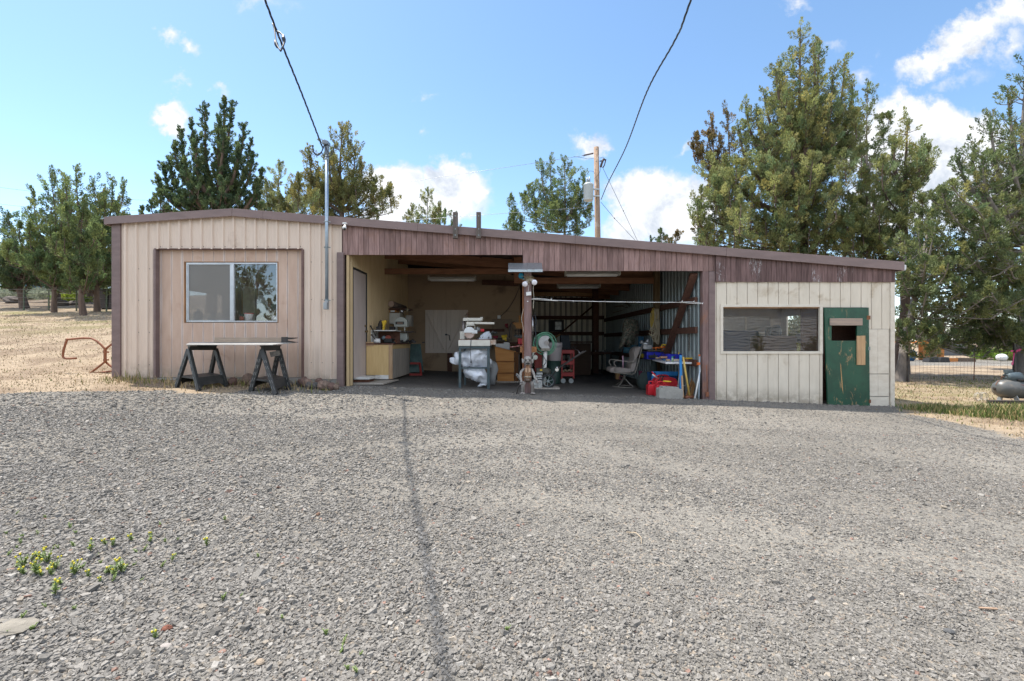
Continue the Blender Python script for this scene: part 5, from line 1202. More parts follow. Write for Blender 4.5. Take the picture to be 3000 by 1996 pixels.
# white rope across the right bay
m=MB(); e0=P(1557,877,8.84); e1=P(2057,889,8.86)
m.tube(catenary(P(1620,880,8.84),P(1990,886,8.86),.012,10),.006,6)
m.tube(smooth_pts([e0,P(1570,875,8.83),P(1590,876,8.83),P(1620,880,8.84)],4),.006,6); m.tube(smooth_pts([e0,P(1570,878,8.85),P(1600,880,8.84),P(1635,882,8.84)],4),.006,6)
m.tube(smooth_pts([P(1990,886,8.86),P(2020,885,8.85),P(2045,887,8.85),e1],4),.006,6); m.tube(smooth_pts([P(1990,886,8.86),P(2015,888,8.86),P(2045,890,8.86),e1],4),.006,6)
for px,py in ((1615,877),(1679,882),(1998,884),(2032,885),(2058,890)):
    c=P(px,py,8.84); m.ball(c,.013,6,5); m.tube([c,c+Vector((.01,-.01,.025 if px!=1679 else -.03))],.005,5)
m.build('clothes_line',m_whitep,None,'white knotted rope stretched across the open bay','rope')
# ---------------- sawhorses
def sawhorse(name,label,apA,apB,feetA,feetB,group):
    """apA/apB: top points of each end; feetA/B: two foot points of each end"""
    base=(Vector(feetA[0])+Vector(feetA[1])+Vector(feetB[0])+Vector(feetB[1]))/4
    t=thing(name,label,'sawhorse',base,group)
    A_,B_=Vector(apA),Vector(apB)
    m=MB(); m.bar(A_,B_,.06,.075); m.bar(A_+Vector((0,0,.045)),B_+Vector((0,0,.045)),.10,.02); m.build('top_rail',m_black,t,bevel=.006)
    mids=[]
    for ap,ft in ((A_,feetA),(B_,feetB)):
        for f_ in ft:
            f_=Vector(f_); ax=(B_-A_).normalized()
            m=MB(); m.bar(ap-Vector((0,0,.02)),f_,.075,.05,ax)
            lg=m.build('leg',m_black,t,bevel=.005)
            q=MB()
            for s in (.28,.42,.58,.72,.86):
                c=ap.lerp(f_,s); d=(f_-ap).normalized()*.03; n_=Vector((0,-1,0)); 
                for o in (-.016,.016): q.bar(c-d+n_*.03+Vector((o,0,0)),c+d+n_*.03+Vector((o,0,0)),.004,.008)
            q.build('leg_slot',mat('worn_slot',(.25,.25,.24),None,.6,bump=0) if not bpy.data.materials.get('worn_slot') else bpy.data.materials['worn_slot'],lg)
            mids.append(ap.lerp(f_,.70))
    m=MB(); a,b,c,d=mids[0],mids[1],mids[3],mids[2]
    m.add([a,b,c,d,*[p-Vector((0,0,.03)) for p in (a,b,c,d)]],[(0,1,2,3),(7,6,5,4),(0,4,5,1),(1,5,6,2),(2,6,7,3),(3,7,4,0)]); m.build('tray_shelf',m_black,t,bevel=.003)
    for p0,p1,f0,f1 in ((mids[1],mids[3],feetA[1],feetB[1]),(mids[0],mids[2],feetA[0],feetB[0])):
        f0,f1=Vector(f0),Vector(f1); m=MB(); k=.62
        pts=[p0,p1,p1.lerp(f1,.95),p1.lerp(f1,k)+(p0-p1)*.22,p0.lerp(f0,k)+(p1-p0)*.22,p0.lerp(f0,.95)]
        n_=Vector((0,-.012,0)); m.add([q+n_ for q in pts]+[q-n_ for q in pts],[(0,1,3,4),(1,2,3),(0,4,5),(10,9,7,6),(9,8,7),(11,10,6),(0,6,7,1),(1,7,8,2),(2,8,9,3),(3,9,10,4),(4,10,11,5),(5,11,6,0)])
        m.build('side_apron',m_black,t)
    return t
def gp(px,py,Y): p=P(px,py,Y); return Vector((p.x,p.y,gz(p.x,p.y)))
SG='pair of black sawhorses under the sheet'
sawhorse('sawhorse','black plastic sawhorse turned sideways under the sheet, below the insect screen',P(553,1020,8.0),P(632,1020,8.45),[gp(516.5,1129,8.0),gp(583,1134,7.72)],[gp(612,1110,8.66),gp(663,1124,8.22)],SG)
sawhorse('sawhorse','black plastic sawhorse seen end on with a cracked grey plate, near the rock heap',P(769,1022,7.9),P(817,1020,8.45),[gp(735,1135,7.85),gp(808,1136.5,7.62)],[gp(795,1110,8.6),gp(847,1120,8.2)],SG)
m=MB(); m.prism([(X(783,7.86),Z(1032,7.86)),(X(815,7.9),Z(1027,7.9)),(X(818,7.9),Z(1042,7.9)),(X(787,7.86),Z(1047,7.86))],7.93,7.95); m.build('cracked_plate',mat('cracked_plate',(.14,.125,.105),(.05,.045,.04),.6,ns=22),None,'grey worn plate fixed across the end on sawhorse','plate')
zt=Z(1007,7.9)
m=MB(); fl_,fr_,br_,bl2=(X(545,7.86),7.86),(X(800,7.72),7.72),(X(864.5,8.5),8.5),(X(557,8.62),8.62)
zz_=Z(1011.5,7.86)
zb_=zz_+.034; tq=[(*fl_,zz_),(*fr_,zz_),(*br_,zb_),(*bl2,zb_)]; m.add([(a,b,c) for a,b,c in tq]+[(a,b,c+.014) for a,b,c in tq],[(0,3,2,1),(4,5,6,7),(0,1,5,4),(1,2,6,5),(2,3,7,6),(3,0,4,7)]); m.box((X(545,7.86)-.01,7.9,zz_-.02),(X(551,7.86),8.1,zz_)); m.build('sheet_top',mat('plywood_sheet',(.44,.425,.40),(.30,.285,.265),.5,ns=7,bump=.05),None,'thin grey plywood sheet laid over both sawhorses as a table','plywood sheet')
zt=zz_+.044
for i,(dz,y,lab) in enumerate(((0,8.42,'lower of two pale trim boards stacked on the plywood sheet'),(.048,8.44,'upper of two pale trim boards stacked on the plywood sheet'))):
    m=MB(); m.box((X(625-i*0,y)+.02*i,y,zt+dz),(X(830,y),y+.09,zt+dz+.044)); m.build('trim_board',wood('trim_board%d'%i,(.42,.33,.25),(.28,.22,.17),'x',.8,0),None,lab,'board',bevel=.003)
m=MB()
for k in (0,1): m.prism([(X(828,8.4),zt+.005+k*.052),(X(847,8.4),zt+.005+k*.052),(X(866,8.4),zt-.004+k*.085),(X(866,8.4),zt+.004+k*.085),(X(828,8.4),zt+.045+k*.05)],8.36,8.50)
m.box((X(828,8.4),8.35,zt),(X(847,8.4),8.36,zt+.10)); m.build('board_bracket',m_iron,None,'black forked steel bracket on the ends of the trim boards','bracket')
# rocks at the foot of the wall
RC=[(.17,.105,.085),(.26,.18,.14),(.13,.115,.105),(.21,.15,.115),(.10,.095,.09)]
rk=[(680,1128,.17),(725,1122,.2),(752,1118,.15),(738,1130,.14),(877,1118,.16),(888,1126,.2),(900,1120,.19),(905,1130,.15),(915,1124,.14),(925,1131,.17),(935,1121,.2),(942,1130,.18),(951,1122,.19),(955,1131,.2),(963,1122,.15),(972,1133,.16),(832,1123,.2),(848,1125,.12),(985,1131,.14),(960,1136,.12),(560,1124,.12)]
for i,(px,py,s) in enumerate(rk):
    Y=8.62-(.25 if py>1127 else .05); p=gp(px,py,Y); r=random.Random(i)
    rock('wall_rock',p,(s*r.uniform(.7,1.0),s*r.uniform(.7,1),s*r.uniform(.75,1.05)),RC[i%5],'rough reddish brown rock among those heaped along the tan wall base','rock','rocks along the wall base',seed=20+i,rz=r.uniform(0,6))
# rusty pipe rack
yr=9.5
m=MB()
p1=[(223.6,1050),(190,1050),(184.5,1036),(196,996),(202,994.5),(268,992),(304,1019),(306.5,1028),(306.5,1058),(303,1064),(268,1091),(268,1094),(300,1091),(345,1086)]
m.tube(smooth_pts([P(a,b,yr) for a,b in p1],3),.021,8)
p2=[(350,990),(333,1004.5),(312,1021),(309.5,1030),(309.5,1056),(313,1064),(334,1080),(352,1090)]
m.tube(smooth_pts([P(a,b,yr+.05) for a,b in p2],3),.021,8)
for py in (1032,1055): m.box((X(304,yr),yr-.02,Z(py+2,yr)),(X(312,yr),yr+.06,Z(py-2,yr)))
m.build('pipe_rack',m_rust,None,'rusty bent pipe rack standing on dry grass at the workshop corner','pipe rack')
# ---------------- fence on the slope
FY=lambda px: 23.5-(px/330)*1.2
t=thing('slope_fence','wire fence on green steel posts crossing the slope behind the slim junipers','fence',(X(150,24),24,hz(X(150,24),24)))
fp=[]
for px in (-60,70,143,224,312,400):
    y=FY(px)+.6; x=X(px,y); z=hz(x,y); fp.append((x,y,z))
    m=MB(); m.bar((x,y,z-.1),(x,y,z+1.15),.045,.05,(0,1,0)); m.build('fence_post',mat('green_steel',(.07,.10,.05),(.1,.09,.06),.6) if not bpy.data.materials.get('green_steel') else bpy.data.materials['green_steel'],t)
for h in (.2,.42,.65,.88,1.08):
    m=MB(); m.tube([Vector((x,y-.04,z+h)) for x,y,z in fp],.009,4); m.build('fence_wire',m_wire,t)
for px,w,lab in ((303,.62,'dark brown wheeled bin beside the workshop corner, slightly lower'),(326,.7,'dark wheeled bin with green lid glimpsed at the workshop corner')):
    y=24.5; x=X(px,y); z=Z(893,y); z0=hz(x,y)
    t=thing('wheeled_bin',lab,'bin',(x,y,z0),'bins by the slope fence')
    m=MB(); m.prism([(x-w*.45,z0+.03),(x+w*.45,z0+.03),(x+w*.52,z0+1.0),(x-w*.52,z0+1.0)],y,y+.7); m.build('bin_body',mat('bin_brown',(.04,.026,.022),None,.5,bump=0) if not bpy.data.materials.get('bin_brown') else bpy.data.materials['bin_brown'],t,bevel=.02)
    m=MB(); m.prism([(x-w*.55,z0+1.0),(x+w*.55,z0+1.0),(x+w*.5,z0+1.1),(x-w*.5,z0+1.1)],y-.04,y+.74); m.build('bin_lid',mat('bin_green',(.015,.07,.045),None,.5,bump=0) if not bpy.data.materials.get('bin_green') else bpy.data.materials['bin_green'],t,bevel=.02)
x=X(291,24.3); z0=hz(x,24.3); m=MB(); m.lathe([(.10,0),(.09,.03),(.03,.42),(.02,.45)],(x,26.5,hz(x,26.5)+.28),12); m.box((x-.12,26.4,hz(x,26.5)),(x+.12,26.6,hz(x,26.5)+.28)); m.build('traffic_cone',m_org,None,'orange cone tip poking up between trunks near the bins','cone')
# bushes
def bush(name,label,c,R_,h,n,pal,leaf,seed,L=.4,Wd=.14,group=None):
    t=Tree(seed,pal,leaf); r=t.r; c=Vector(c)
    t.t.tube([c-Vector((0,0,.05)),c+Vector((0,0,h*.4))],[.05,.02],6)
    for i in range(n):
        a=r.uniform(0,2*PI); q=r.random()**.6; b=c+Vector((math.cos(a)*R_*q*.8,math.sin(a)*R_*q*.8,h*.1*r.random()+h*.35*(1-q)))
        d=Vector((math.cos(a)*q*.9,math.sin(a)*q*.9,r.uniform(.5,1.1))).normalized(); t.plume(b,d,L*r.uniform(.7,1.2),Wd,46)
        if i%3==0: t.limb([c,(c+b)/2,b],.02,.006,4)
    return t.finish(name,label,c,m_bark2,group,'bush')
SAGE=[(.17,.19,.14),(.22,.235,.18),(.20,.22,.15)]; LIME=[(.17,.22,.05),(.24,.26,.06),(.12,.19,.04)]
for i,(px,Y,R_,h,lab,pal) in enumerate(((195,31,1.7,1.0,'pale grey sagebrush mound between the trunks on the slope',SAGE),(40,32,1.8,.7,'low grey sagebrush at the outer edge of the slope grove',SAGE),(38,36,1.6,1.4,'bright yellow green bush beyond the outer grove trunks',LIME),(105,34,1.2,.7,'small grey sagebrush behind the thick leaning trunk',SAGE),(210,29,.8,.5,'low lime green shrub beside the pale sagebrush mound',LIME),(225,38,1.5,1.6,'golden green shrub glowing behind the forked juniper',LIME),(275,33,1.3,1.3,'olive shrub seen past the red brown trunk',OLIVE))):
    x=X(px,Y); bush('sagebrush' if pal is SAGE else 'shrub',lab,(x,Y,hz(x,Y)),R_,h,int(60*R_),pal,.13,50+i,.5,.2)
for px,Y,s,lab in ((34,29,.9,'dark boulder beside the grey sagebrush at the grove edge'),(183,27,.7,'dark rock at the foot of the set back trunk'),(218,27.5,.6,'dark rock below the lime shrub on the slope')):
    x=X(px,Y); rock('dark_boulder',(x,Y,hz(x,Y)),(s,s*.8,s*.6),(.13,.105,.09),lab,'rock',seed=int(px))
# blue shape beyond the grove: parked blue trailer end
x=X(52,42); z0=hz(x,42); t=thing('blue_shed','small blue walled shed far behind the yellow green bush','shed',(x,42,z0))
m=MB(); m.box((x-1.2,42,z0),(x+1.4,44,z0+1.9)); m.build('shed_wall',mat('shed_blue',(.14,.26,.38),None,.7),t)
m=MB(); m.prism([(x-1.4,z0+1.9),(x+1.6,z0+1.9),(x+1.6,z0+2.0),(x-1.4,z0+2.15)],41.8,44.2); m.build('shed_roof',m_galv,t)
# ---------------- right field
t=thing('field_fence','wire mesh fence on dark steel posts along the bare field','fence',(9,15,0))
posts=[(2660,14.6,1.05),(2856,15.2,1.0),(2972,14.2,1.25),(3120,14.0,1.2)]
fpp=[]
for i,(px,y,h) in enumerate(posts):
    x=X(px,y); z=hz(x,y); fpp.append(Vector((x,y,z)))
    m=MB()
    if i==1: m.tube([(x-.04,y,z-.05),(x,y,z+h)],.011,6)
    else: m.bar((x,y,z-.1),(x,y,z+h),.05,.05,(0,1,0))
    m.build('fence_post',m_rust if i==1 else m_iron,t)
m=MB()
for a,b in zip(fpp[:-1],fpp[1:]):
    L=(b-a).length; n=int(L/.155)
    for k in range(n+1): p=a.lerp(b,k/n); p.z=hz(p.x,p.y); m.tube([p,p+Vector((.0,0,.98))],.0028,3)
    for h in (.02,.16,.30,.44,.6,.78,.98): m.tube([a.lerp(b,k/6)+Vector((0,0,h+.008*math.sin(k*2.1+h*9))) for k in range(7)],.0030,3)
m.build('wire_mesh',m_wire,t,recalc=False)
c=P(2973,1028,14.2); m=MB(); r=random.Random(3)
for i in range(14):
    d=Vector((r.gauss(0,1),r.gauss(0,.5),r.gauss(0,.7)))*.07; m.add([c+d*.1,c+d+Vector((0,0,.03)),c+d*1.3,c+d-Vector((0,.01,.03))],[(0,1,2,3)])
m.tube(smooth_pts([c,P(2969,1050,14.15),P(2966,1070,14.1),P(2964,1062,14.1)],4),.014,5)
m.build('pink_ribbon',mat('pink_tape',(.75,.10,.25),None,.5,bump=0),None,'bright pink flagging tape tied to the fence post above the compressor','ribbon',recalc=False)
# timber play deck far right
dy=30
m_ced=wood('cedar',(.50,.20,.055),(.36,.13,.035),'z',.7,.12)
x0=X(2756,dy); z0=hz(x0,dy)
t=thing('timber_deck','orange cedar raised deck with railing beyond the fence, under juniper boughs','deck',(X(2735,dy),dy,z0))
for px,y in ((2713,dy),(2722,dy+1.6),(2756,dy),(2700,dy+1.6)):
    x=X(px,y); m=MB(); m.box((x-.12,y-.12,z0),(x+.12,y+.12,z0+2.4)); m.build('deck_post',m_ced,t)
m=MB(); m.box((X(2690,dy),dy-.05,z0+1.15),(X(2758,dy),dy+2,z0+1.3)); m.build('deck_floor',m_ced,t)
for k in range(9):
    x=X(2692,dy)+(X(2756,dy)-X(2692,dy))*k/9; m=MB(); m.box((x-.04,dy-.03,z0+1.3),(x+.05,dy+.03,z0+2.2)); m.build('deck_baluster',m_ced,t)
m=MB(); m.box((X(2690,dy),dy-.05,z0+2.2),(X(2758,dy),dy+.05,z0+2.3)); m.build('deck_rail',m_ced,t)
yb=28.5
for a,b,mt,lab in ((2731,2803,m_ced,'long orange cedar edging beam lying past the fence'),(2804,2856,m_iron,'dark timber continuing from the orange edging beam')):
    m=MB(); m.bar((X(a,yb),yb+.0,hz(12,yb)+.12),(X(b,yb),yb-.0,hz(12,yb)+.10),.16,.26); m.build('edging_beam',mt if mt is m_ced else mat('dark_timber',(.12,.085,.06)),None,lab,'timber')
for px,lab in ((2724,'black rubber block under the deck post, by the blue tarp'),(2756,'black rubber block at the outer deck post')):
    x=X(px,28.2); m=MB(); m.prism([(x-.32,0),(x+.32,0),(x+.24,.3),(x-.24,.3)],27.9,28.4); m.v=[(v[0],v[1],v[2]+hz(x,28)) for v in m.v]; m.build('rubber_block',m_rubber,None,lab,'block',bevel=.03)
x=X(2693,29); m=MB(); m.ball((x-.3,29.6,hz(x,29)+.35),.62,14,9,(1,.7,.7),.12); m.build('blue_tarp',mat('blue_tarp',(.02,.12,.26),(.015,.08,.18),.5,ns=8,bump=.6,bs=7,bd=.05),None,'crumpled bright blue tarp heaped under the deck','tarp')
x=X(2737,31); rock('boulder',(x,31,hz(x,31)),(1.0,.8,.95),(.40,.30,.22),'tan boulder standing between the cedar deck posts','boulder',seed=61)
x=X(2724,31.5); rock('boulder',(x,31.5,hz(x,31)),(.6,.5,.5),(.36,.27,.2),'smaller tan boulder half hidden behind a cedar deck post','boulder',seed=62)
ys=40; t=thing('silt_fence','low dark grey fabric barrier stretched along the far field','barrier',(X(2790,ys),ys,hz(14,ys)))
m=MB(); m.prism([(X(2722,ys),0),(X(2870,ys),0),(X(2870,ys),.85),(X(2722,ys),1.4)],ys,ys+.05); m.v=[(v[0],v[1],v[2]+hz(X(2790,ys),ys)) for v in m.v]; m.build('fabric',mat('grey_fabric',(.13,.135,.14),(.10,.10,.105),.9,ns=2,stretch=(1,1,4)),t)
m=MB(); m.box((X(2960,44),44,hz(20,44)),(X(3060,44),44.05,hz(20,44)+.9)); m.build('fabric_end',bpy.data.materials['grey_fabric'],t)
x=X(2928,31); bush('shrub','rounded bright green shrub by the pink tape, past the fence',(x,31,hz(x,31)),1.5,1.0,150,[(.10,.17,.04),(.16,.22,.05),(.13,.2,.045)],.12,70,.5,.2)
bush('shrub','dense olive shrub added behind the cream shed to block sky through its window',(10.4,16.6,hz(10.4,16.6)),1.4,4.2,230,OLIVE,.12,75,.5,.2)  # shrub put in to cover bright sky seen through the shed window
x=X(2980,30); bush('shrub','low straw green shrub tucked behind the pink tape post',(x,30,hz(x,30)),.8,.35,50,OLIVE,.1,71,.35,.14)
x=X(2935,29.2); m=MB(); m.ball((x,29.2,hz(x,29)+.24),.28,12,8,(1.1,1,.85)); m.build('white_sack',m_white,None,'small white bundle lying against the bright green shrub','sack')
x=X(2873,33); m=MB(); m.tube([(x,33,hz(x,33)-.1),(x+.02,33,hz(x,33)+.5),(x-.02,33,hz(x,33)+1.5)],[.34,.26,.22],10); m.build('tree_stump',m_bark,None,'short thick dark trunk standing out on the far field','tree stump')
# compressor
cy=10.0; cx0=X(2917,cy)+.21; zc=Z(1142,cy); R0=.205
dv=Vector((1,-.16,0)).normalized()
t=thing('air_compressor','grey horizontal tank air compressor with motor standing on dry grass','air compressor',(cx0+.5,cy,hz(11,cy)))
m=MB(); a=Vector((cx0,cy,zc+.02)); L=1.25
m.tube([a-dv*.20,a-dv*.19,a-dv*.16,a-dv*.09,a,a+dv*.02,a+dv*(L-.02),a+dv*L,a+dv*(L+.1),a+dv*(L+.17)],[.03,.09,.145,.19,R0,R0+.003,R0+.003,R0,.17,.06],24); tk=m.build('tank',mat('tank_silver',(.115,.12,.118),(.085,.087,.085),.42,.15,ns=5,bump=.03,dirt=(.24,.2,.16),dirt_s=4),t)
m=MB(); m.cyl(a-dv*.215,a-dv*.19,.035); m.cyl(a-dv*.225,a-dv*.21,.022,n=6); m.build('tank_plug',m_iron,tk)
m=MB(); sd=Vector((0,-1,0))
for k,(o,z,w) in enumerate(((.10,.055,.13),(.19,.045,.06),(.13,.035,.2),(.26,.05,.07),(.28,.03,.12))):
    an=math.asin((z+.05)/R0); p=a+dv*(o+.02)+Vector((0,-math.cos(an)*(R0+.004),math.sin(an)*(R0+.004)-.0)); m.bar(p,p+dv*w-Vector((0,0,.004)),.003,.011,(0,-1,0))
m.build('tank_lettering',mat('red_lettering',(.42,.06,.04),None,.6,bump=0),tk)
for o in (.06,.95):
    m=MB(); p=a+dv*o
    for s in (-1,1): m.bar(p+Vector((0,s*.13,-.15)),p+Vector((.0,s*.2,-.275)),.09,.012,(1,0,0))
    m.bar(p+Vector((0,-.22,-.275)),p+Vector((0,.22,-.275)),.09,.012); m.build('tank_foot',mat('foot_steel',(.34,.37,.39),None,.5,.4),t)
m=MB(); p=a+dv*.25+Vector((0,0,R0)); m.bar(p-dv*.1,p+dv*1.1,.3,.02); m.build('motor_deck',m_iron,t)
mc=P(2949,1105,cy); 
m=MB(); m.tube([mc-dv*.02,mc,mc+dv*.02,mc+dv*.24,mc+dv*.26,mc+dv*.30],[.06,.095,.108,.108,.09,.04],18); m.box((mc.x-.02,mc.y-.04,mc.z+.09),(mc.x+.10,mc.y+.05,mc.z+.155)); m.bar(mc+dv*.05-Vector((0,0,.11)),mc+dv*.22-Vector((0,0,.11)),.16,.03); mo=m.build('motor',mat('motor_blue_grey',(.09,.12,.135),(.06,.08,.09),.5,.2),t)
m=MB()
for k in range(8): an=2*PI*k/8; q=mc-dv*.022+Vector((.0,math.cos(an)*.05,math.sin(an)*.05)); m.cyl(q-dv*.006,q+dv*.004,.016,n=8)
m.build('motor_vent',m_black,mo)
m=MB(); q=mc+dv*.52; m.box((q.x-.12,q.y-.1,q.z-.12),(q.x+.16,q.y+.1,q.z+.03)); m.build('pump_crankcase',mat('greasy_tan',(.20,.15,.09),(.07,.06,.05),.6,ns=8),t,bevel=.02)
m=MB(); q=mc+dv*.6+Vector((0,0,.12)); 
for k in range(7): m.box((q.x-.11,q.y-.09,q.z-.09+k*.03),(q.x+.12,q.y+.09,q.z-.075+k*.03))
m.box((q.x-.09,q.y-.07,q.z-.1),(q.x+.1,q.y+.07,q.z+.13)); m.build('pump_head',m_iron,t)
m=MB(); m.tube(smooth_pts([mc+dv*.36+Vector((0,-.05,.03)),mc+dv*.30+Vector((0,-.08,.12)),mc+dv*.36+Vector((0,-.08,.2)),mc+dv*.5+Vector((0,-.06,.21))],5),.026,8); m.build('intake_hose',m_rubber,t)
m=MB(); m.tube(smooth_pts([mc-dv*.03,mc-dv*.10,mc-dv*.10-Vector((0,0,.08)),a-dv*.15+Vector((0,-.02,.17)),a-dv*.2+Vector((0,-.02,.08))],5),.006,5); m.build('copper_line',m_rust,t)
for k,(y,lab) in enumerate(((cy-.36,'long dark timber skid lying in front of the compressor feet'),)):
    p=Vector((X(2896,y),y,hz(10.6,y)+.03)); m=MB(); m.bar(p,p+Vector((1.7,-.15,0)),.1,.07); m.build('timber_skid',mat('skid_dark',(.06,.05,.045),None,.9),None,lab,'timber')
# wire coils in the grass
for px,py,lab in ((2864,1166,'loose coil of pale wire in the grass, closer to the cream corner'),(2880,1163,'loose coil of pale wire in the grass, closer to the compressor')):
    c=G(px,py+8,.09); m=MB(); r=random.Random(px)
    for k in range(4): q=[c+Vector((.075*math.cos(2*PI*i/16)*r.uniform(.95,1.05)+k*.012,.03*k-.04,.085*math.sin(2*PI*i/16))) for i in range(16)]; m.tube(q,.004,4,True)
    m.build('wire_coil',mat('pale_wire',(.5,.46,.4),None,.5,bump=0) if not bpy.data.materials.get('pale_wire') else bpy.data.materials['pale_wire'],None,lab,'wire coil','wire coils in the grass')
# ---------------- behind the viewer: what the panes mirror
t=thing('white_house','white lap sided house behind the viewer mirrored in the old shed window','house',(11,-9,0))
m=MB()
for k in range(20): m.prism([(-6.0+.02,.15*k),(-6.0+.045,.15*k),(-6.0+.02,.15*k+.16)],4.5,18,'x')
m.v=[(v[1] if False else v[0],v[1],v[2]) for v in m.v]
m.v=[(x,y,z) for x,y,z in m.v]; m.box((4.5,-12,0),(18,-6.02,3.0)); m.build('lap_siding',mat('lap_white',(.82,.80,.77),(.74,.72,.69),.7),t)
m=MB(); m.prism([(-12.3,3.0),(-5.85,2.98),(-5.85,3.1),(-9,4.6),(-12.3,3.1)],4,18.5,'x'); m.build('house_roof',m_under,t)
for x in (8.6,16.0):
    m=MB(); m.box((x,-6.0,1.2),(x+.9,-5.93,2.1)); w_=m.build('house_window',m_white,t); m=MB(); m.box((x+.08,-5.928,1.28),(x+.82,-5.92,2.02)); m.build('house_pane',m_black,w_)
proto=bpy.data.objects['spreading_juniper']; p2_=proto; p3_=bpy.data.objects['juniper_tree.001']
for i,(x,y,s,pr) in enumerate(((-13,-8,1.0,proto),(-16,-6.5,.9,p3_),(-19.5,-8,1.0,p2_),(-16.5,-11,1.2,proto),(-22,-7,1.0,p3_),(-12,-12,1.2,p2_),(-9,-14,1.1,p3_),(21,-9,1.0,proto),(14.2,-3.4,.32,p2_),(11.3,-3.0,.25,p3_))):
    dup(pr,(x,y,hz(x,y)-.1),U(0,6),'juniper standing behind the viewer, seen only mirrored in window panes','junipers mirrored in the panes',s)
# ================================================================ things in the open bays
def fz(x,y): return hz(x,y)+.0
m_ywood=wood('yellow_ply',(.62,.45,.22),(.54,.37,.17),'z',.7,0)
m_owood=wood('orange_ply',(.42,.20,.06),(.33,.14,.04),'x',.6,.06)
m_gwood=wood('grey_weathered_plank',(.44,.40,.35),(.27,.245,.21),'z',.85,.15)
m_dgreen=mat('dark_green_paint',(.02,.05,.04),None,.5,bump=0)
m_slate=mat('slate_paint',(.055,.085,.095),(.04,.06,.065),.5,ns=8,dirt=(.12,.13,.12),dirt_s=7)
m_offw=mat('old_white_enamel',(.62,.60,.53),(.52,.49,.42),.4,ns=6,bump=.05,rust=((.33,.15,.05),6,.60))
m_offg=mat('grey_green_enamel',(.50,.52,.47),(.42,.43,.38),.4,ns=6,bump=0)
# --- step platform by the shop door
x0,x1=X(1026,9.3),X(1150,9.55)
t=thing('door_step','low grey plank step outside the shop door','step',((x0+x1)/2,9.6,fz(-3,9.5)))
m=MB(); zz=Z(1123,9.25); m.prism([(x0-.02,9.22),(X(1125,9.25),9.22),(X(1163,10.0),10.15),(-3.2,10.15)],zz-.025,zz,'z'); m.build('step_top',m_gwood,t)
for px in (1060,1122): m=MB(); m.box((X(px,9.3)-.04,9.28,zz-.12),(X(px,9.3)+.02,10.0,zz-.026)); m.build('step_bearer',m_raft2,t)
m=MB(); zt=zz+.065; m.prism([(X(1036,9.4),9.38),(X(1082,9.4),9.38),(X(1108,9.75),9.85),(X(1050,9.75),9.85)],zt,zt+.045,'z'); m.build('white_slab',m_whitep,None,'flat white slab laid on the plank step','slab',bevel=.004)
m=MB(); m.box((X(1036,9.42),9.42,zz),(X(1080,9.42),9.78,zt-.001)); m.build('slab_block',m_raft2,None,'dark timber block propping the white slab on the step','block')
# --- bench cabinet along the yellow wall
zb=Z(1111,10); zt=Z(1006,10); xa,xb=-3.2,X(1149.6,10)
t=thing('bench_cabinet','yellow plywood bench cabinet with grey plank front against the corrugated yellow wall','cabinet',((xa+xb)/2,10.8,zb))
m=MB(); m.box((xa,10.0,zb+.09),(xb-.085,10.02,zt-.03)); m.build('end_panel',m_ywood,t)
m=MB(); m.box((xb-.083,9.995,zb),(xb,10.03,zt-.03)); m.build('end_stile',m_stick,t)
m=MB(); m.box((xa+.2,9.99,zb),(xb-.085,10.03,zb+.088)); m.build('kick_board',m_whitep,t)
m=MB()
for k in range(5): a=10.03+k*.33; m.box((xb-.03,a+.002,zb+.0),(xb-.004,a+.328,zt-.13))
m.build('front_planks',m_gwood,t)
m=MB(); m.box((xb-.03,10.03,zt-.128),(xb,11.7,zt-.03)); m.build('front_rail',m_ywood,t)
m=MB(); m.box((xa,9.98,zt-.028),(xb+.03,11.75,zt)); m.build('bench_top',m_raft2,t)
m=MB(); m.box((xa-.005,9.985,zt-.06),(xa+.16,10.01,zt+.03)); m.build('corner_block',m_stick,t)
# shelf above bench
sy=10.25; sz=Z(970,sy)
t=thing('bench_shelf','pale bench shelf box with a thin top standing on the cabinet','shelf',(xa+.3,sy,zt))
m=MB(); m.box((xa+.02,sy,zt),(xa+.04,sy+.5,sz)); m.build('shelf_side',m_whitep,t)
m=MB(); m.box((xa+.02,sy,sz),(xa+.58,sy+.5,sz+.02)); m.build('shelf_top',m_whitep,t)
m=MB(); m.box((xa+.05,sy+.47,zt),(xa+.56,sy+.49,sz-.001)); m.build('shelf_back',m_raft2,t)
# paper roll
c=P(1104,1002,10.05); c.z=zt+.052
t=thing('paper_roll','white paper roll lying on the bench cabinet edge','paper roll',c-Vector((0,0,.05)))
m=MB(); m.tube([c+Vector((-.06,.02,0)),c+Vector((.06,.05,0))],.05,16); m.tube([c+Vector((-.061,.0198,0)),c+Vector((-.0605,.02,0))],.05,16); m.build('roll',m_white,t)
m=MB(); m.tube([c+Vector((-.064,.019,0)),c+Vector((-.05,.023,0))],.021,12); m.build('roll_core',m_black,t)
# levers / pry bars
for i,(a,b,Y,lab) in enumerate((((1086,956),(1102,985),10.2,'dark lever bar leaning on the shelf box, taller one'),((1089,982),(1103,1000),10.05,'short dark lever bar in front of the shelf box'))):
    m=MB(); m.tube([P(*a,Y),P(*b,Y)],.013,6); m.ball(P(*a,Y),.022,8,6); m.build('lever_bar',m_iron,None,lab,'bar')
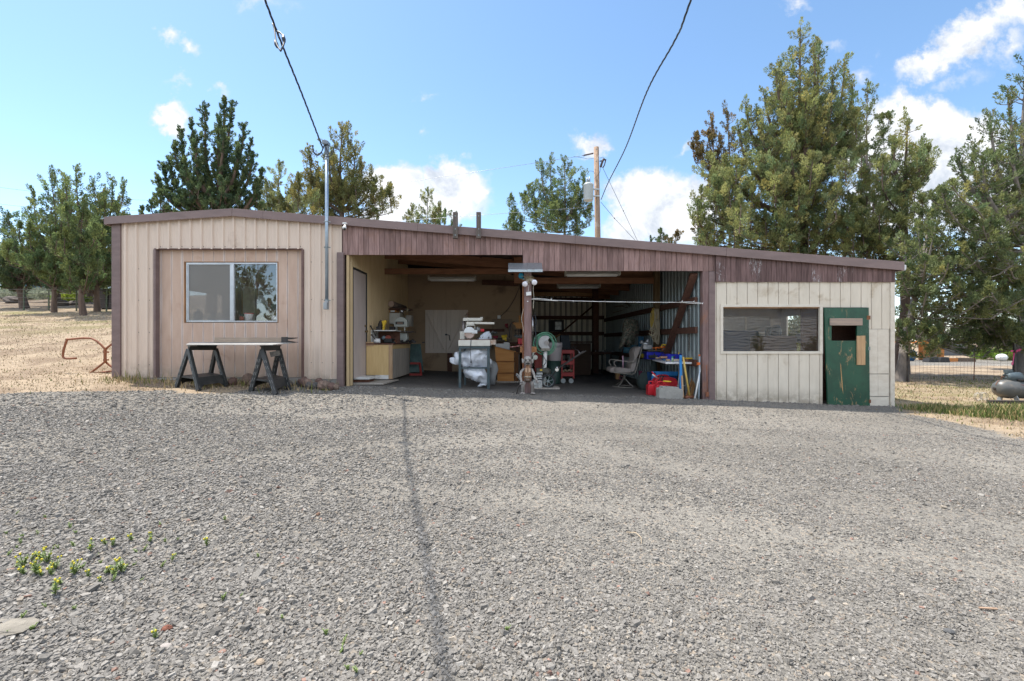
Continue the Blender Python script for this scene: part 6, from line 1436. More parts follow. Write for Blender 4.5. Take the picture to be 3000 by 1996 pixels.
# yellow clamp tool on the shelf
c=P(1124,955,10.35)
m=MB(); m.prism([(X(1119,10.35),Z(941,10.35)),(X(1131,10.35),Z(938,10.35)),(X(1132,10.35),Z(944,10.35)),(X(1126,10.35),Z(955,10.35)),(X(1125,10.35),sz+.02),(X(1121,10.35),sz+.02),(X(1122,10.35),Z(955,10.35))],10.33,10.42); m.build('yellow_guard',m_yel,None,'yellow bent guard standing on the pale bench shelf','tool guard',bevel=.004)
m=MB(); c=P(1112,958,10.4); m.box((c.x-.07,c.y-.05,sz+.02),(c.x+.05,c.y+.08,sz+.10)); m.cyl(c+Vector((0,0,-.02)),c+Vector((.04,0,.12)),.05); m.tube([c+Vector((-.02,-.03,.05)),c+Vector((.05,-.05,.15))],.018,6); m.build('shop_grinder',m_iron,None,'dark cast grinder beside the yellow guard on the shelf','grinder',bevel=.006)
# wall cabinet behind the band saw with log on top
by=11.8
t=thing('wall_box','off white wall box with orange strip behind the band saw','wall cabinet',P(1155,950,by))
m=MB(); pbox(m,1136,1171,917,949,by,.3); m.build('box_panel',m_offw,t,bevel=.004)
m=MB(); pbox(m,1136,1162,909,915,by-.02,.3); m.build('strip',m_owood,t)
m=MB(); pbox(m,1144,1156,909.5,914.5,by-.03,.008); m.build('strip_label',m_white,t)
m=MB(); pbox(m,1189,1205,924,956,by+.1,.25); m.build('grey_board',mat('grey_hardboard',(.33,.30,.26)),None,'plain grey hardboard sheet standing behind the band saw','board')
m=MB(); pbox(m,1132,1200,904,908,by-.05,.36); m.build('wall_shelf',m_raft2,None,'dark plank shelf on the wall above the band saw','shelf')
c=P(1146,891,by-.1); t=thing('cut_log','short cut log with pale sawn end lying on the dark shelf','log',c-Vector((0,0,.07)))
m=MB(); e=P(1185,903,by+.75); m.tube([c,e],[.083,.07],14); m.build('log_bark',m_bark,t)
m=MB(); d=(e-c).normalized(); m.tube([c-d*.006,c-d*.002],.08,14); m.build('sawn_face',mat('sawn_face',(.50,.37,.28),(.42,.26,.2),.8,ns=9),t)
c=P(1177,912,by-.25); t=thing('work_lamp','small chrome work lamp clamped over the band saw','lamp',c)
m=MB(); m.ball(c,.05,12,8); m.build('lamp_shade',m_chrome,t); m=MB(); m.tube([c+Vector((.0,.04,-.02)),c+Vector((.05,.05,-.12)),c+Vector((.06,.05,-.2))],.01,6); m.tube([c+Vector((.03,.03,.03)),c+Vector((.12,.05,.05)),c+Vector((.2,.06,.03))],.012,6); m.build('lamp_arm',m_iron,t)
m=MB(); q=P(1193,909,by-.2); m.tube([q+Vector((0,0,-.05)),q+Vector((0,0,.04))],.02,8); m.tube([q+Vector((-.06,0,.02)),q+Vector((.04,0,.02))],.014,6); m.build('hose_valve',mat('brass_valve',(.45,.38,.25),None,.4,.6,bump=0),None,'pale brass valve sticking out beside the chrome work lamp','valve')
# band saw
Y=11.2
t=thing('band_saw','off white upright band saw with rounded upper housing on the bench','band saw',P(1173,1004,Y))
x0,x1=X(1153.5,Y),X(1192.5,Y); 
def arch(px0,px1,py0,py1,Y,n=10):
    a,b=X(px0,Y),X(px1,Y); r=(b-a)/2; zt_=Z(py0,Y); zb_=Z(py1,Y); cz_=zt_-r*.8
    return [(a,zb_),(b,zb_)]+[((a+b)/2+r*math.cos(PI*i/n),cz_+r*.8*math.sin(PI*i/n)) for i in range(n+1)]
m=MB(); m.prism(arch(1154,1193,929,958,Y),Y,Y+.2); uh=m.build('upper_housing',m_offg,t,bevel=.012)
m=MB(); pbox(m,1158.5,1183.5,942.5,951,Y-.005,.01); m.build('name_plate',m_black,uh); 
m=MB(); pbox(m,1163,1180,945,949,Y-.0075,.002); m.build('plate_lettering',mat('tan_letters',(.30,.2,.14),None,.6,bump=0),uh)
m=MB(); a,b=X(1154,Y),X(1160.5,Y); m.box((a,Y+.02,Z(984,Y)),(b,Y+.16,Z(957,Y))); col_=m.build('saw_column',m_offg,t)
m=MB()
for p0,p1 in ((959,964),(966,972),(975,981)): pbox(m,1155,1159.5,p0,p1,Y+.012,.01)
m.build('column_slot',m_black,col_)
m=MB(); pts=[(1161,976),(1191,976),(1193,993),(1188,1001),(1180,1001),(1163,991)]; m.prism([(X(a,Y),Z(b,Y)) for a,b in pts][::-1],Y,Y+.2); m.build('lower_housing',m_offg,t,bevel=.012)
m=MB(); pbox(m,1165,1208,971,974,Y-.1,.4); m.build('saw_table',m_iron,t)
m=MB(); pbox(m,1185,1186.5,958,972,Y+.05,.01); m.build('saw_blade',m_chrome,t)
m=MB(); m.box((X(1158,Y),Y+.02,zt),(X(1190,Y),Y+.2,Z(998,Y))); m.build('saw_base',m_iron,t)
# disc sander
Y=10.45
t=thing('disc_sander','red topped disc sander on a black base sitting on the bench','sander',P(1137,1003,Y))
m=MB(); pbox(m,1124,1148,992,1004,Y,.28); m.build('sander_base',m_black,t,bevel=.008)
m=MB(); c=P(1137,991,Y+.08); m.cyl(c,c+Vector((0,.03,0)),.066,n=20); m.build('sander_disc',mat('faded_red',(.42,.10,.07),None,.6),t)
m=MB(); c=P(1124,990,Y+.1); m.ball(c,.05,10,7,(1,1,1)); m.build('sander_motor',mat('grey_blue_motor',(.22,.28,.32),None,.5),t)
m=MB(); pbox(m,1140,1153,957,990,11.05,.16); m.build('dark_motor_box',m_iron,None,'dark tall motor box on the bench next to the band saw column','motor')
r=random.Random(9)
for k,(px,py,Y,w,lab,mt) in enumerate(((1158,997,10.7,.10,'rusty brown fitting on the bench below the band saw',m_rust),(1172,996,10.8,.12,'black clutter of castings on the bench front',m_iron),(1202,992,11.2,.13,'heap of black rubber hose beyond the band saw',m_rubber),(1212,1001,11.1,.15,'long dark vise jaw jutting past the bench',m_iron),(1152,1002,10.5,.07,'small black bottle by the red sander',m_black))):
    c=P(px,py,Y); m=MB()
    for i in range(6):
        d=Vector((r.gauss(0,w*.45),r.gauss(0,w*.3),0)); h=r.uniform(.02,w*.55)
        if i%2: m.box((c.x+d.x-w*.2,c.y+d.y-w*.15,zt),(c.x+d.x+w*.2,c.y+d.y+w*.15,zt+h))
        else: m.tube([(c.x+d.x-w*.3,c.y+d.y,zt+h*.8),(c.x+d.x+w*.25,c.y+d.y,zt+h*1.2)],w*.14,7)
    m.build('bench_casting',mt,None,lab,'metal part')
# stacked glass panes leaning in red rack
Y=12.0
t=thing('glass_rack','leaning stack of greenish glass sheets in a red frame beside the bench','glass rack',(X(1215,Y),Y,fz(-2.5,Y)))
zf=fz(-2.6,Y)
for k in range(3):
    m=MB(); a=X(1201+k*5,Y-.2+k*.05); m.add([(a,Y-.3+k*.05,zf+.1),(a+.3,Y-.35+k*.05,zf+.1),(a+.16,Y-.05+k*.05,Z(1008,Y)),(a-.03,Y+.0+k*.05,Z(1008,Y)),(a,Y-.29+k*.05,zf+.1),(a+.3,Y-.34+k*.05,zf+.1),(a+.16,Y-.04+k*.05,Z(1008,Y)),(a-.03,Y+.01+k*.05,Z(1008,Y))],[(0,1,2,3),(7,6,5,4),(0,4,5,1),(1,5,6,2),(2,6,7,3),(3,7,4,0)]); m.build('glass_sheet',mat('greenish_glass%d'%k,(.10,.16,.155),(.06,.09,.09),.08,bump=0,spec=.8),t)
m=MB(); a,b=X(1200,11.55),X(1234,11.55)
m.bar((a,11.55,zf+.05),(b,11.55,zf+.05),.03,.05); m.bar((b,11.55,zf+.02),(b-.05,11.6,zf+.34),.03,.05); m.bar((a,11.62,zf+.33),(b-.04,11.62,zf+.33),.03,.05); m.build('rack_frame',mat('dull_red',(.28,.03,.025),None,.5),t)
# hanging fluorescent fittings
def fluoro(label,c,L,rz,hang):
    t=thing('strip_light',label,'strip light',c,'fluorescent strip lights in the bays',0)
    M_=rotM(c,rz)
    m=MB(); m.prism([(-.16,-.02),(.16,-.02),(.075,.05),(-.075,.05)],-L/2,L/2,'x'); m.v=[tuple(M_@Vector(v)) for v in m.v]; m.build('reflector',mat('light_white',(.85,.83,.76),(.75,.73,.66),.4,bump=0) if not bpy.data.materials.get('light_white') else bpy.data.materials['light_white'],t)
    for y in (-.06,.06):
        m=MB(); m.cyl((-L/2+.04,y,-.035),(L/2-.04,y,-.035),.018,n=8); m.v=[tuple(M_@Vector(v)) for v in m.v]; m.build('tube_lamp',m_white,t)
    m=MB()
    for s in (-1,1): m.cbox((s*L/2,0,.02),(.03,.2,.12))
    m.v=[tuple(M_@Vector(v)) for v in m.v]; m.build('end_bracket',mat('bracket_cream',(.5,.46,.38),None,.5,bump=0) if not bpy.data.materials.get('bracket_cream') else bpy.data.materials['bracket_cream'],t)
    m=MB(); m.tube([(c[0]+.1,c[1],c[2]+.05),(c[0]+.1,c[1],c[2]+hang)],.006,5); m.build('hanger',m_iron,t)
    return t
fluoro('white strip light hanging below the tie beam over the wall shutters',P(1325,818,12.2),1.25,0,.25)
fluoro('white strip light tucked behind the brown skirt at the bay opening',P(1735,803,10.2),1.2,-.05,.2)
fluoro('dim strip light hung deep in the open bay past the tie beam',P(1695,840,13.2),1.22,0,.3)
# outlet and cord on rear board wall
c=P(1462,929,13.88); m=MB(); m.cbox(c,(.10,.05,.10)); o=m.build('wall_outlet',m_white,None,'white power outlet on the brown rear wall','outlet',bevel=.004)
m=MB(); m.tube(smooth_pts([P(1466,927,13.85),P(1485,910,13.85),P(1505,880,13.8),P(1520,845,13.7),P(1524,815,13.6)],5),.009,5); m.build('extension_cord',m_cable,None,'black cord running up from the white outlet to the roof','cord')
m=MB(); m.tube(smooth_pts([P(1458,934,13.85),P(1454,945,13.8),P(1452,965,13.8)],5),.008,5); m.build('extension_cord',m_cable,None,'black cord dropping from the white outlet toward the saw bench','cord')
c=P(1370,919,13.8); m=MB(); m.ball(c,.04,10,7); m.tube([c,c-Vector((0,0,.1))],.02,6); m.build('peach_ball',mat('peach_plastic',(.5,.32,.26),None,.5),None,'small peach ball knob above the radial saw','knob')
# rear bench behind the saw
t=thing('rear_bench','long dark workbench under the outlet, cluttered with tools','workbench',(-.25,13.4,fz(0,13.4)))
yb=13.0; zt2=Z(1003,yb); m=MB(); m.box((X(1350,yb),yb,zt2-.05),(.22,YW-.06,zt2)); m.build('bench_top',m_raft2,t)
for x in (-1.3,.1): m=MB(); m.box((x,yb+.05,fz(0,13)),(x+.09,yb+.14,zt2-.05)); m.build('bench_leg',m_raft2,t)
m=MB(); pbox(m,1405,1478,964,972,13.7,.1); m.build('tool_rail',m_raft2,None,'dark tool rail on the rear wall above the bench','tool rail')
m=MB(); pbox(m,1442,1500,935,1000,13.75,.02); m.build('tan_board',mat('rear_tan_panel',(.27,.2,.14),None,.8),None,'tan board panel behind the yellow drill','board')
for k,(px,py,Y,w,h,lab,mt,cat) in enumerate(((1484,955,13.3,.10,.14,'dark red cap hanging on the rear wall',mat('dark_red_cap',(.22,.02,.03),None,.7),'cap'),(1452,989,12.9,.16,.10,'small red and black sander on the rear bench',mat('crimson_tool',(.35,.02,.05),None,.5),'power tool'),(1478,990,12.6,.16,.17,'yellow and black cordless drill on the rear bench',m_yel,'drill'),(1465,994,12.9,.2,.06,'black drill case lying on the rear bench',m_black,'tool case'),(1520,986,12.7,.26,.10,'grey steel box on the rear bench by the centre post',mat('steel_box_grey',(.22,.23,.22),None,.5),'box'))):
    c=P(px,py,Y); z0=c.z-h/2; m=MB(); m.cbox((c.x,c.y,c.z),(w*.7,w*.5,h*.6)); m.tube([(c.x-w*.5,c.y-.03,c.z+h*.2),(c.x+w*.45,c.y-.03,c.z+h*.28)],h*.24,8); m.tube([(c.x+w*.15,c.y,c.z),(c.x+w*.25,c.y,c.z-h*.5)],h*.17,8); m.build({'cap':'red_hat','power tool':'palm_sander','drill':'cordless_drill','tool case':'drill_case','box':'steel_box'}[cat],mt,None,lab,'hat' if cat=='cap' else cat,bevel=.006)
# --- radial arm saw on slate stand
Y=9.3; zf=fz(-.7,Y)
t=thing('saw_stand','slate blue welded stand carrying the radial arm saw','stand',(X(1390,Y),Y+.3,zf))
zs=Z(1010,Y)
for px0,px1,y in ((1343.5,1351,Y),(1427,1435,Y),(1350,1356,Y+.62),(1424,1430,Y+.62)):
    m=MB(); m.box((X(px0,Y),y,zf-.02),(X(px1,Y),y+.05,zs-.085 if y==Y else zs-.02)); m.build('stand_leg',m_slate,t,bevel=.003)
m=MB(); m.box((X(1343.5,Y),Y-.002,zs-.083),(X(1435,Y),Y+.05,zs-.03)); m.build('stand_rail',m_slate,t,bevel=.003)
m=MB(); m.box((X(1351.2,Y),Y+.004,Z(1081,Y)),(X(1426.8,Y),Y+.04,Z(1076,Y))); m.build('stand_stretcher',m_slate,t)
for xx in (1344,1430): m=MB(); m.box((X(xx,Y),Y+.052,zs-.08),(X(xx,Y)+.045,Y+.66,zs-.03)); m.build('stand_rail',m_slate,t)
t=thing('radial_saw','rust stained white radial arm saw with round blade guard on the slate stand','radial arm saw',(X(1390,Y),Y+.3,zs))
m=MB(); m.box((X(1343,Y),Y-.02,zs-.028),(X(1436,Y),Y+.68,Z(996.5,Y))); m.build('saw_table',m_offw,t,bevel=.006)
m=MB(); m.box((X(1436,Y)+.004,Y+.0,zs+.0),(X(1452,Y),Y+.4,Z(997,Y)+.002)); m.build('table_wing',mat('wing_rust',(.5,.46,.4),(.3,.13,.05),.5,ns=9),t)
m=MB(); m.box((X(1344,Y),Y+.02,Z(997,Y)),(X(1452,Y),Y+.6,Z(997,Y)+.018)); m.build('saw_deck',m_raft2,t)
m=MB(); pbox(m,1347,1361,971,996,Y+.3,.16); m.build('saw_base_block',m_offw,t,bevel=.006)
m=MB(); c=P(1358,965,Y+.42); m.cyl((c.x,c.y,Z(990,Y)),(c.x,c.y,Z(938,Y)),.036,n=14); m.build('saw_column',mat('column_steel',(.25,.23,.22),(.17,.13,.11),.4,.6),t)
m=MB(); m.prism([(X(1350.5,Y),Z(939,Y)),(X(1409,Y),Z(938,Y)),(X(1409,Y),Z(929,Y)),(X(1352,Y),Z(929,Y))],Y+.34,Y+.5); m.build('saw_arm',m_offw,t,bevel=.01)
m=MB(); c=P(1411,936,Y+.4); m.cyl(c-Vector((0,0,.03)),c+Vector((0,0,.05)),.03); m.cyl(c+Vector((-.05,0,-.04)),c+Vector((-.05,0,.0)),.05); m.build('arm_knob',m_offw,t)
m=MB(); m.prism([(X(1380,Y),Z(949,Y)),(X(1447,Y),Z(949.5,Y)),(X(1447,Y),Z(943.5,Y)),(X(1390,Y),Z(942,Y)),(X(1378,Y),Z(944,Y))],Y+.2,Y+.34); m.build('saw_rail',m_offw,t,bevel=.008)
m=MB(); pbox(m,1366.5,1388,943.5,952,Y+.1,.16); m.tube([P(1366.5,953,Y+.1),P(1366.5,962,Y+.1)],.01,6); m.tube([P(1366.5,954,Y+.1),P(1391,954,Y+.1),P(1391,966,Y+.1)],.008,6); m.build('saw_yoke',m_offw,t,bevel=.004)
c=P(1375.5,975,Y+.02); pts=[(c.x+.117*math.cos(a),c.z+.117*math.sin(a)) for a in [PI*i/16*1.02-.02 for i in range(17)]]
m=MB(); m.prism(pts,Y-.02,Y+.06); m.box((c.x+.05,Y-.015,c.z-.02),(c.x+.16,Y+.06,c.z+.05)); m.build('blade_guard',mat('guard_white',(.66,.68,.68),(.55,.56,.56),.35),t,bevel=.008)
m=MB(); m.cyl((c.x,Y+.012,c.z-.012),(c.x,Y+.02,c.z-.012),.105,n=40); m.build('saw_disc',mat('saw_blade',(.42,.33,.30),(.28,.17,.13),.35,.5,ns=7),t)
m=MB(); q=P(1397,966,Y+.2); m.cyl(q+Vector((-.02,.0,.0)),q+Vector((.05,.05,.0)),.045); m.tube([q+Vector((.02,-.05,.06)),q+Vector((.02,-.05,-.05))],.012,6); m.build('saw_motor',mat('motor_grey',(.30,.31,.31),None,.4,.3),t)
m=MB(); m.tube(smooth_pts([P(1380,996,Y-.03),P(1379,1012,Y-.03),P(1378.5,1035,Y-.03),P(1380,1058,Y-.03)],5),.007,5); m.cyl(P(1380,1057,Y-.03),P(1380,1064,Y-.03),.014); m.build('saw_cord',m_cable,t)
# on the saw table
m=MB(); q=P(1410,968,Y+.3); m.cbox((q.x,q.y,q.z),(.12,.08,.06)); m.tube([q+Vector((-.08,-.02,.0)),q+Vector((-.03,-.02,0))],.045,10); m.build('red_power_tool',mat('bright_red_tool',(.62,.03,.04),None,.4,bump=0),None,'bright red power tool beside the blade guard','power tool',bevel=.01)
m=MB(); rr=random.Random(12); n=12; c=P(1418,983,Y+.12); zb2=Z(997,Y)+.018; vs=[];fs=[]
prof=[(.13,0),(.125,.04),(.10,.09),(.06,.13),(.035,.16),(.0,.165)]
for i,(rr_,h) in enumerate(prof):
    for k in range(16):
        a=2*PI*k/16; q=rr_*(1+.16*math.sin(k*2.6+i)+rr.uniform(-.08,.08)); vs.append((c.x+.025*i*.8+q*math.cos(a)*1.05,c.y+q*math.sin(a)*.6,zb2+h))
for i in range(5):
    for k in range(16): fs.append((i*16+k,i*16+(k+1)%16,(i+1)*16+(k+1)%16,(i+1)*16+k))
m.add(vs,fs,True); m.build('dust_bag',mat('pale_blue_cloth',(.46,.50,.55),(.36,.40,.44),.85,ns=6,bump=.3,bs=20),None,'pale blue grey cloth dust bag slumped on the saw table','dust bag')
q=P(1438,977,Y+.15)
m=MB(); m.tube([q+Vector((-.05,0,-.01)),q+Vector((.06,.02,.01)),q+Vector((.13,.03,.02))],[.035,.03,.018],10); m.tube([q+Vector((-.02,0,-.02)),q+Vector((-.03,-.01,-.1))],.02,8); m.cyl(q+Vector((.035,.0,.02)),q+Vector((.06,.0,.03)),.033); m.build('drill_driver',m_black,None,'black drill with silver collar lying past the dust bag','drill')
for k in range(9):
    a=P(1397+k*4.3,991-2*(k%3),Y+.06+.02*(k%2)); m=MB(); m.tube([a-Vector((.012,0,.02)),a+Vector((.01,.01,.02))],.006,5)
    m.tube([a-Vector((.012,0,.02)),a+Vector((.025,0,-.022))],.006,5)
    m.build('small_clamp',m_iron,None,'small black clamp in the row along the saw table front','clamp','small clamps on the saw table')
# bundle wrapped in white plastic under the saw
def blob(name,chain,label,cat,mt,seed=1,amp=.12,n=40):
    pts=smooth_pts([c for c,_ in chain],7); rs=smooth_pts([Vector((r,0,0)) for _,r in chain],7)
    m=MB(); m.tube(pts,[max(.006,q.x) for q in rs],n)
    v2=[]; rg=lambda p,f,o:1-2*abs(noise.noise(p*f+Vector((o,seed,o*.7))))
    for v in m.v:
        p=Vector(v); d=Vector((noise.noise(p*6+Vector((seed,0,0))),noise.noise(p*6+Vector((0,seed,7))),noise.noise(p*6+Vector((3,1,seed)))))
        q=Vector((rg(p,9,1),rg(p,9,5),rg(p,9,9)))*.38+Vector((rg(p,21,2),rg(p,21,6),rg(p,21,8)))*.17
        v2.append(tuple(p+d*amp+q*amp))
    m.v=v2; return m.build(name,mt,None,label,cat)
m_poly=mat('white_polythene',(.72,.75,.80),(.6,.63,.68),.28,ns=5,bump=.5,bs=16,bd=.03,spec=.6)
yb=9.55
blob('plastic_bundle',[(P(1326,1052,yb),.02),(P(1328,1058,yb),.10),(P(1340,1056,yb),.15),(P(1362,1055,yb),.15),(P(1388,1046,yb),.22),(P(1400,1050,yb),.21),(P(1415,1063,yb),.12),(P(1426,1058,yb),.13),(P(1431,1052,yb),.03)],'bulky white polythene bundle stuffed on the stand stretcher','plastic bundle',m_poly,3,.075)
blob('plastic_sheet',[(P(1352,1084,yb-.1),.02),(P(1366,1090,yb-.1),.08),(P(1390,1098,yb-.1),.15),(P(1408,1107,yb-.1),.15),(P(1412,1122,yb-.12),.08),(P(1405,1131,yb-.12),.05),(P(1398,1134,yb-.12),.015)],'crumpled white polythene drooping to the floor below the stretcher','plastic sheet',m_poly,8,.06)
m=MB(); m.tube([P(1425,1050,10.1),P(1444,1072,10.1),P(1446,1082,10.1),P(1442,1100,10.1),P(1440,1126,10.1)],[.03,.11,.11,.09,.085],14); m.build('grey_duct',mat('grey_duct',(.27,.28,.29),(.22,.23,.235),.5),None,'bent grey duct pipe standing behind the saw stand','duct pipe')
m=MB()
for k in range(9): a=X(1357+k*3.5,10.3); m.tube([(a,10.3,Z(1015,10.3)),(a+.02*(k%3),10.32,Z(1015+22+5*(k%4),10.3))],.006,5)
m.build('rod_bundle',m_galv,None,'thin pale rods hanging under the saw table','rods')
# orange nail bin
Y=10.9; zf=fz(-.2,Y)
t=thing('slant_bin','orange plywood bin with sloping lid and three stacked fronts','storage bin',(X(1480,Y),Y+.25,zf))
xl0,xl1=X(1449.5,Y),X(1506,Y)
m=MB(); m.prism([(X(1458,Y),Z(1117,Y)),(xl1,Z(1117,Y)),(xl1,Z(1031,Y)),(xl0,Z(1017.5,Y))],Y+.02,Y+.42); m.build('bin_body',m_owood,t,bevel=.004)
for k,(a,b,l) in enumerate(((1018,1058,1449.5),(1061,1092,1455),(1096,1117,1457.5))):
    m=MB(); x0=X(l,Y); 
    if k==0: m.prism([(X(1453,Y),Z(b,Y)),(xl1,Z(b,Y)),(xl1,Z(1032,Y)),(xl0,Z(a+.5,Y))],Y,Y+.018)
    else: m.box((x0,Y,Z(b,Y)),(xl1,Y+.018,Z(a,Y)))
    m.build('bin_front',m_owood,t,bevel=.002)
for py in (1059.5,1094): m=MB(); m.box((X(1454,Y),Y-.01,Z(py+1.6,Y)),(X(1509,Y),Y+.02,Z(py-1.3,Y))); m.build('bin_lip',wood('bin_lip_wood%d'%py,(.22,.09,.03),(.15,.06,.02),'x'),t)
m=MB(); m.bar((xl0-.01,Y+.21,Z(1016.5,Y)),(X(1511,Y),Y+.21,Z(1031.5,Y)),.46,.016); m.build('bin_lid',m_owood,t)
m=MB(); m.box((X(1508,Y),Y+.05,zf),(X(1513,Y)+.05,Y+.4,Z(1032,Y))); m.build('bin_side',wood('bin_side_wood',(.13,.055,.02),(.09,.04,.015),'z'),t)
m=MB(); pbox(m,1448,1540,1118.5,1121,10.85,.5); m.build('floor_board',m_gwood,None,'grey board lying flat under the orange bin','board')
m=MB(); m.prism([(X(1452,11.5),Z(1022,11.5)),(X(1493,11.5),Z(1026,11.5)),(X(1493,11.5),Z(1004,11.5)),(X(1476,11.5),Z(1003,11.5)),(X(1476,11.5),Z(1007,11.5)),(X(1452,11.5),Z(1008,11.5))],11.5,11.7); m.build('pale_carton',mat('pale_carton',(.48,.48,.46),(.40,.40,.39),.6),None,'pale grey carton standing behind the slanted orange bin','carton',bevel=.004)
m=MB(); m.prism([(X(1517,11.6),Z(1009,11.6)),(X(1531,11.6),Z(1009,11.6)),(X(1531,11.6),Z(992,11.6)),(X(1517,11.6),Z(992,11.6))],11.6,11.85); m.build('red_bucket',m_red,None,'bright red plastic tub peeking out by the centre post','tub',bevel=.006)
t=thing('cane_chair','old chair back with a curved orange wood crest behind the centre post','chair',P(1515,1005,12.3)); 
m=MB(); m.prism([(X(1500.5,12.3),Z(945.5,12.3)),(X(1530,12.3),Z(945,12.3)),(X(1530,12.3),Z(963,12.3)),(X(1514,12.3),Z(963,12.3)),(X(1508,12.3),Z(954,12.3))],12.3,12.33); m.build('crest_board',m_owood,t)
m=MB(); m.tube(smooth_pts([P(1492,990,12.35),P(1494,960,12.35),P(1500,946,12.35),P(1508,943.5,12.35)],5),.014,6); m.build('bent_frame',m_iron,t)
m=MB()
for k in range(4): m.tube([P(1509+k*5,964,12.35),P(1509+k*5,984,12.35)],.009,5)
for k in range(2): m.tube([P(1508,970+k*7,12.35),P(1529,970+k*7,12.35)],.007,5)
m.build('back_lattice',m_iron,t)
m=MB(); m.bar(P(1522.5,925,12.6),P(1523,948,12.6),.06,.1); m.build('orange_stud',m_owood,None,'orange timber offcut standing behind the chair crest','timber')
m=MB(); 
for k in range(9):
    a=P(1494+k*4.6,1017.5-.6*k,9.6); b=P(1494+(k+.85)*4.6,1017.5-.6*(k+.85),9.6); m.tube([a,b],.0085,6)
m.build('striped_rope',mat('red_white_rope',(.5,.08,.08),(.55,.45,.42),.7,ns=30),None,'red and white rope strung to the centre post','rope')
m=MB(); m.box((X(1524,9.05),9.03,Z(1033,9.05)),(X(1572,9.05),9.14,Z(1016,9.05))); m.build('cross_block',wood('cross_block_wood',(.45,.22,.10),(.34,.15,.06),'x'),None,'orange timber block fixed across behind the centre post','timber block',bevel=.004)
m=MB(); m.box((X(1512,11.3),11.3,fz(0,11.3)),(X(1522,11.3),11.33,Z(1040,11.3))); m.build('teal_board',mat('teal_board',(.10,.14,.16),None,.7),None,'dull teal board standing behind the orange bin','board')
m=MB(); m.bar(P(1513,1097,10.2),P(1525,1110,10.0),.03,.05); m.build('pale_offcut',m_whitep,None,'pale offcut leaning low beside the carved figure','offcut')
# --- carved figure in front of the centre post
Y=8.72
m_drift=wood('driftwood',(.42,.39,.36),(.13,.11,.095),'z',.85,0); m_carve=wood('carved_orange_wood',(.36,.20,.11),(.16,.08,.045),'z',.8,0)
t=thing('carved_figure','carved wooden figure with wrinkled grey face standing before the centre post','wood carving',gp(1546,1150,Y))
zf=gz(X(1546,Y),Y)
m=MB(); c=P(1546,1058,Y-.02)
m.ball(c,.092,24,18,(.9,.8,1.0),0)
v2=[]
for v in m.v:
    p=Vector(v)-c; d=1+.10*math.sin(p.z*95+abs(p.x)*22)*(1 if p.y<0 else .2); 
    if p.z<-.02: p.x*=.86
    p.y-= .02*math.exp(-(p.x/.02)**2-((p.z)/.03)**2) 
    v2.append(tuple(c+p*d))
m.v=v2
hd=m.build('head',m_drift,t)
m=MB(); m.prism([(c.x-.012,c.z+.012),(c.x+.012,c.z+.012),(c.x+.024,c.z-.026),(c.x-.024,c.z-.026)],c.y-.105,c.y-.05); m.build('nose',m_drift,hd,bevel=.006)
for s in (-1,1):
    m=MB(); m.prism([(c.x+s*.075,c.z+.03),(c.x+s*.115,c.z+.055),(c.x+s*.108,c.z-.03),(c.x+s*.08,c.z-.045)],c.y-.02,c.y+.01); m.build('ear',m_drift,hd,bevel=.004)
    m=MB(); m.ball((c.x+s*.034,c.y-.075,c.z+.018),.017,10,7,(1.2,.6,.7)); m.build('eye',m_black,hd)
    m=MB(); m.tube([(c.x+s*.008,c.y-.078,c.z+.035),(c.x+s*.035,c.y-.085,c.z+.045),(c.x+s*.065,c.y-.06,c.z+.03)],.011,6); m.build('brow',m_drift,hd)
m=MB(); m.tube([(c.x-.042,c.y-.062,c.z-.048),(c.x,c.y-.082,c.z-.042),(c.x+.042,c.y-.062,c.z-.048)],.009,6); m.build('mouth',m_black,hd)
m=MB(); m.tube([c-Vector((0,0,.07)),P(1546,1078,Y),P(1546,1086,Y),P(1546,1100,Y),P(1546,1110,Y),P(1546,1118,Y)],[.035,.04,.066,.062,.054,.062],14); to=m.build('torso',m_carve,t)
m=MB()
for s in (-1,1): m.prism([(X(1546,Y)+s*.008,Z(1078,Y)),(X(1546,Y)+s*.052,Z(1078,Y)),(X(1546,Y)+s*.055,Z(1089,Y)),(X(1546,Y)+s*.008,Z(1092,Y))],Y-.076,Y-.05)
m.build('chest_plate',wood('pale_carved',(.52,.36,.25),(.38,.24,.15),'z'),to,bevel=.006)
m=MB(); q=P(1546,1104,Y); m.tube([q+Vector((.066*math.cos(a),.066*math.sin(a),0)) for a in [2*PI*i/14 for i in range(14)]],.011,6,True); m.build('rope_belt',mat('belt_rope',(.5,.45,.36),None,.8),t)
m=MB(); q=P(1546,1114,Y-.03); m.ball(q,.055,14,9,(1,.8,.85)); m.build('belly_carving',mat('dark_glossy_wood',(.07,.05,.04),(.28,.2,.14),.3,ns=6),t)
for s,pts in ((-1,[(1536,1081),(1527,1090),(1525,1102),(1527,1115),(1528,1122)]),(1,[(1556,1081),(1562,1092),(1566,1104),(1571,1112),(1574,1117)])):
    m=MB(); m.tube(smooth_pts([P(a,b,Y-.03*i) for i,(a,b) in enumerate(pts)],3),[.027-.007*i/12 for i in range(13)],10); ar=m.build('arm',m_drift,t)
    e=P(*pts[-1],Y-.12)
    for k in range(4):
        m=MB(); o=(k-1.5)*.011; m.tube([e+Vector((o,0,.0)),e+Vector((o*1.3,-.012,-.022-.004*(k%2))),e+Vector((o*1.4,-.004,-.04))],[.008,.0075,.006],6); m.build('finger',m_drift,ar)
    m=MB(); m.tube([e+Vector((-s*.02,0,.012)),e+Vector((-s*.032,-.012,-.004)),e+Vector((-s*.034,-.016,-.02))],[.009,.008,.006],6); m.build('thumb',m_drift,ar)
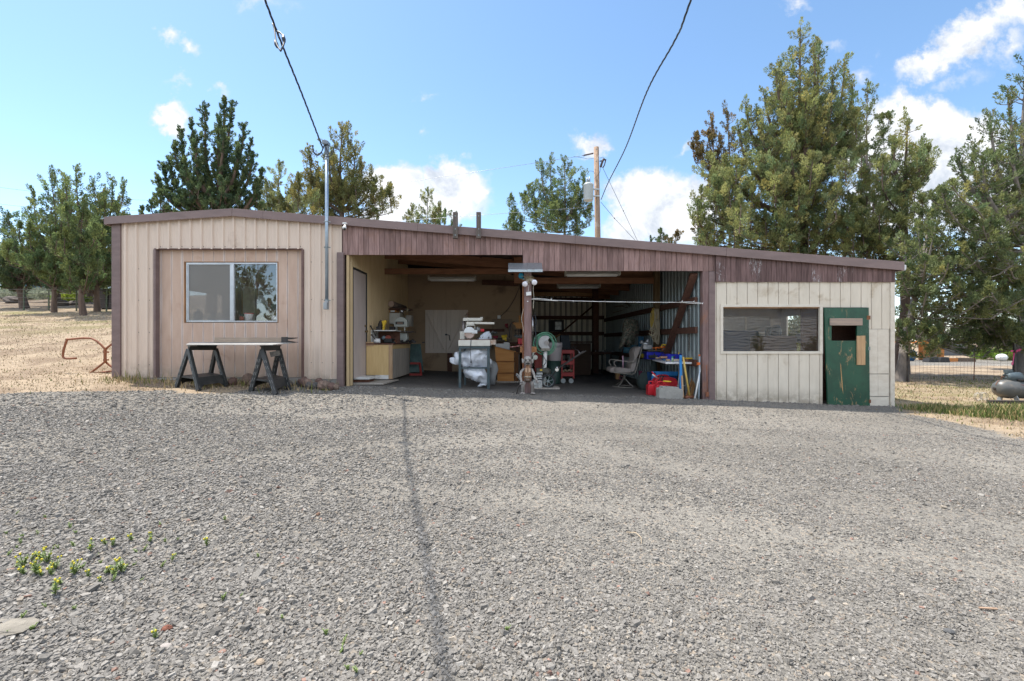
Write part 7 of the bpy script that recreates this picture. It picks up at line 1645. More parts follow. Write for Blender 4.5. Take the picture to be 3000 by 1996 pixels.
for s,px in ((-1,1532),(1,1560)):
    m=MB(); m.tube([P(px+s*-4,1118,Y),P(px,1130,Y),Vector((X(px,Y),Y,zf+.03))],[.04,.033,.036],10); m.build('leg',m_drift,t)
    m=MB(); m.ball((X(px+s*1.5,Y),Y-.03,zf+.018),.05,10,7,(1.1,1.3,.45)); m.build('foot',m_drift,t)
m=MB(); m.tube([P(1527,1120,Y-.12),P(1519,1132,Y-.12),gp(1513,1143,Y-.1)],.011,7); m.build('walking_stick',m_iron,None,'thin dark walking stick held by the carved figure','walking stick')
# --- pedestal with green hose
Y=10.0; zf=fz(.7,Y); px_=1594.5
t=thing('pedestal_grinder','dusty grey bench grinder on a white pipe pedestal ringed by green hose','pedestal grinder',(X(px_,Y),Y,zf))
m=MB(); m.cyl((X(1592.5,Y),Y,zf),P(1598,1029,Y),.043,n=16); m.build('pedestal_pipe',m_whitep,t)
m=MB(); pbox(m,1585,1611,1025,1028,Y-.1,.24); pbox(m,1586,1610,1020.5,1024.6,Y-.08,.2); m.build('pedestal_plate',mat('plate_tan',(.36,.33,.28),(.15,.13,.1),.5),t)
m=MB(); c=P(1597,1004,Y); pts=[(c.x+.15*math.cos(a),c.z+.155*math.sin(a)) for a in [rad(50)+2*PI*i/24*.83 for i in range(22)]]+[(c.x+.03,c.z+.0)]
m.prism(pts,Y-.06,Y+.05); m.build('wheel_guard',mat('dusty_guard',(.47,.47,.46),(.33,.33,.32),.6,ns=9,bump=.3),t,bevel=.012)
m=MB(); m.cyl((c.x+.03,Y-.085,c.z-.005),(c.x+.03,Y+.03,c.z-.005),.052,n=16); m.build('wheel_hub',mat('hub_grey',(.36,.36,.35),(.25,.2,.17),.5),t)
m=MB(); m.tube(smooth_pts([P(1592,1044,Y-.05),P(1600,1060,Y-.05),P(1591,1076,Y-.05),P(1600,1096,Y-.05),P(1590,1116,Y-.05),P(1584,1134,Y-.08)],5),.008,5); m.build('grinder_cord',m_cable,t)
m=MB(); pbox(m,1552,1640,1136.5,1141,9.7,.4); m.build('base_plank',m_gwood,None,'grey plank lying under the pedestal grinder','plank')
c=P(1594,1007,Y+.08); m=MB(); r=random.Random(6)
for k in range(9):
    R_=.17+.012*k*r.uniform(.5,1.2); ox,oz=r.uniform(-.03,.03),r.uniform(-.03,.02)
    m.tube([c+Vector((ox+R_*math.cos(a)*r.uniform(.98,1.02),-.05+.016*k,oz+R_*1.05*math.sin(a))) for a in [2*PI*i/26 for i in range(26)]],.009,6,True)
m.tube(smooth_pts([c+Vector((-.2,.0,.05)),c+Vector((-.25,-.02,-.08)),c+Vector((-.265,-.02,-.2))],5),.009,6)
m.build('hose_coil',mat('green_hose',(.16,.38,.25),(.11,.30,.19),.45,bump=0),None,'pale green hose coiled round the pedestal grinder head','hose')
# --- small engine machine with wheel
Y=9.75; zf=fz(.6,Y)
t=thing('engine_edger','old wheeled engine machine with spoked wheel and long handle','edger',(X(1590,Y),Y+.1,zf))
c=P(1606,1117,Y); rw=.135
m=MB(); m.tube([c+Vector((rw*math.cos(a),0,rw*math.sin(a))) for a in [2*PI*i/28 for i in range(28)]],.024,8,True); ty=m.build('wheel',m_rubber,t)
m=MB(); m.tube([c+Vector(((rw-.022)*math.cos(a),0,(rw-.022)*math.sin(a))) for a in [2*PI*i/28 for i in range(28)]],.008,6,True); m.cyl(c-Vector((0,.03,0)),c+Vector((0,.03,0)),.028)
for k in range(6): a=2*PI*k/6+.3; m.bar(c,c+Vector(((rw-.02)*math.cos(a),0,(rw-.02)*math.sin(a))),.012,.02,(0,1,0))
m.build('spoke_rim',m_galv,ty)
m=MB(); pbox(m,1572,1600,1080,1093,Y+.02,.25); m.ball(P(1600,1090,Y+.15),.10,14,9,(1.1,1,.95)); m.build('engine',mat('engine_dark',(.06,.06,.05),(.1,.09,.07),.5),t,bevel=.015)
m=MB(); pbox(m,1582,1588.5,1082.5,1086.5,Y+.012,.005); m.build('engine_label',m_yel,t)
m=MB(); pbox(m,1572,1590,1092.5,1098,Y-.02,.2); pbox(m,1570,1588,1100,1106,Y-.03,.2); pbox(m,1574,1592,1108,1111,Y-.02,.2); m.build('engine_shroud',mat('shroud_grey',(.46,.47,.47),(.3,.31,.31),.5),t,bevel=.006)
m=MB(); pbox(m,1561,1589,1114,1138,Y-.04,.25); m.build('engine_deck',mat('spotted_deck',(.50,.51,.49),(.18,.18,.17),.6,ns=22,amt=1),t,bevel=.02)
m=MB(); m.tube([P(1614,1105,Y),P(1631,1083,Y),P(1700,1038,Y-.1),P(1717,1028,Y-.12)],.013,8); m.tube([P(1637,1076,Y+.2),P(1690,1042,Y+.1),P(1710,1028,Y+.08)],.012,8); m.build('handle_bar',m_iron,t)
m=MB(); q=P(1631,1083,Y-.02); m.cyl(q-Vector((0,.04,0)),q+Vector((0,.04,0)),.038); m.cyl(q-Vector((.02,.05,-.04)),q+Vector((.03,-.03,.05)),.018); m.build('clamp_knob',m_chrome,t)
m=MB(); q=P(1568,1047,9.9); m.cyl(q-Vector((0,.06,0)),q+Vector((0,.05,0)),.05,n=16); m.cyl(q-Vector((0,.065,0)),q-Vector((0,.06,0)),.028); m.tube([q+Vector((-.05,0,.02)),q+Vector((-.04,0,.1)),q+Vector((.0,0,.12))],.02,8); m.build('small_motor',m_offg,None,'small cream electric motor hung right beside the centre post','motor')
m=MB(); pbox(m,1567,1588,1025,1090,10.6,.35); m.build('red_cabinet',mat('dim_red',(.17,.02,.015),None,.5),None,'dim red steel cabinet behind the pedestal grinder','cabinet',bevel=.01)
# --- cans
Y=10.9; zf=fz(1,Y); cx=X(1621,Y+.18)
t=thing('dark_green_can','tall dark green rubbish can with a grey can nested on top','rubbish can',(cx,Y+.18,zf))
m=MB(); m.lathe([(.16,0),(.165,.02),(.185,Z(1058,Y)-zf)],(cx,Y+.18,zf),24); m.build('can_body',m_dgreen,t)
zc_=Z(1058,Y)+.0
t=thing('grey_can','grey plastic rubbish can set on top of the dark green one','rubbish can',(cx,Y+.18,zc_))
m=MB(); h=Z(1004,Y)-zc_; m.lathe([(.165,.0),(.17,.01),(.19,h*.72),(.19,h*.73)],(cx+.02,Y+.18,zc_),24); m.build('can_body',mat('can_grey',(.34,.31,.31),(.29,.265,.265),.5),t)
m=MB(); m.lathe([(.192,h*.73),(.198,h*.74),(.202,h*.96),(.19,h),(.18,h)],(cx+.02,Y+.18,zc_),24); m.build('can_rim',bpy.data.materials['can_grey'],t)
# --- red tool cart
Y=11.3; zf=fz(1.4,Y); x0,x1=X(1644,Y),X(1682,Y)
t=thing('red_tool_cart','red steel three shelf tool cart on casters loaded with tools','tool cart',((x0+x1)/2,Y+.3,zf))
for za,zb_ in ((1036,1026),(1069,1058),(1103,1092)):
    m=MB(); m.box((x0,Y+.002,Z(za,Y)),(x1-.004,Y+.55,Z(zb_,Y))); m.build('cart_shelf',mat('cart_red',(.33,.025,.022),(.24,.02,.018),.45) if not bpy.data.materials.get('cart_red') else bpy.data.materials['cart_red'],t,bevel=.004)
for x,y in ((x0,Y-.01),(x1-.03,Y-.01),(x0,Y+.53),(x1-.03,Y+.53)):
    m=MB(); m.box((x,y,zf+.12),(x+.035,y+.03,Z(1026,Y))); m.build('cart_post',bpy.data.materials['cart_red'],t)
for x in (x0+.05,X(1673,Y)):
    q=Vector((x,Y,zf+.062)); m=MB(); m.cyl(q-Vector((0,.015,0)),q+Vector((0,.02,0)),.06,n=18); m.build('caster',mat('caster_grey',(.35,.38,.37),None,.5,bump=0) if not bpy.data.materials.get('caster_grey') else bpy.data.materials['caster_grey'],t)
for k in range(5):
    a=P(1648+k*6,1088-k%2*3,Y-.0); m=MB(); m.tube([a+Vector((0,.02,0)),a+Vector((.09,.15,.01*(k-2)))],.015,7)
    m.build('wooden_handle',m_stickx,None,'loose wooden tool handle lying on the cart lowest shelf','tool handle','loose handles on the cart')
m=MB(); r=random.Random(31)
for k in range(12): a=P(1655+k*3,1022+r.uniform(-2,2),Y+.15); m.tube([a,a+Vector((r.uniform(-.08,.08),.05,r.uniform(.0,.08)))],.008,5)
m.build('tool_clutter',m_iron,None,'dark jumble of hand tools on the cart top','tools',kind='stuff')
m=MB(); m.tube(smooth_pts([P(1676,1024,Y),P(1690,1025,Y-.1),P(1697,1031,Y-.15),P(1695,1040,Y-.15)],5),.007,5); m.build('wire_hook',m_chrome,None,'bent bright wire hooked off the cart top','wire')
# --- dark rear benches
m=MB(); yb=15.0; zf=fz(2,yb); zt3=Z(1033,yb)
t=thing('socket_bench','long dark bench deep in the bay with upright sockets glinting','workbench',(2.4,yb,zf))
m.box((X(1710,yb),yb,zt3-.05),(3.3,yb+.6,zt3)); m.build('bench_top',m_raft2,t)
for px in (1720,1765,1790): m=MB(); m.cyl((X(px,yb),yb+.05,zf),(X(px,yb),yb+.05,zt3-.05),.03); m.build('bench_leg',m_iron,t)
r=random.Random(8)
for k in range(11):
    px=1747+k*5.2+r.uniform(-1.5,1.5); h=r.uniform(.03,.09); c=Vector((X(px,yb),yb+.04,zt3)); m=MB(); m.cyl(c,c+Vector((0,0,h)),r.uniform(.012,.02),n=10); m.build('tool_socket',m_chrome,None,'bright chrome socket standing in the row on the deep dark bench','socket','sockets on the deep bench')
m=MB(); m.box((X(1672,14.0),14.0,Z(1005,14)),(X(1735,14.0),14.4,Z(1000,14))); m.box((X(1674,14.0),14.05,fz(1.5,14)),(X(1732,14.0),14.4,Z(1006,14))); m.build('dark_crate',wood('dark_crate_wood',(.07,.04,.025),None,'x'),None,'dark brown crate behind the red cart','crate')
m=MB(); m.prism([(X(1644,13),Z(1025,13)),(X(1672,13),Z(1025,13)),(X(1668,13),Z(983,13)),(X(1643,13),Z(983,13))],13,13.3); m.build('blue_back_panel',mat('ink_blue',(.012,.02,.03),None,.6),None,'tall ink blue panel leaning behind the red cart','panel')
c=P(1629,988,16.8); m=MB(); m.bar(c+Vector((-.1,0,-.04)),c+Vector((.16,0,.10)),.05,.06); m.build('brace_offcut',m_pine,None,'pale offcut nailed to the rear diagonal brace','offcut')
m=MB(); r=random.Random(15)
for k in range(16):
    a=P(1795+r.uniform(0,120),905+r.uniform(-8,14),14.2+r.uniform(-.4,.4)); m.tube([a,a+Vector((r.uniform(-.5,.5),r.uniform(-.2,.2),r.uniform(-.12,.16)))],.012,5)
m.build('antler_sticks',mat('dull_sticks',(.13,.105,.08)),None,'tangle of dull sticks stored high in the dark bay','sticks',kind='stuff')
# --- swivel patio chair
Y=10.6; zf=fz(2.6,Y); cx=X(1832,Y)
t=thing('patio_chair','taupe cushioned swivel patio chair seen side on','chair',(cx,Y+.1,zf))
m_cush=mat('taupe_cushion',(.30,.26,.235),(.24,.205,.185),.9,ns=7,bump=.2,bs=30); m_cf=mat('chair_frame',(.26,.235,.20),None,.45,.3,bump=0)
zs=Z(1092,Y)
m=MB(); m.prism([(X(1788,Y),Z(1080,Y)),(X(1786,Y),Z(1087,Y)),(X(1790,Y),Z(1092,Y)),(X(1848,Y),Z(1094,Y)),(X(1850,Y),Z(1081,Y)),(X(1800,Y),Z(1076,Y))][::-1],Y,Y+.48,sm=True); m.build('seat_cushion',m_cush,t,bevel=.03)
m=MB(); bp=[(1848,1091),(1854,1092),(1860,1086),(1866,1066),(1866,1052),(1878,1022),(1880,1017),(1873,1016),(1862,1022),(1857,1035),(1859,1050),(1852,1062),(1848,1078)]
m.prism([(X(a,Y),Z(b,Y)) for a,b in bp],Y,Y+.48,sm=True); m.build('back_cushion',m_cush,t,bevel=.03)
for y in (Y-.03,Y+.51):
    m=MB(); m.tube(smooth_pts([P(1801,1087,Y),P(1803,1074,Y),P(1798,1066,Y),P(1801,1058,Y),P(1812,1056.5,Y),P(1853,1061,Y),P(1862,1050,Y)],4),.013,7); m.v=[(a,b+(y-Y),c) for a,b,c in m.v]; m.build('armrest',m_cf,t)
    m=MB(); m.tube(smooth_pts([P(1793,1091,Y),P(1848,1096,Y),P(1860,1090,Y),P(1868,1065,Y),P(1880,1017,Y)],4),.012,7); m.v=[(a,b+(y-Y),c) for a,b,c in m.v]; m.build('side_frame',m_cf,t)
m=MB(); bx=X(1829,Y+.24); m.tube([(bx+.27*math.cos(a),Y+.24+.27*math.sin(a),zf+.016) for a in [2*PI*i/28 for i in range(28)]],.014,7,True)
for a in (.5,2.2,3.9,5.4): m.tube(smooth_pts([(bx+.27*math.cos(a),Y+.24+.27*math.sin(a),zf+.016),(bx+.14*math.cos(a),Y+.24+.14*math.sin(a),zf+.1),(bx+.03*math.cos(a),Y+.24+.03*math.sin(a),zf+.2)],4),.014,7)
m.cyl((bx,Y+.24,zf+.18),(bx,Y+.24,zs-.02),.03); m.build('swivel_base',m_cf,t)
m=MB(); m.tube([P(1824.5,1043,10.3),P(1825.5,1078,10.3)],.012,6); m.build('pink_rod',mat('pink_rod',(.55,.33,.42),None,.5,bump=0),None,'thin pink rod propped upright by the patio chair','rod')
# --- camouflage coat, rope coil
m=MB(); Y=12.2
out=[(1829,936),(1838,933),(1858,934),(1868,940),(1874,965),(1872,983),(1864,985),(1860,1000),(1856,1015),(1838,1018),(1828,1006),(1822,1020),(1811,1024),(1817,1000),(1824,975),(1822,965),(1826,945)]
ctr=Vector((0,0)); n=len(out)
ring=[]
for k in range(5):
    s=(1,.92,.72,.45,.15)[k]; d=(0,-.08,-.15,-.19,-.21)[k]
    ring.append([P(1848+(a-1848)*s,975+(b-975)*s,Y+d+.02*math.sin(a*.9+b*.3)) for a,b in out])
vs=[p for r_ in ring for p in r_]; fs=[]
for k in range(4):
    for i in range(n): fs.append((k*n+i,k*n+(i+1)%n,(k+1)*n+(i+1)%n,(k+1)*n+i))
fs.append(tuple(4*n+i for i in range(n))); b0=len(vs); vs+=[P(a,b,Y+.08) for a,b in out]; fs.append(tuple(b0+i for i in range(n))[::-1])
for i in range(n): fs.append((b0+i,b0+(i+1)%n,(i+1)%n,i))
m.add(vs,fs,True)
mc_,nt,b=newmat('camouflage'); co_=nt.coord('Object'); n1=nt.noise(co_,14,4,.6,.6); n2=nt.noise(nt.vm('ADD',co_,(5,2,1)),19,3,.6,.5); n3=nt.noise(nt.vm('ADD',co_,(1,7,3)),24,3,.6,.4)
cc=nt.mix(nt.ramp(n1,.47,.53),(.20,.20,.155,1),(.085,.09,.06,1)); cc=nt.mix(nt.ramp(n2,.55,.6),cc,(.25,.17,.13,1)); cc=nt.mix(nt.ramp(n3,.58,.63),cc,(.03,.03,.025,1)); nt.sock(b,'Base Color',cc); b.inputs['Roughness'].default_value=.9
m.build('camouflage_coat',mc_,None,'camouflage coat draped and hanging at the side of the dark bay','coat')
for a,b,r0,lab in ((P(1838,1035,12.0),P(1839,1018,12.0),.12,'dull teal bag standing below the camouflage coat sleeve'),(P(1858,1035,12.1),P(1859,1012,12.1),.1,'taller dull teal bag next to the upright blue case')):
    m=MB(); m.tube([a,b],r0,12); m.build('teal_bag',bpy.data.materials.get('teal_bag') or mat('teal_bag',(.04,.11,.14),None,.7),None,lab,'bag')
m=MB(); pbox(m,1871,1886,986,1020,12.0,.04); m.build('blue_case',mat('blue_case',(.025,.11,.19),None,.5),None,'upright deep blue case between the coat and rope','case')
r=random.Random(21); Y=11.05
mr=mat('yellow_rope',(.46,.31,.07),None,.8); mr2=mat('tan_rope',(.42,.35,.24),(.33,.27,.18),.85)
m=MB()
for k in range(8):
    a=1911+k*1.6+r.uniform(-1,1); L_=r.uniform(45,70); m.tube(smooth_pts([P(1916+r.uniform(-3,3),903,Y),P(a-4*r.random(),915,Y-.03),P(a-3+r.uniform(-3,3),903+L_*.6,Y-.04),P(a-4+r.uniform(-4,4),903+L_,Y-.04),P(a+2+r.uniform(-2,2),903+L_*.5,Y-.05),P(a+1,905,Y-.02)],4),.012,5)
m.build('rope_hank',mr,None,'yellow part of the rope hank hung on the inner post','rope')
m=MB()
for k in range(9):
    a=1918+k*1.3+r.uniform(-1,1); L_=r.uniform(75,108); w=r.uniform(3,9); m.tube(smooth_pts([P(a,905,Y-.05),P(a+r.uniform(-2,2),940,Y-.06),P(a-w,903+L_*.75,Y-.06),P(a-2+r.uniform(-4,4),903+L_,Y-.06),P(a+w*.8,903+L_*.75,Y-.08),P(a+2,935,Y-.07)],4),.012,5)
for k in range(4): m.tube(smooth_pts([P(1902+r.uniform(0,6),970,Y-.09),P(1910,964+r.uniform(-5,5),Y-.11),P(1922,975+r.uniform(-8,8),Y-.1),P(1910,985,Y-.1),P(1901,976,Y-.09)],4),.012,5)
m.build('rope_hank',mr2,None,'long tan rope hank looped beside the yellow one','rope')
# chain
m=MB(); Y=9.35; xk=X(2019,Y); z0,z1=Z(1027,Y),Z(903,Y); n=34
for k in range(n):
    c=Vector((xk,Y,z0+(z1-z0)*k/n)); hl=(z1-z0)/n*.72; q=[]
    for i in range(10):
        a=2*PI*i/10; o=.013*math.cos(a); v=hl*math.sin(a); q.append(c+(Vector((o,0,v)) if k%2 else Vector((0,o,v))))
    m.tube(q,.0055,5,True)
m.build('hanging_chain',mat('rusty_chain',(.14,.11,.09),None,.6,.5,bump=0),None,'rusty steel chain hanging from the wall brace','chain',recalc=False)
m=MB(); c=P(1991,945,10.2); m.tube(smooth_pts([c+Vector((-.07,0,.03)),c+Vector((-.05,-.02,.07)),c+Vector((.0,-.02,.07)),c+Vector((.03,-.02,.02)),c+Vector((.05,-.02,-.06)),c+Vector((.02,-.02,-.08)),c+Vector((-.02,-.02,.02)),c+Vector((-.05,-.02,-.04))],4),.012,6); m.build('wall_glove',mat('tan_glove',(.36,.27,.2),None,.85),None,'small tan leather strap hooked on the wall girt','strap')
# --- folding table along the right wall
zt=Z(1061,9.3)
ta=[(X(1893,11.6),11.6),(X(1950,9.25),9.25),(X(2048,9.15),9.15),(3.66,11.6)]
zf=fz(3.4,10)
t=thing('folding_table','white folding table crowded with tools along the bay wall','folding table',(3.4,10.3,zf))
m=MB(); m.prism(ta,zt-.04,zt,'z'); m.build('table_top',m_white,t,bevel=.012)
for pts in ([(1984,1063,9.4),(1988,1078,9.4),(1990,1095,9.4),(1984,1133,9.35)],[(2040,1066,9.5),(2022,1098,9.5),(2022,1135,9.5)],[(1925,1060,11.2),(1928,1098,11.2)],[(1960,1062,11.2),(1958,1098,11.2)]):
    m=MB(); q=[P(*a) for a in pts]; q[-1].z=fz(q[-1].x,q[-1].y); m.tube(smooth_pts(q,4),.016,8); m.build('table_leg',mat('table_leg_grey',(.24,.26,.27),None,.4,.4,bump=0) if not bpy.data.materials.get('table_leg_grey') else bpy.data.materials['table_leg_grey'],t)
m=MB(); m.tube([P(1984,1131,9.38),P(2034,1131,9.4)],.014,7); m.build('table_foot_bar',bpy.data.materials['table_leg_grey'],t)
# blue bins, dark board above, orange clamps
m_db=mat('royal_blue',(.022,.028,.42),(.016,.02,.32),.4,bump=0)
for a,b,c_,Y,lab in ((1895,1952,(1031,1047),10.6,'longer royal blue bin at the back of the folding table'),(1954,2019,(1038,1052),9.9,'royal blue bin with black latches on the folding table')):
    t=thing('blue_bin',lab,'bin',(X((a+b)/2,Y),Y,zt),'royal blue bins')
    m=MB(); m.prism([(X(a,Y),zt+.002),(X(b,Y),zt+.002),(X(b,Y),Z(c_[0]+(3 if b<2000 else 1),Y)),(X((a+b)/2,Y),Z(c_[0],Y)),(X(a,Y),Z(c_[0],Y))],Y,Y+.35); m.build('bin_wall',m_db,t,bevel=.008)
    for px in (a+22,b-12): m=MB(); pbox(m,px-2.2,px+2.2,c_[0]+5,c_[0]+12,Y-.01,.012); m.build('bin_latch',m_black,t)
m=MB(); Y=10.55; zz=Z(1031,Y)+.012; m.box((X(1899,Y),Y,zz),(X(1999,Y),Y+.5,zz+.03)); m.build('dark_plank',mat('dark_plank',(.09,.075,.055)),None,'dark plank laid over the royal blue bins','plank')
zz+=.03
m=MB()
for a in (1922,1941,1960): m.tube([P(a,1027,10.55),P(a,1018,10.55),P(a+10,1018,10.55)],.010,6)
m.tube([P(1911,1020,10.55),P(1968,1019,10.55)],.008,6); m.tube([P(1933,1016,10.6),P(1951,1016,10.6)],.01,6); m.build('orange_clamp',m_org,None,'orange bar clamp frame lying on the dark plank','clamp')
m=MB(); m.tube([P(1938.5,1020,10.6),P(1939,1010.5,10.6),P(1960.5,1011,10.6),P(1960,1014,10.6)],.017,6); m.build('yellow_saw_handle',m_yel,None,'bright yellow saw frame on the dark plank','saw')
m=MB(); c=P(1893,1008,10.9); m.ball(c,.085,14,9,(1.2,1,.8)); m.ball(c+Vector((-.1,.02,.04)),.05,10,7); m.box((c.x-.1,c.y-.12,c.z-.12),(c.x+.1,c.y+.1,c.z-.03)); m.ball(c+Vector((.03,-.02,.07)),.05,10,7); m.build('alloy_carburettor',mat('cast_alloy',(.5,.5,.5),(.25,.25,.25),.3,.6,ns=20),None,'shiny cast alloy part beside the patio chair back','engine part')
m=MB(); c=P(1884,1043,10.9); m.ball(c,.1,12,8,(1,.8,.55)); m.build('yellow_cloth',mat('mustard_cloth',(.35,.26,.03),None,.8),None,'mustard yellow cloth under the blue bin end','cloth')
# small things on the table
for i,(px0,px1,py0,py1,Y,lab,mt,cat) in enumerate(((1903,1925,1041,1050,10.4,'black pistol grip tool on the table near the longer bin',m_black,'tool'),(1923,1938,1047,1052,10.0,'tan wooden tool handle on the table, left unpainted',m_stickx,'tool'),(1936,1958,1044,1050,9.9,'pink tan glove lying between the table tools',mat('pinkish_leather',(.45,.25,.17),None,.8),'glove'),(1954,1964,1052.5,1058,9.45,'short pale block at the table front',m_stickx,'block'),(1944,1949,1053,1056,9.6,'tiny blue cap on the table front',m_blue,'cap'),(1975,1992,1052.5,1058,9.4,'pale putty knife box on the table front',mat('putty',(.5,.42,.32),None,.7),'box'),(2010,2036,1053,1060,9.35,'reddish brown brick shaped sanding block on the table',mat('brick_brown',(.22,.09,.06),None,.8),'block'),(2011,2029,1048.5,1052.5,9.34,'yellow level lying on the sanding block',m_yel,'level'),(2035,2040,1056,1060,9.3,'small yellow tape at the table corner',m_yel,'tape'),(2023,2046,1041,1049,9.6,'black tray standing at the table end',m_black,'tray'))):
    m=MB(); pbox(m,px0,px1,py0,py1,Y,.09); m.v=[(a,b,max(c,zt+.001)) for a,b,c in m.v]
    if 'handle' in lab or 'grip' in lab: m.tube([P(px0-2,py1-3,Y-.02),P(px1+3,py0+2,Y+.02)],.016,7)
    m.build({'tool':'pistol_grip_tool','cap':'bottle_top','box':'putty_box','level':'spirit_level','tape':'tape_roll','tray':'black_tray','block':'wood_block','glove':'work_glove'}[cat],mt,None,lab,'bottle top' if cat=='cap' else cat,bevel=.005)
t=thing('green_bottle','small bottle with green cap and label on the folding table','bottle',P(1970,1056,9.45))
c=P(1970,1055,9.45); c.z=zt
m=MB(); m.lathe([(.02,0),(.021,.06),(.012,.085)],c,12); m.build('bottle_body',mat('pale_green',(.4,.55,.35),None,.4,bump=0),t)
m=MB(); m.lathe([(.013,.08),(.015,.085),(.014,.11)],c,12); m.build('bottle_cap',mat('mint_green',(.03,.4,.22),None,.4,bump=0),t)
m=MB(); m.tube([P(1987,1038,9.8),P(1990,1032,9.8)],.012,6); m.build('yellow_pencil',m_yel,None,'yellow marker standing in the royal blue bin','marker')
# --- under the table
Y=9.9
m=MB(); 
t=thing('blue_tool_bin','open bright blue plastic bin behind the red fuel cans','bin',(X(1950,Y),Y+.2,fz(3,Y)))
for a,b,c_,d in ((1910,1921,1092,1135),(1910,1986,1089,1101)): pbox(m,a,b,c_,d,Y,.04)
pbox(m,1910,1986,1120,1135,Y,.04); m.build('bin_front',m_blue,t); m=MB(); m.box((X(1912,Y),Y+.05,fz(3,Y)),(X(1985,Y),Y+.4,Z(1093,Y))); m.build('bin_inside',mat('deep_blue',(.01,.07,.2),None,.6),t)
def can(label,px0,px1,pyt,pyb,Y,dep,shape='square',nozzle=None,yz=None):
    x0,x1=X(px0,Y),X(px1,Y); zb=gz((x0+x1)/2,Y) ; zt_=Z(pyt,Y); w=x1-x0; h=zt_-zb
    t=thing('fuel_can',label,'fuel can',((x0+x1)/2,Y+dep/2,zb),'red fuel cans')
    m=MB()
    if shape=='square': m.prism([(x0,zb),(x1,zb),(x1,zb+h*.68),(x1-w*.2,zb+h*.8),(x0+w*.12,zb+h*.8),(x0,zb+h*.66)],Y,Y+dep)
    else:
        pts=[]
        for i in range(20):
            a=2*PI*i/20; pts.append(((x0+x1)/2+w/2*math.copysign(abs(math.cos(a))**.6,math.cos(a)),zb+h*.46+h*.46*math.copysign(abs(math.sin(a))**.6,math.sin(a))))
        m.prism(pts,Y,Y+dep)
    bd_=m.build('can_body',m_red,t,bevel=.02)
    m=MB(); m.tube(smooth_pts([(x0+w*.22,Y+dep/2,zb+h*.74),(x0+w*.22,Y+dep/2,zb+h*.96),(x0+w*.35,Y+dep/2,zb+h),(x0+w*.62,Y+dep/2,zb+h*.98),(x0+w*.7,Y+dep/2,zb+h*.78)],4),.016,8); m.build('can_handle',m_red,t)
    if shape=='square':
        m=MB(); m.box((x0+w*.18,Y-.006,zb+h*.12),(x1-w*.18,Y+.002,zb+h*.55)); m.build('can_rib',m_red,bd_,bevel=.004)
    if nozzle:
        m=MB(); m.tube([P(*nozzle[0]),P(*nozzle[1])],.014,8); m.build('can_spout',nozzle[2],t)
    return t
can('big rounded red fuel can at the back against the blue bin',1916,1987,1101,1134,9.62,.22,'round',((1936,1122,9.6),(1944,1101,9.58),m_black))
can('square red fuel can standing foremost with moulded handle',1899,1926,1119,1155,9.25,.17,'square',((1912,1098,9.3),(1926,1108,9.4),m_white))
can('red fuel can with yellow spout squeezed behind the concrete block',1921,1964,1120,1158,9.12,.18,'square',((1943,1117,9.1),(1966,1118.5,9.1),m_yel))
m=MB(); m.tube([P(1909.5,1090,9.35),P(1920,1101,9.4),P(1925,1106,9.4)],[.012,.02,.016],8); m.build('red_spout',m_red,None,'red fuel spout with white tip poking above the square can','spout')
for a,b in (((1928,1118,9.5),(1938,1098,9.5)),):
    m=MB(); m.tube([P(*a),P(*b)],.011,7); m.build('black_spout',m_black,None,'black spout leaning between the red fuel cans','spout')
m=MB(); Y=8.82; zb=gz(X(1966,Y),Y)-.01
m.prism([(X(1930,Y),zb),(X(2001,Y),zb-.01),(X(2002,Y),Z(1142,Y)),(X(1990,Y),Z(1140,Y)),(X(1990,Y),Z(1136,Y)),(X(1941,Y),Z(1132.5,Y)),(X(1940.5,Y),Z(1138,Y)),(X(1931,Y),Z(1139,Y))],Y,Y+.2); m.build('concrete_block',mat('rough_concrete',(.36,.345,.31),(.27,.26,.235),.95,ns=7,bump=.9,bs=30,bd=.02),None,'broken concrete block sitting on the gravel before the fuel cans','concrete block',bevel=.012)
# leaning sticks
def stick(name,a,b,w,h,mt,label,cat,rnd=False):
    p0,p1=P(*a),P(*b); m=MB()
    if rnd: m.tube([p0,p1],w,8)
    else: m.bar(p0,p1,w,h,(0,1,0))
    return m.build(name,mt,None,label,cat,bevel=0 if rnd else .003)
stick('blue_board',(1994,1041,9.05),(1995,1141,9.0),.05,.02,m_blue,'bright blue board standing upright against the folding table','board')
stick('wood_stake',(1997.5,1101,8.95),(2001,1165,8.86),.032,.03,m_stick,'plain wooden stake leaning beside the blue board','stake')
t=thing('sledge_hammer','yellow handled sledge hammer standing on its rusty head','sledge hammer',P(2015,1165,8.95))
m=MB(); m.tube([P(2001.5,1046,9.02),P(2009,1095,9.0),P(2020,1160,8.95)],[.018,.02,.019],10); m.build('hammer_handle',mat('yellow_fibre',(.62,.43,.11),None,.5,bump=0),t)
m=MB(); m.cyl(P(2006,1165,8.93),P(2033,1163,8.99),.032,n=8); m.build('hammer_head',m_rust,t)
stick('white_pipe',(2057.5,1049,9.0),(2035.5,1169,8.82),.016,.02,m_white,'white plastic pipe leaning across to the bay post','pipe',True)
stick('white_pipe',(2050.5,1043,8.96),(2047,1170,8.85),.012,.02,mat('pale_blue_pipe',(.5,.6,.68),None,.4,bump=0),'pale blue grey conduit standing upright with orange clamp','pipe',True)
for a,b,c,d,y,h,lab in ((2044.5,2051.5,1062,1070,8.9,.06,'orange clamp gripping the pale conduit at the table corner'),(2048,2052,1039,1044,8.93,.04,'small orange cap clip on top of the pale conduit')):
    m=MB(); pbox(m,a,b,c,d,y,h); m.build('pipe_clamp',m_org,None,lab,'clamp',bevel=.003)
stick('black_rod',(2055.5,955,9.0),(2053,1172,8.9),.012,.02,m_black,'long thin black rod standing by the bay post','rod',True)
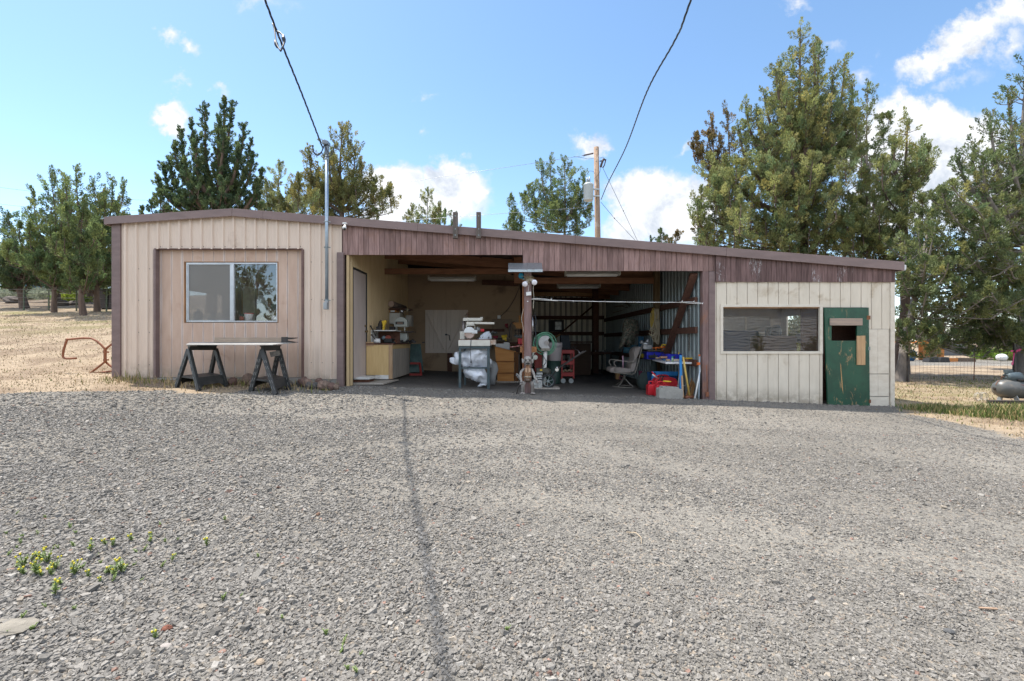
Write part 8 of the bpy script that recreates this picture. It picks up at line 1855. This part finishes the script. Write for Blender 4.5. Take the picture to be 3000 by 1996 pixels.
stick('brown_board',(2047,1070,9.4),(2024,1160,9.15),.07,.02,wood('leaning_brown',(.28,.15,.06),(.2,.1,.04),'z'),'brown board leaning under the table end, wider one','board')
stick('brown_board',(2038,1080,9.5),(2012,1160,9.25),.035,.02,wood('leaning_orange',(.38,.19,.07),(.28,.13,.05),'z'),'narrow orange brown board leaning under the table end','board')
stick('iron_conduit',(2070,1070,8.82),(2073,1165,8.82),.009,.02,m_rust,'rusty thin conduit running down the brown bay post','conduit',True)
m=MB(); pbox(m,2069,2077,1149,1163,8.80,.04); m.build('post_outlet',m_rust,None,'rusty outlet box low on the brown bay post','outlet box',bevel=.003)
# bag & bits behind cans
for c,r0,q,lab in ((P(1893,1118,10.4),.2,(1,.7,1.1),'dark sage cloth sack slumped on the floor under the folding table'),(P(1915,1085,10.8),.14,(.6,.6,2.2),'tall dark sage bundle standing behind the slumped sack')):
    m=MB(); m.ball(c,r0,14,9,q,.08); m.build('cloth_sack',bpy.data.materials.get('dark_sage_cloth') or mat('dark_sage_cloth',(.04,.055,.05),None,.9,bump=.5,bs=9,bd=.03),None,lab,'sack')
t=thing('small_red_rack','little pink and red trolley rack beside the patio chair base','rack',P(1877,1112,10.9))
for px in (1869,1890): m=MB(); m.tube([P(px,1085,10.9),P(px,1112,10.9)],.012,6); m.build('rack_post',m_galv,t)
m=MB(); pbox(m,1872,1882,1087,1105,10.9,.1); m.build('pink_bottle',mat('wine_red',(.22,.04,.08),None,.5),t)
m=MB(); pbox(m,1880,1890,1104,1110,10.88,.1); m.build('rack_jar',mat('jar_grey_blue',(.18,.25,.28),None,.3),t)
m=MB(); c=P(1820,1107,11.2); m.tube([c+Vector((.045*math.cos(a),0,.045*math.sin(a))) for a in [2*PI*i/14 for i in range(14)]],.014,6,True); m.build('pink_reel',mat('pink_reel',(.32,.1,.14),None,.5),None,'small pink reel on the floor behind the patio chair','reel')
m=MB(); pbox(m,1806,1817,1092,1112,11.6,.15); m.build('brown_carton',m_pine,None,'brown carton standing behind the patio chair seat','carton')
# --- tall dolly tube by centre post right edge
stick('steel_tube',(1560.5,925,9.1),(1561,985,9.1),.011,.02,m_chrome,'thin bright steel tube hanging beside the centre post','tube',True)
m=MB(); m.tube(smooth_pts([P(1567,920,9.2),P(1571,945,9.2),P(1567,960,9.2),P(1570,985,9.2),P(1566,1010,9.2)],4),.012,6); m.build('black_cord_bundle',m_cable,None,'black cord bundle hanging behind the centre post','cord')
# ================================================================ things behind the panes
yw=yp+.16; sz_=SZ
def sill(px,w,h,name,label,cat,mt,prof=None,Y=yw):
    c=Vector((X(px,Y),Y,sz_)); m=MB()
    m.lathe([(r*w,z*h) for r,z in (prof or [(.48,0),(.5,.03),(.5,.97),(.47,1)])],c,16); return m.build(name,mt,None,label,cat)
sill(581,.155,.25,'milk_jug','big white jug behind the insect screen','jug',m_white,[(.48,0),(.5,.05),(.5,.6),(.35,.8),(.14,.88),(.14,1)])
sill(625,.075,.22,'spray_tub','tall pale blue tub behind the insect screen','tub',mat('pale_blue_tub',(.45,.5,.62),None,.5),None)
sill(616,.065,.085,'small_tub','short white tub in front of the pale blue tub','tub',m_white,None,yw-.06)
sill(663,.11,.14,'white_tin','white tin at the screen edge next to the mullion','tin',m_white)
sill(708.5,.088,.10,'red_tin','red tin with dark lid on the shop window bench','tin',mat('brick_red_tin',(.33,.07,.03),None,.5))
sill(708.5,.08,.16,'dark_tin','dark green tin standing behind the red tin','tin',m_dgreen,None,yw+.1)
bk_=sill(730,.165,.16,'rimmed_bucket','white bucket with red rim on the shop window bench','bucket',m_white,[(.38,0),(.4,.02),(.5,.9),(.52,1)])
c=Vector((X(730,yw),yw,sz_+.16)); m=MB(); m.tube([c+Vector((.086*math.cos(a),.086*math.sin(a),0)) for a in [2*PI*i/20 for i in range(20)]],.008,6,True); m.build('bucket_rim',m_red,bk_)
yk=yp+.9; c=Vector((X(771,yk),yk,Z(931,yk))); t=thing('dust_collector','tall grey tapered dust collector canister behind the clear pane','dust collector',c)
m=MB(); m.lathe([(.035,0),(.04,.06),(.07,.15),(.092,.26),(.095,.47),(.092,.48)],c,20); m.build('collector_cone',mat('canister_grey',(.30,.33,.32),None,.5),t)
m=MB()
for k in range(8): a=2*PI*k/8; m.tube([c+Vector((.09*math.cos(a),.09*math.sin(a),.48)),c+Vector((.09*math.cos(a),.09*math.sin(a),.58))],.0045,5)
m.tube([c+Vector((.09*math.cos(a),.09*math.sin(a),.58)) for a in [2*PI*i/20 for i in range(20)]],.005,5,True); m.build('collector_cage',m_galv,t)
m=MB(); m.cyl((c.x,c.y,SZ-.02),c+Vector((0,0,.01)),.03); m.box((c.x-.2,c.y-.1,SZ-.06),(c.x+.2,c.y+.1,SZ-.02)); m.build('collector_stand',m_iron,t)
c=Vector((X(806,yw),yw,sz_+.055)); m.ball(c,.075,12,8,(1,.8,.9)); m.build('white_helmet',m_white,None,'white rounded cap at the window bench corner','helmet')
m=MB(); c=Vector((X(803,yw+.1),yw+.1,sz_+.31)); m.cyl(c,c+Vector((0,.02,0)),.065,n=20); m.build('round_sticker',m_dgreen,None,'round dark disc with green centre behind the clear pane','disc'); 
m=MB(); m.prism([(X(712,11),.5),(X(748,11),.5),(X(748,11),Z(843,11)),(X(712,11),Z(837,11))],11,11.05); m.build('green_door_panel',mat('pale_green_panel',(.62,.68,.55),None,.8),None,'pale green panel standing inside the tan shop','panel')
# shed room
m=MB(); m.box((X(2222,10.2),10.2,.1),(X(2338,10.2),10.6,Z(984,10.2))); m.build('brown_bale',mat('brown_hide',(.26,.14,.08),(.18,.09,.05),.8,ns=5,bump=.4,bs=12),None,'large brown crate seen through the old shed window','crate',bevel=.05)
t=thing('room_chair','dark green chair back behind the brown crate in the shed','chair',(X(2265,10.8),10.8,.1))
m=MB(); m.box((X(2243,10.8),10.8,.8),(X(2286,10.8),10.85,Z(957,10.8))); m.build('chair_back',m_dgreen,t,bevel=.03)
m=MB(); m.tube(smooth_pts([P(2252,985,10.75),P(2264,958,10.75),P(2284,957,10.75),P(2287,985,10.75)],4),.02,7); m.build('chair_tube',m_galv,t)
m=MB(); m.box((X(2120,11.0),11.0,.1),(X(2225,11.0),11.5,Z(968,11))); m.build('blue_chest',mat('navy_chest',(.03,.045,.12),None,.5),None,'navy blue chest seen low through the old shed window','chest',bevel=.03)
m=MB(); m.ball((X(2365,10.6),10.6,Z(992,10.6)),.25,14,9,(1.3,.8,.5),.06); m.build('grey_sack',mat('grey_sack',(.25,.29,.3),None,.7),None,'grey bag heaped beside the brown crate in the shed','bag')
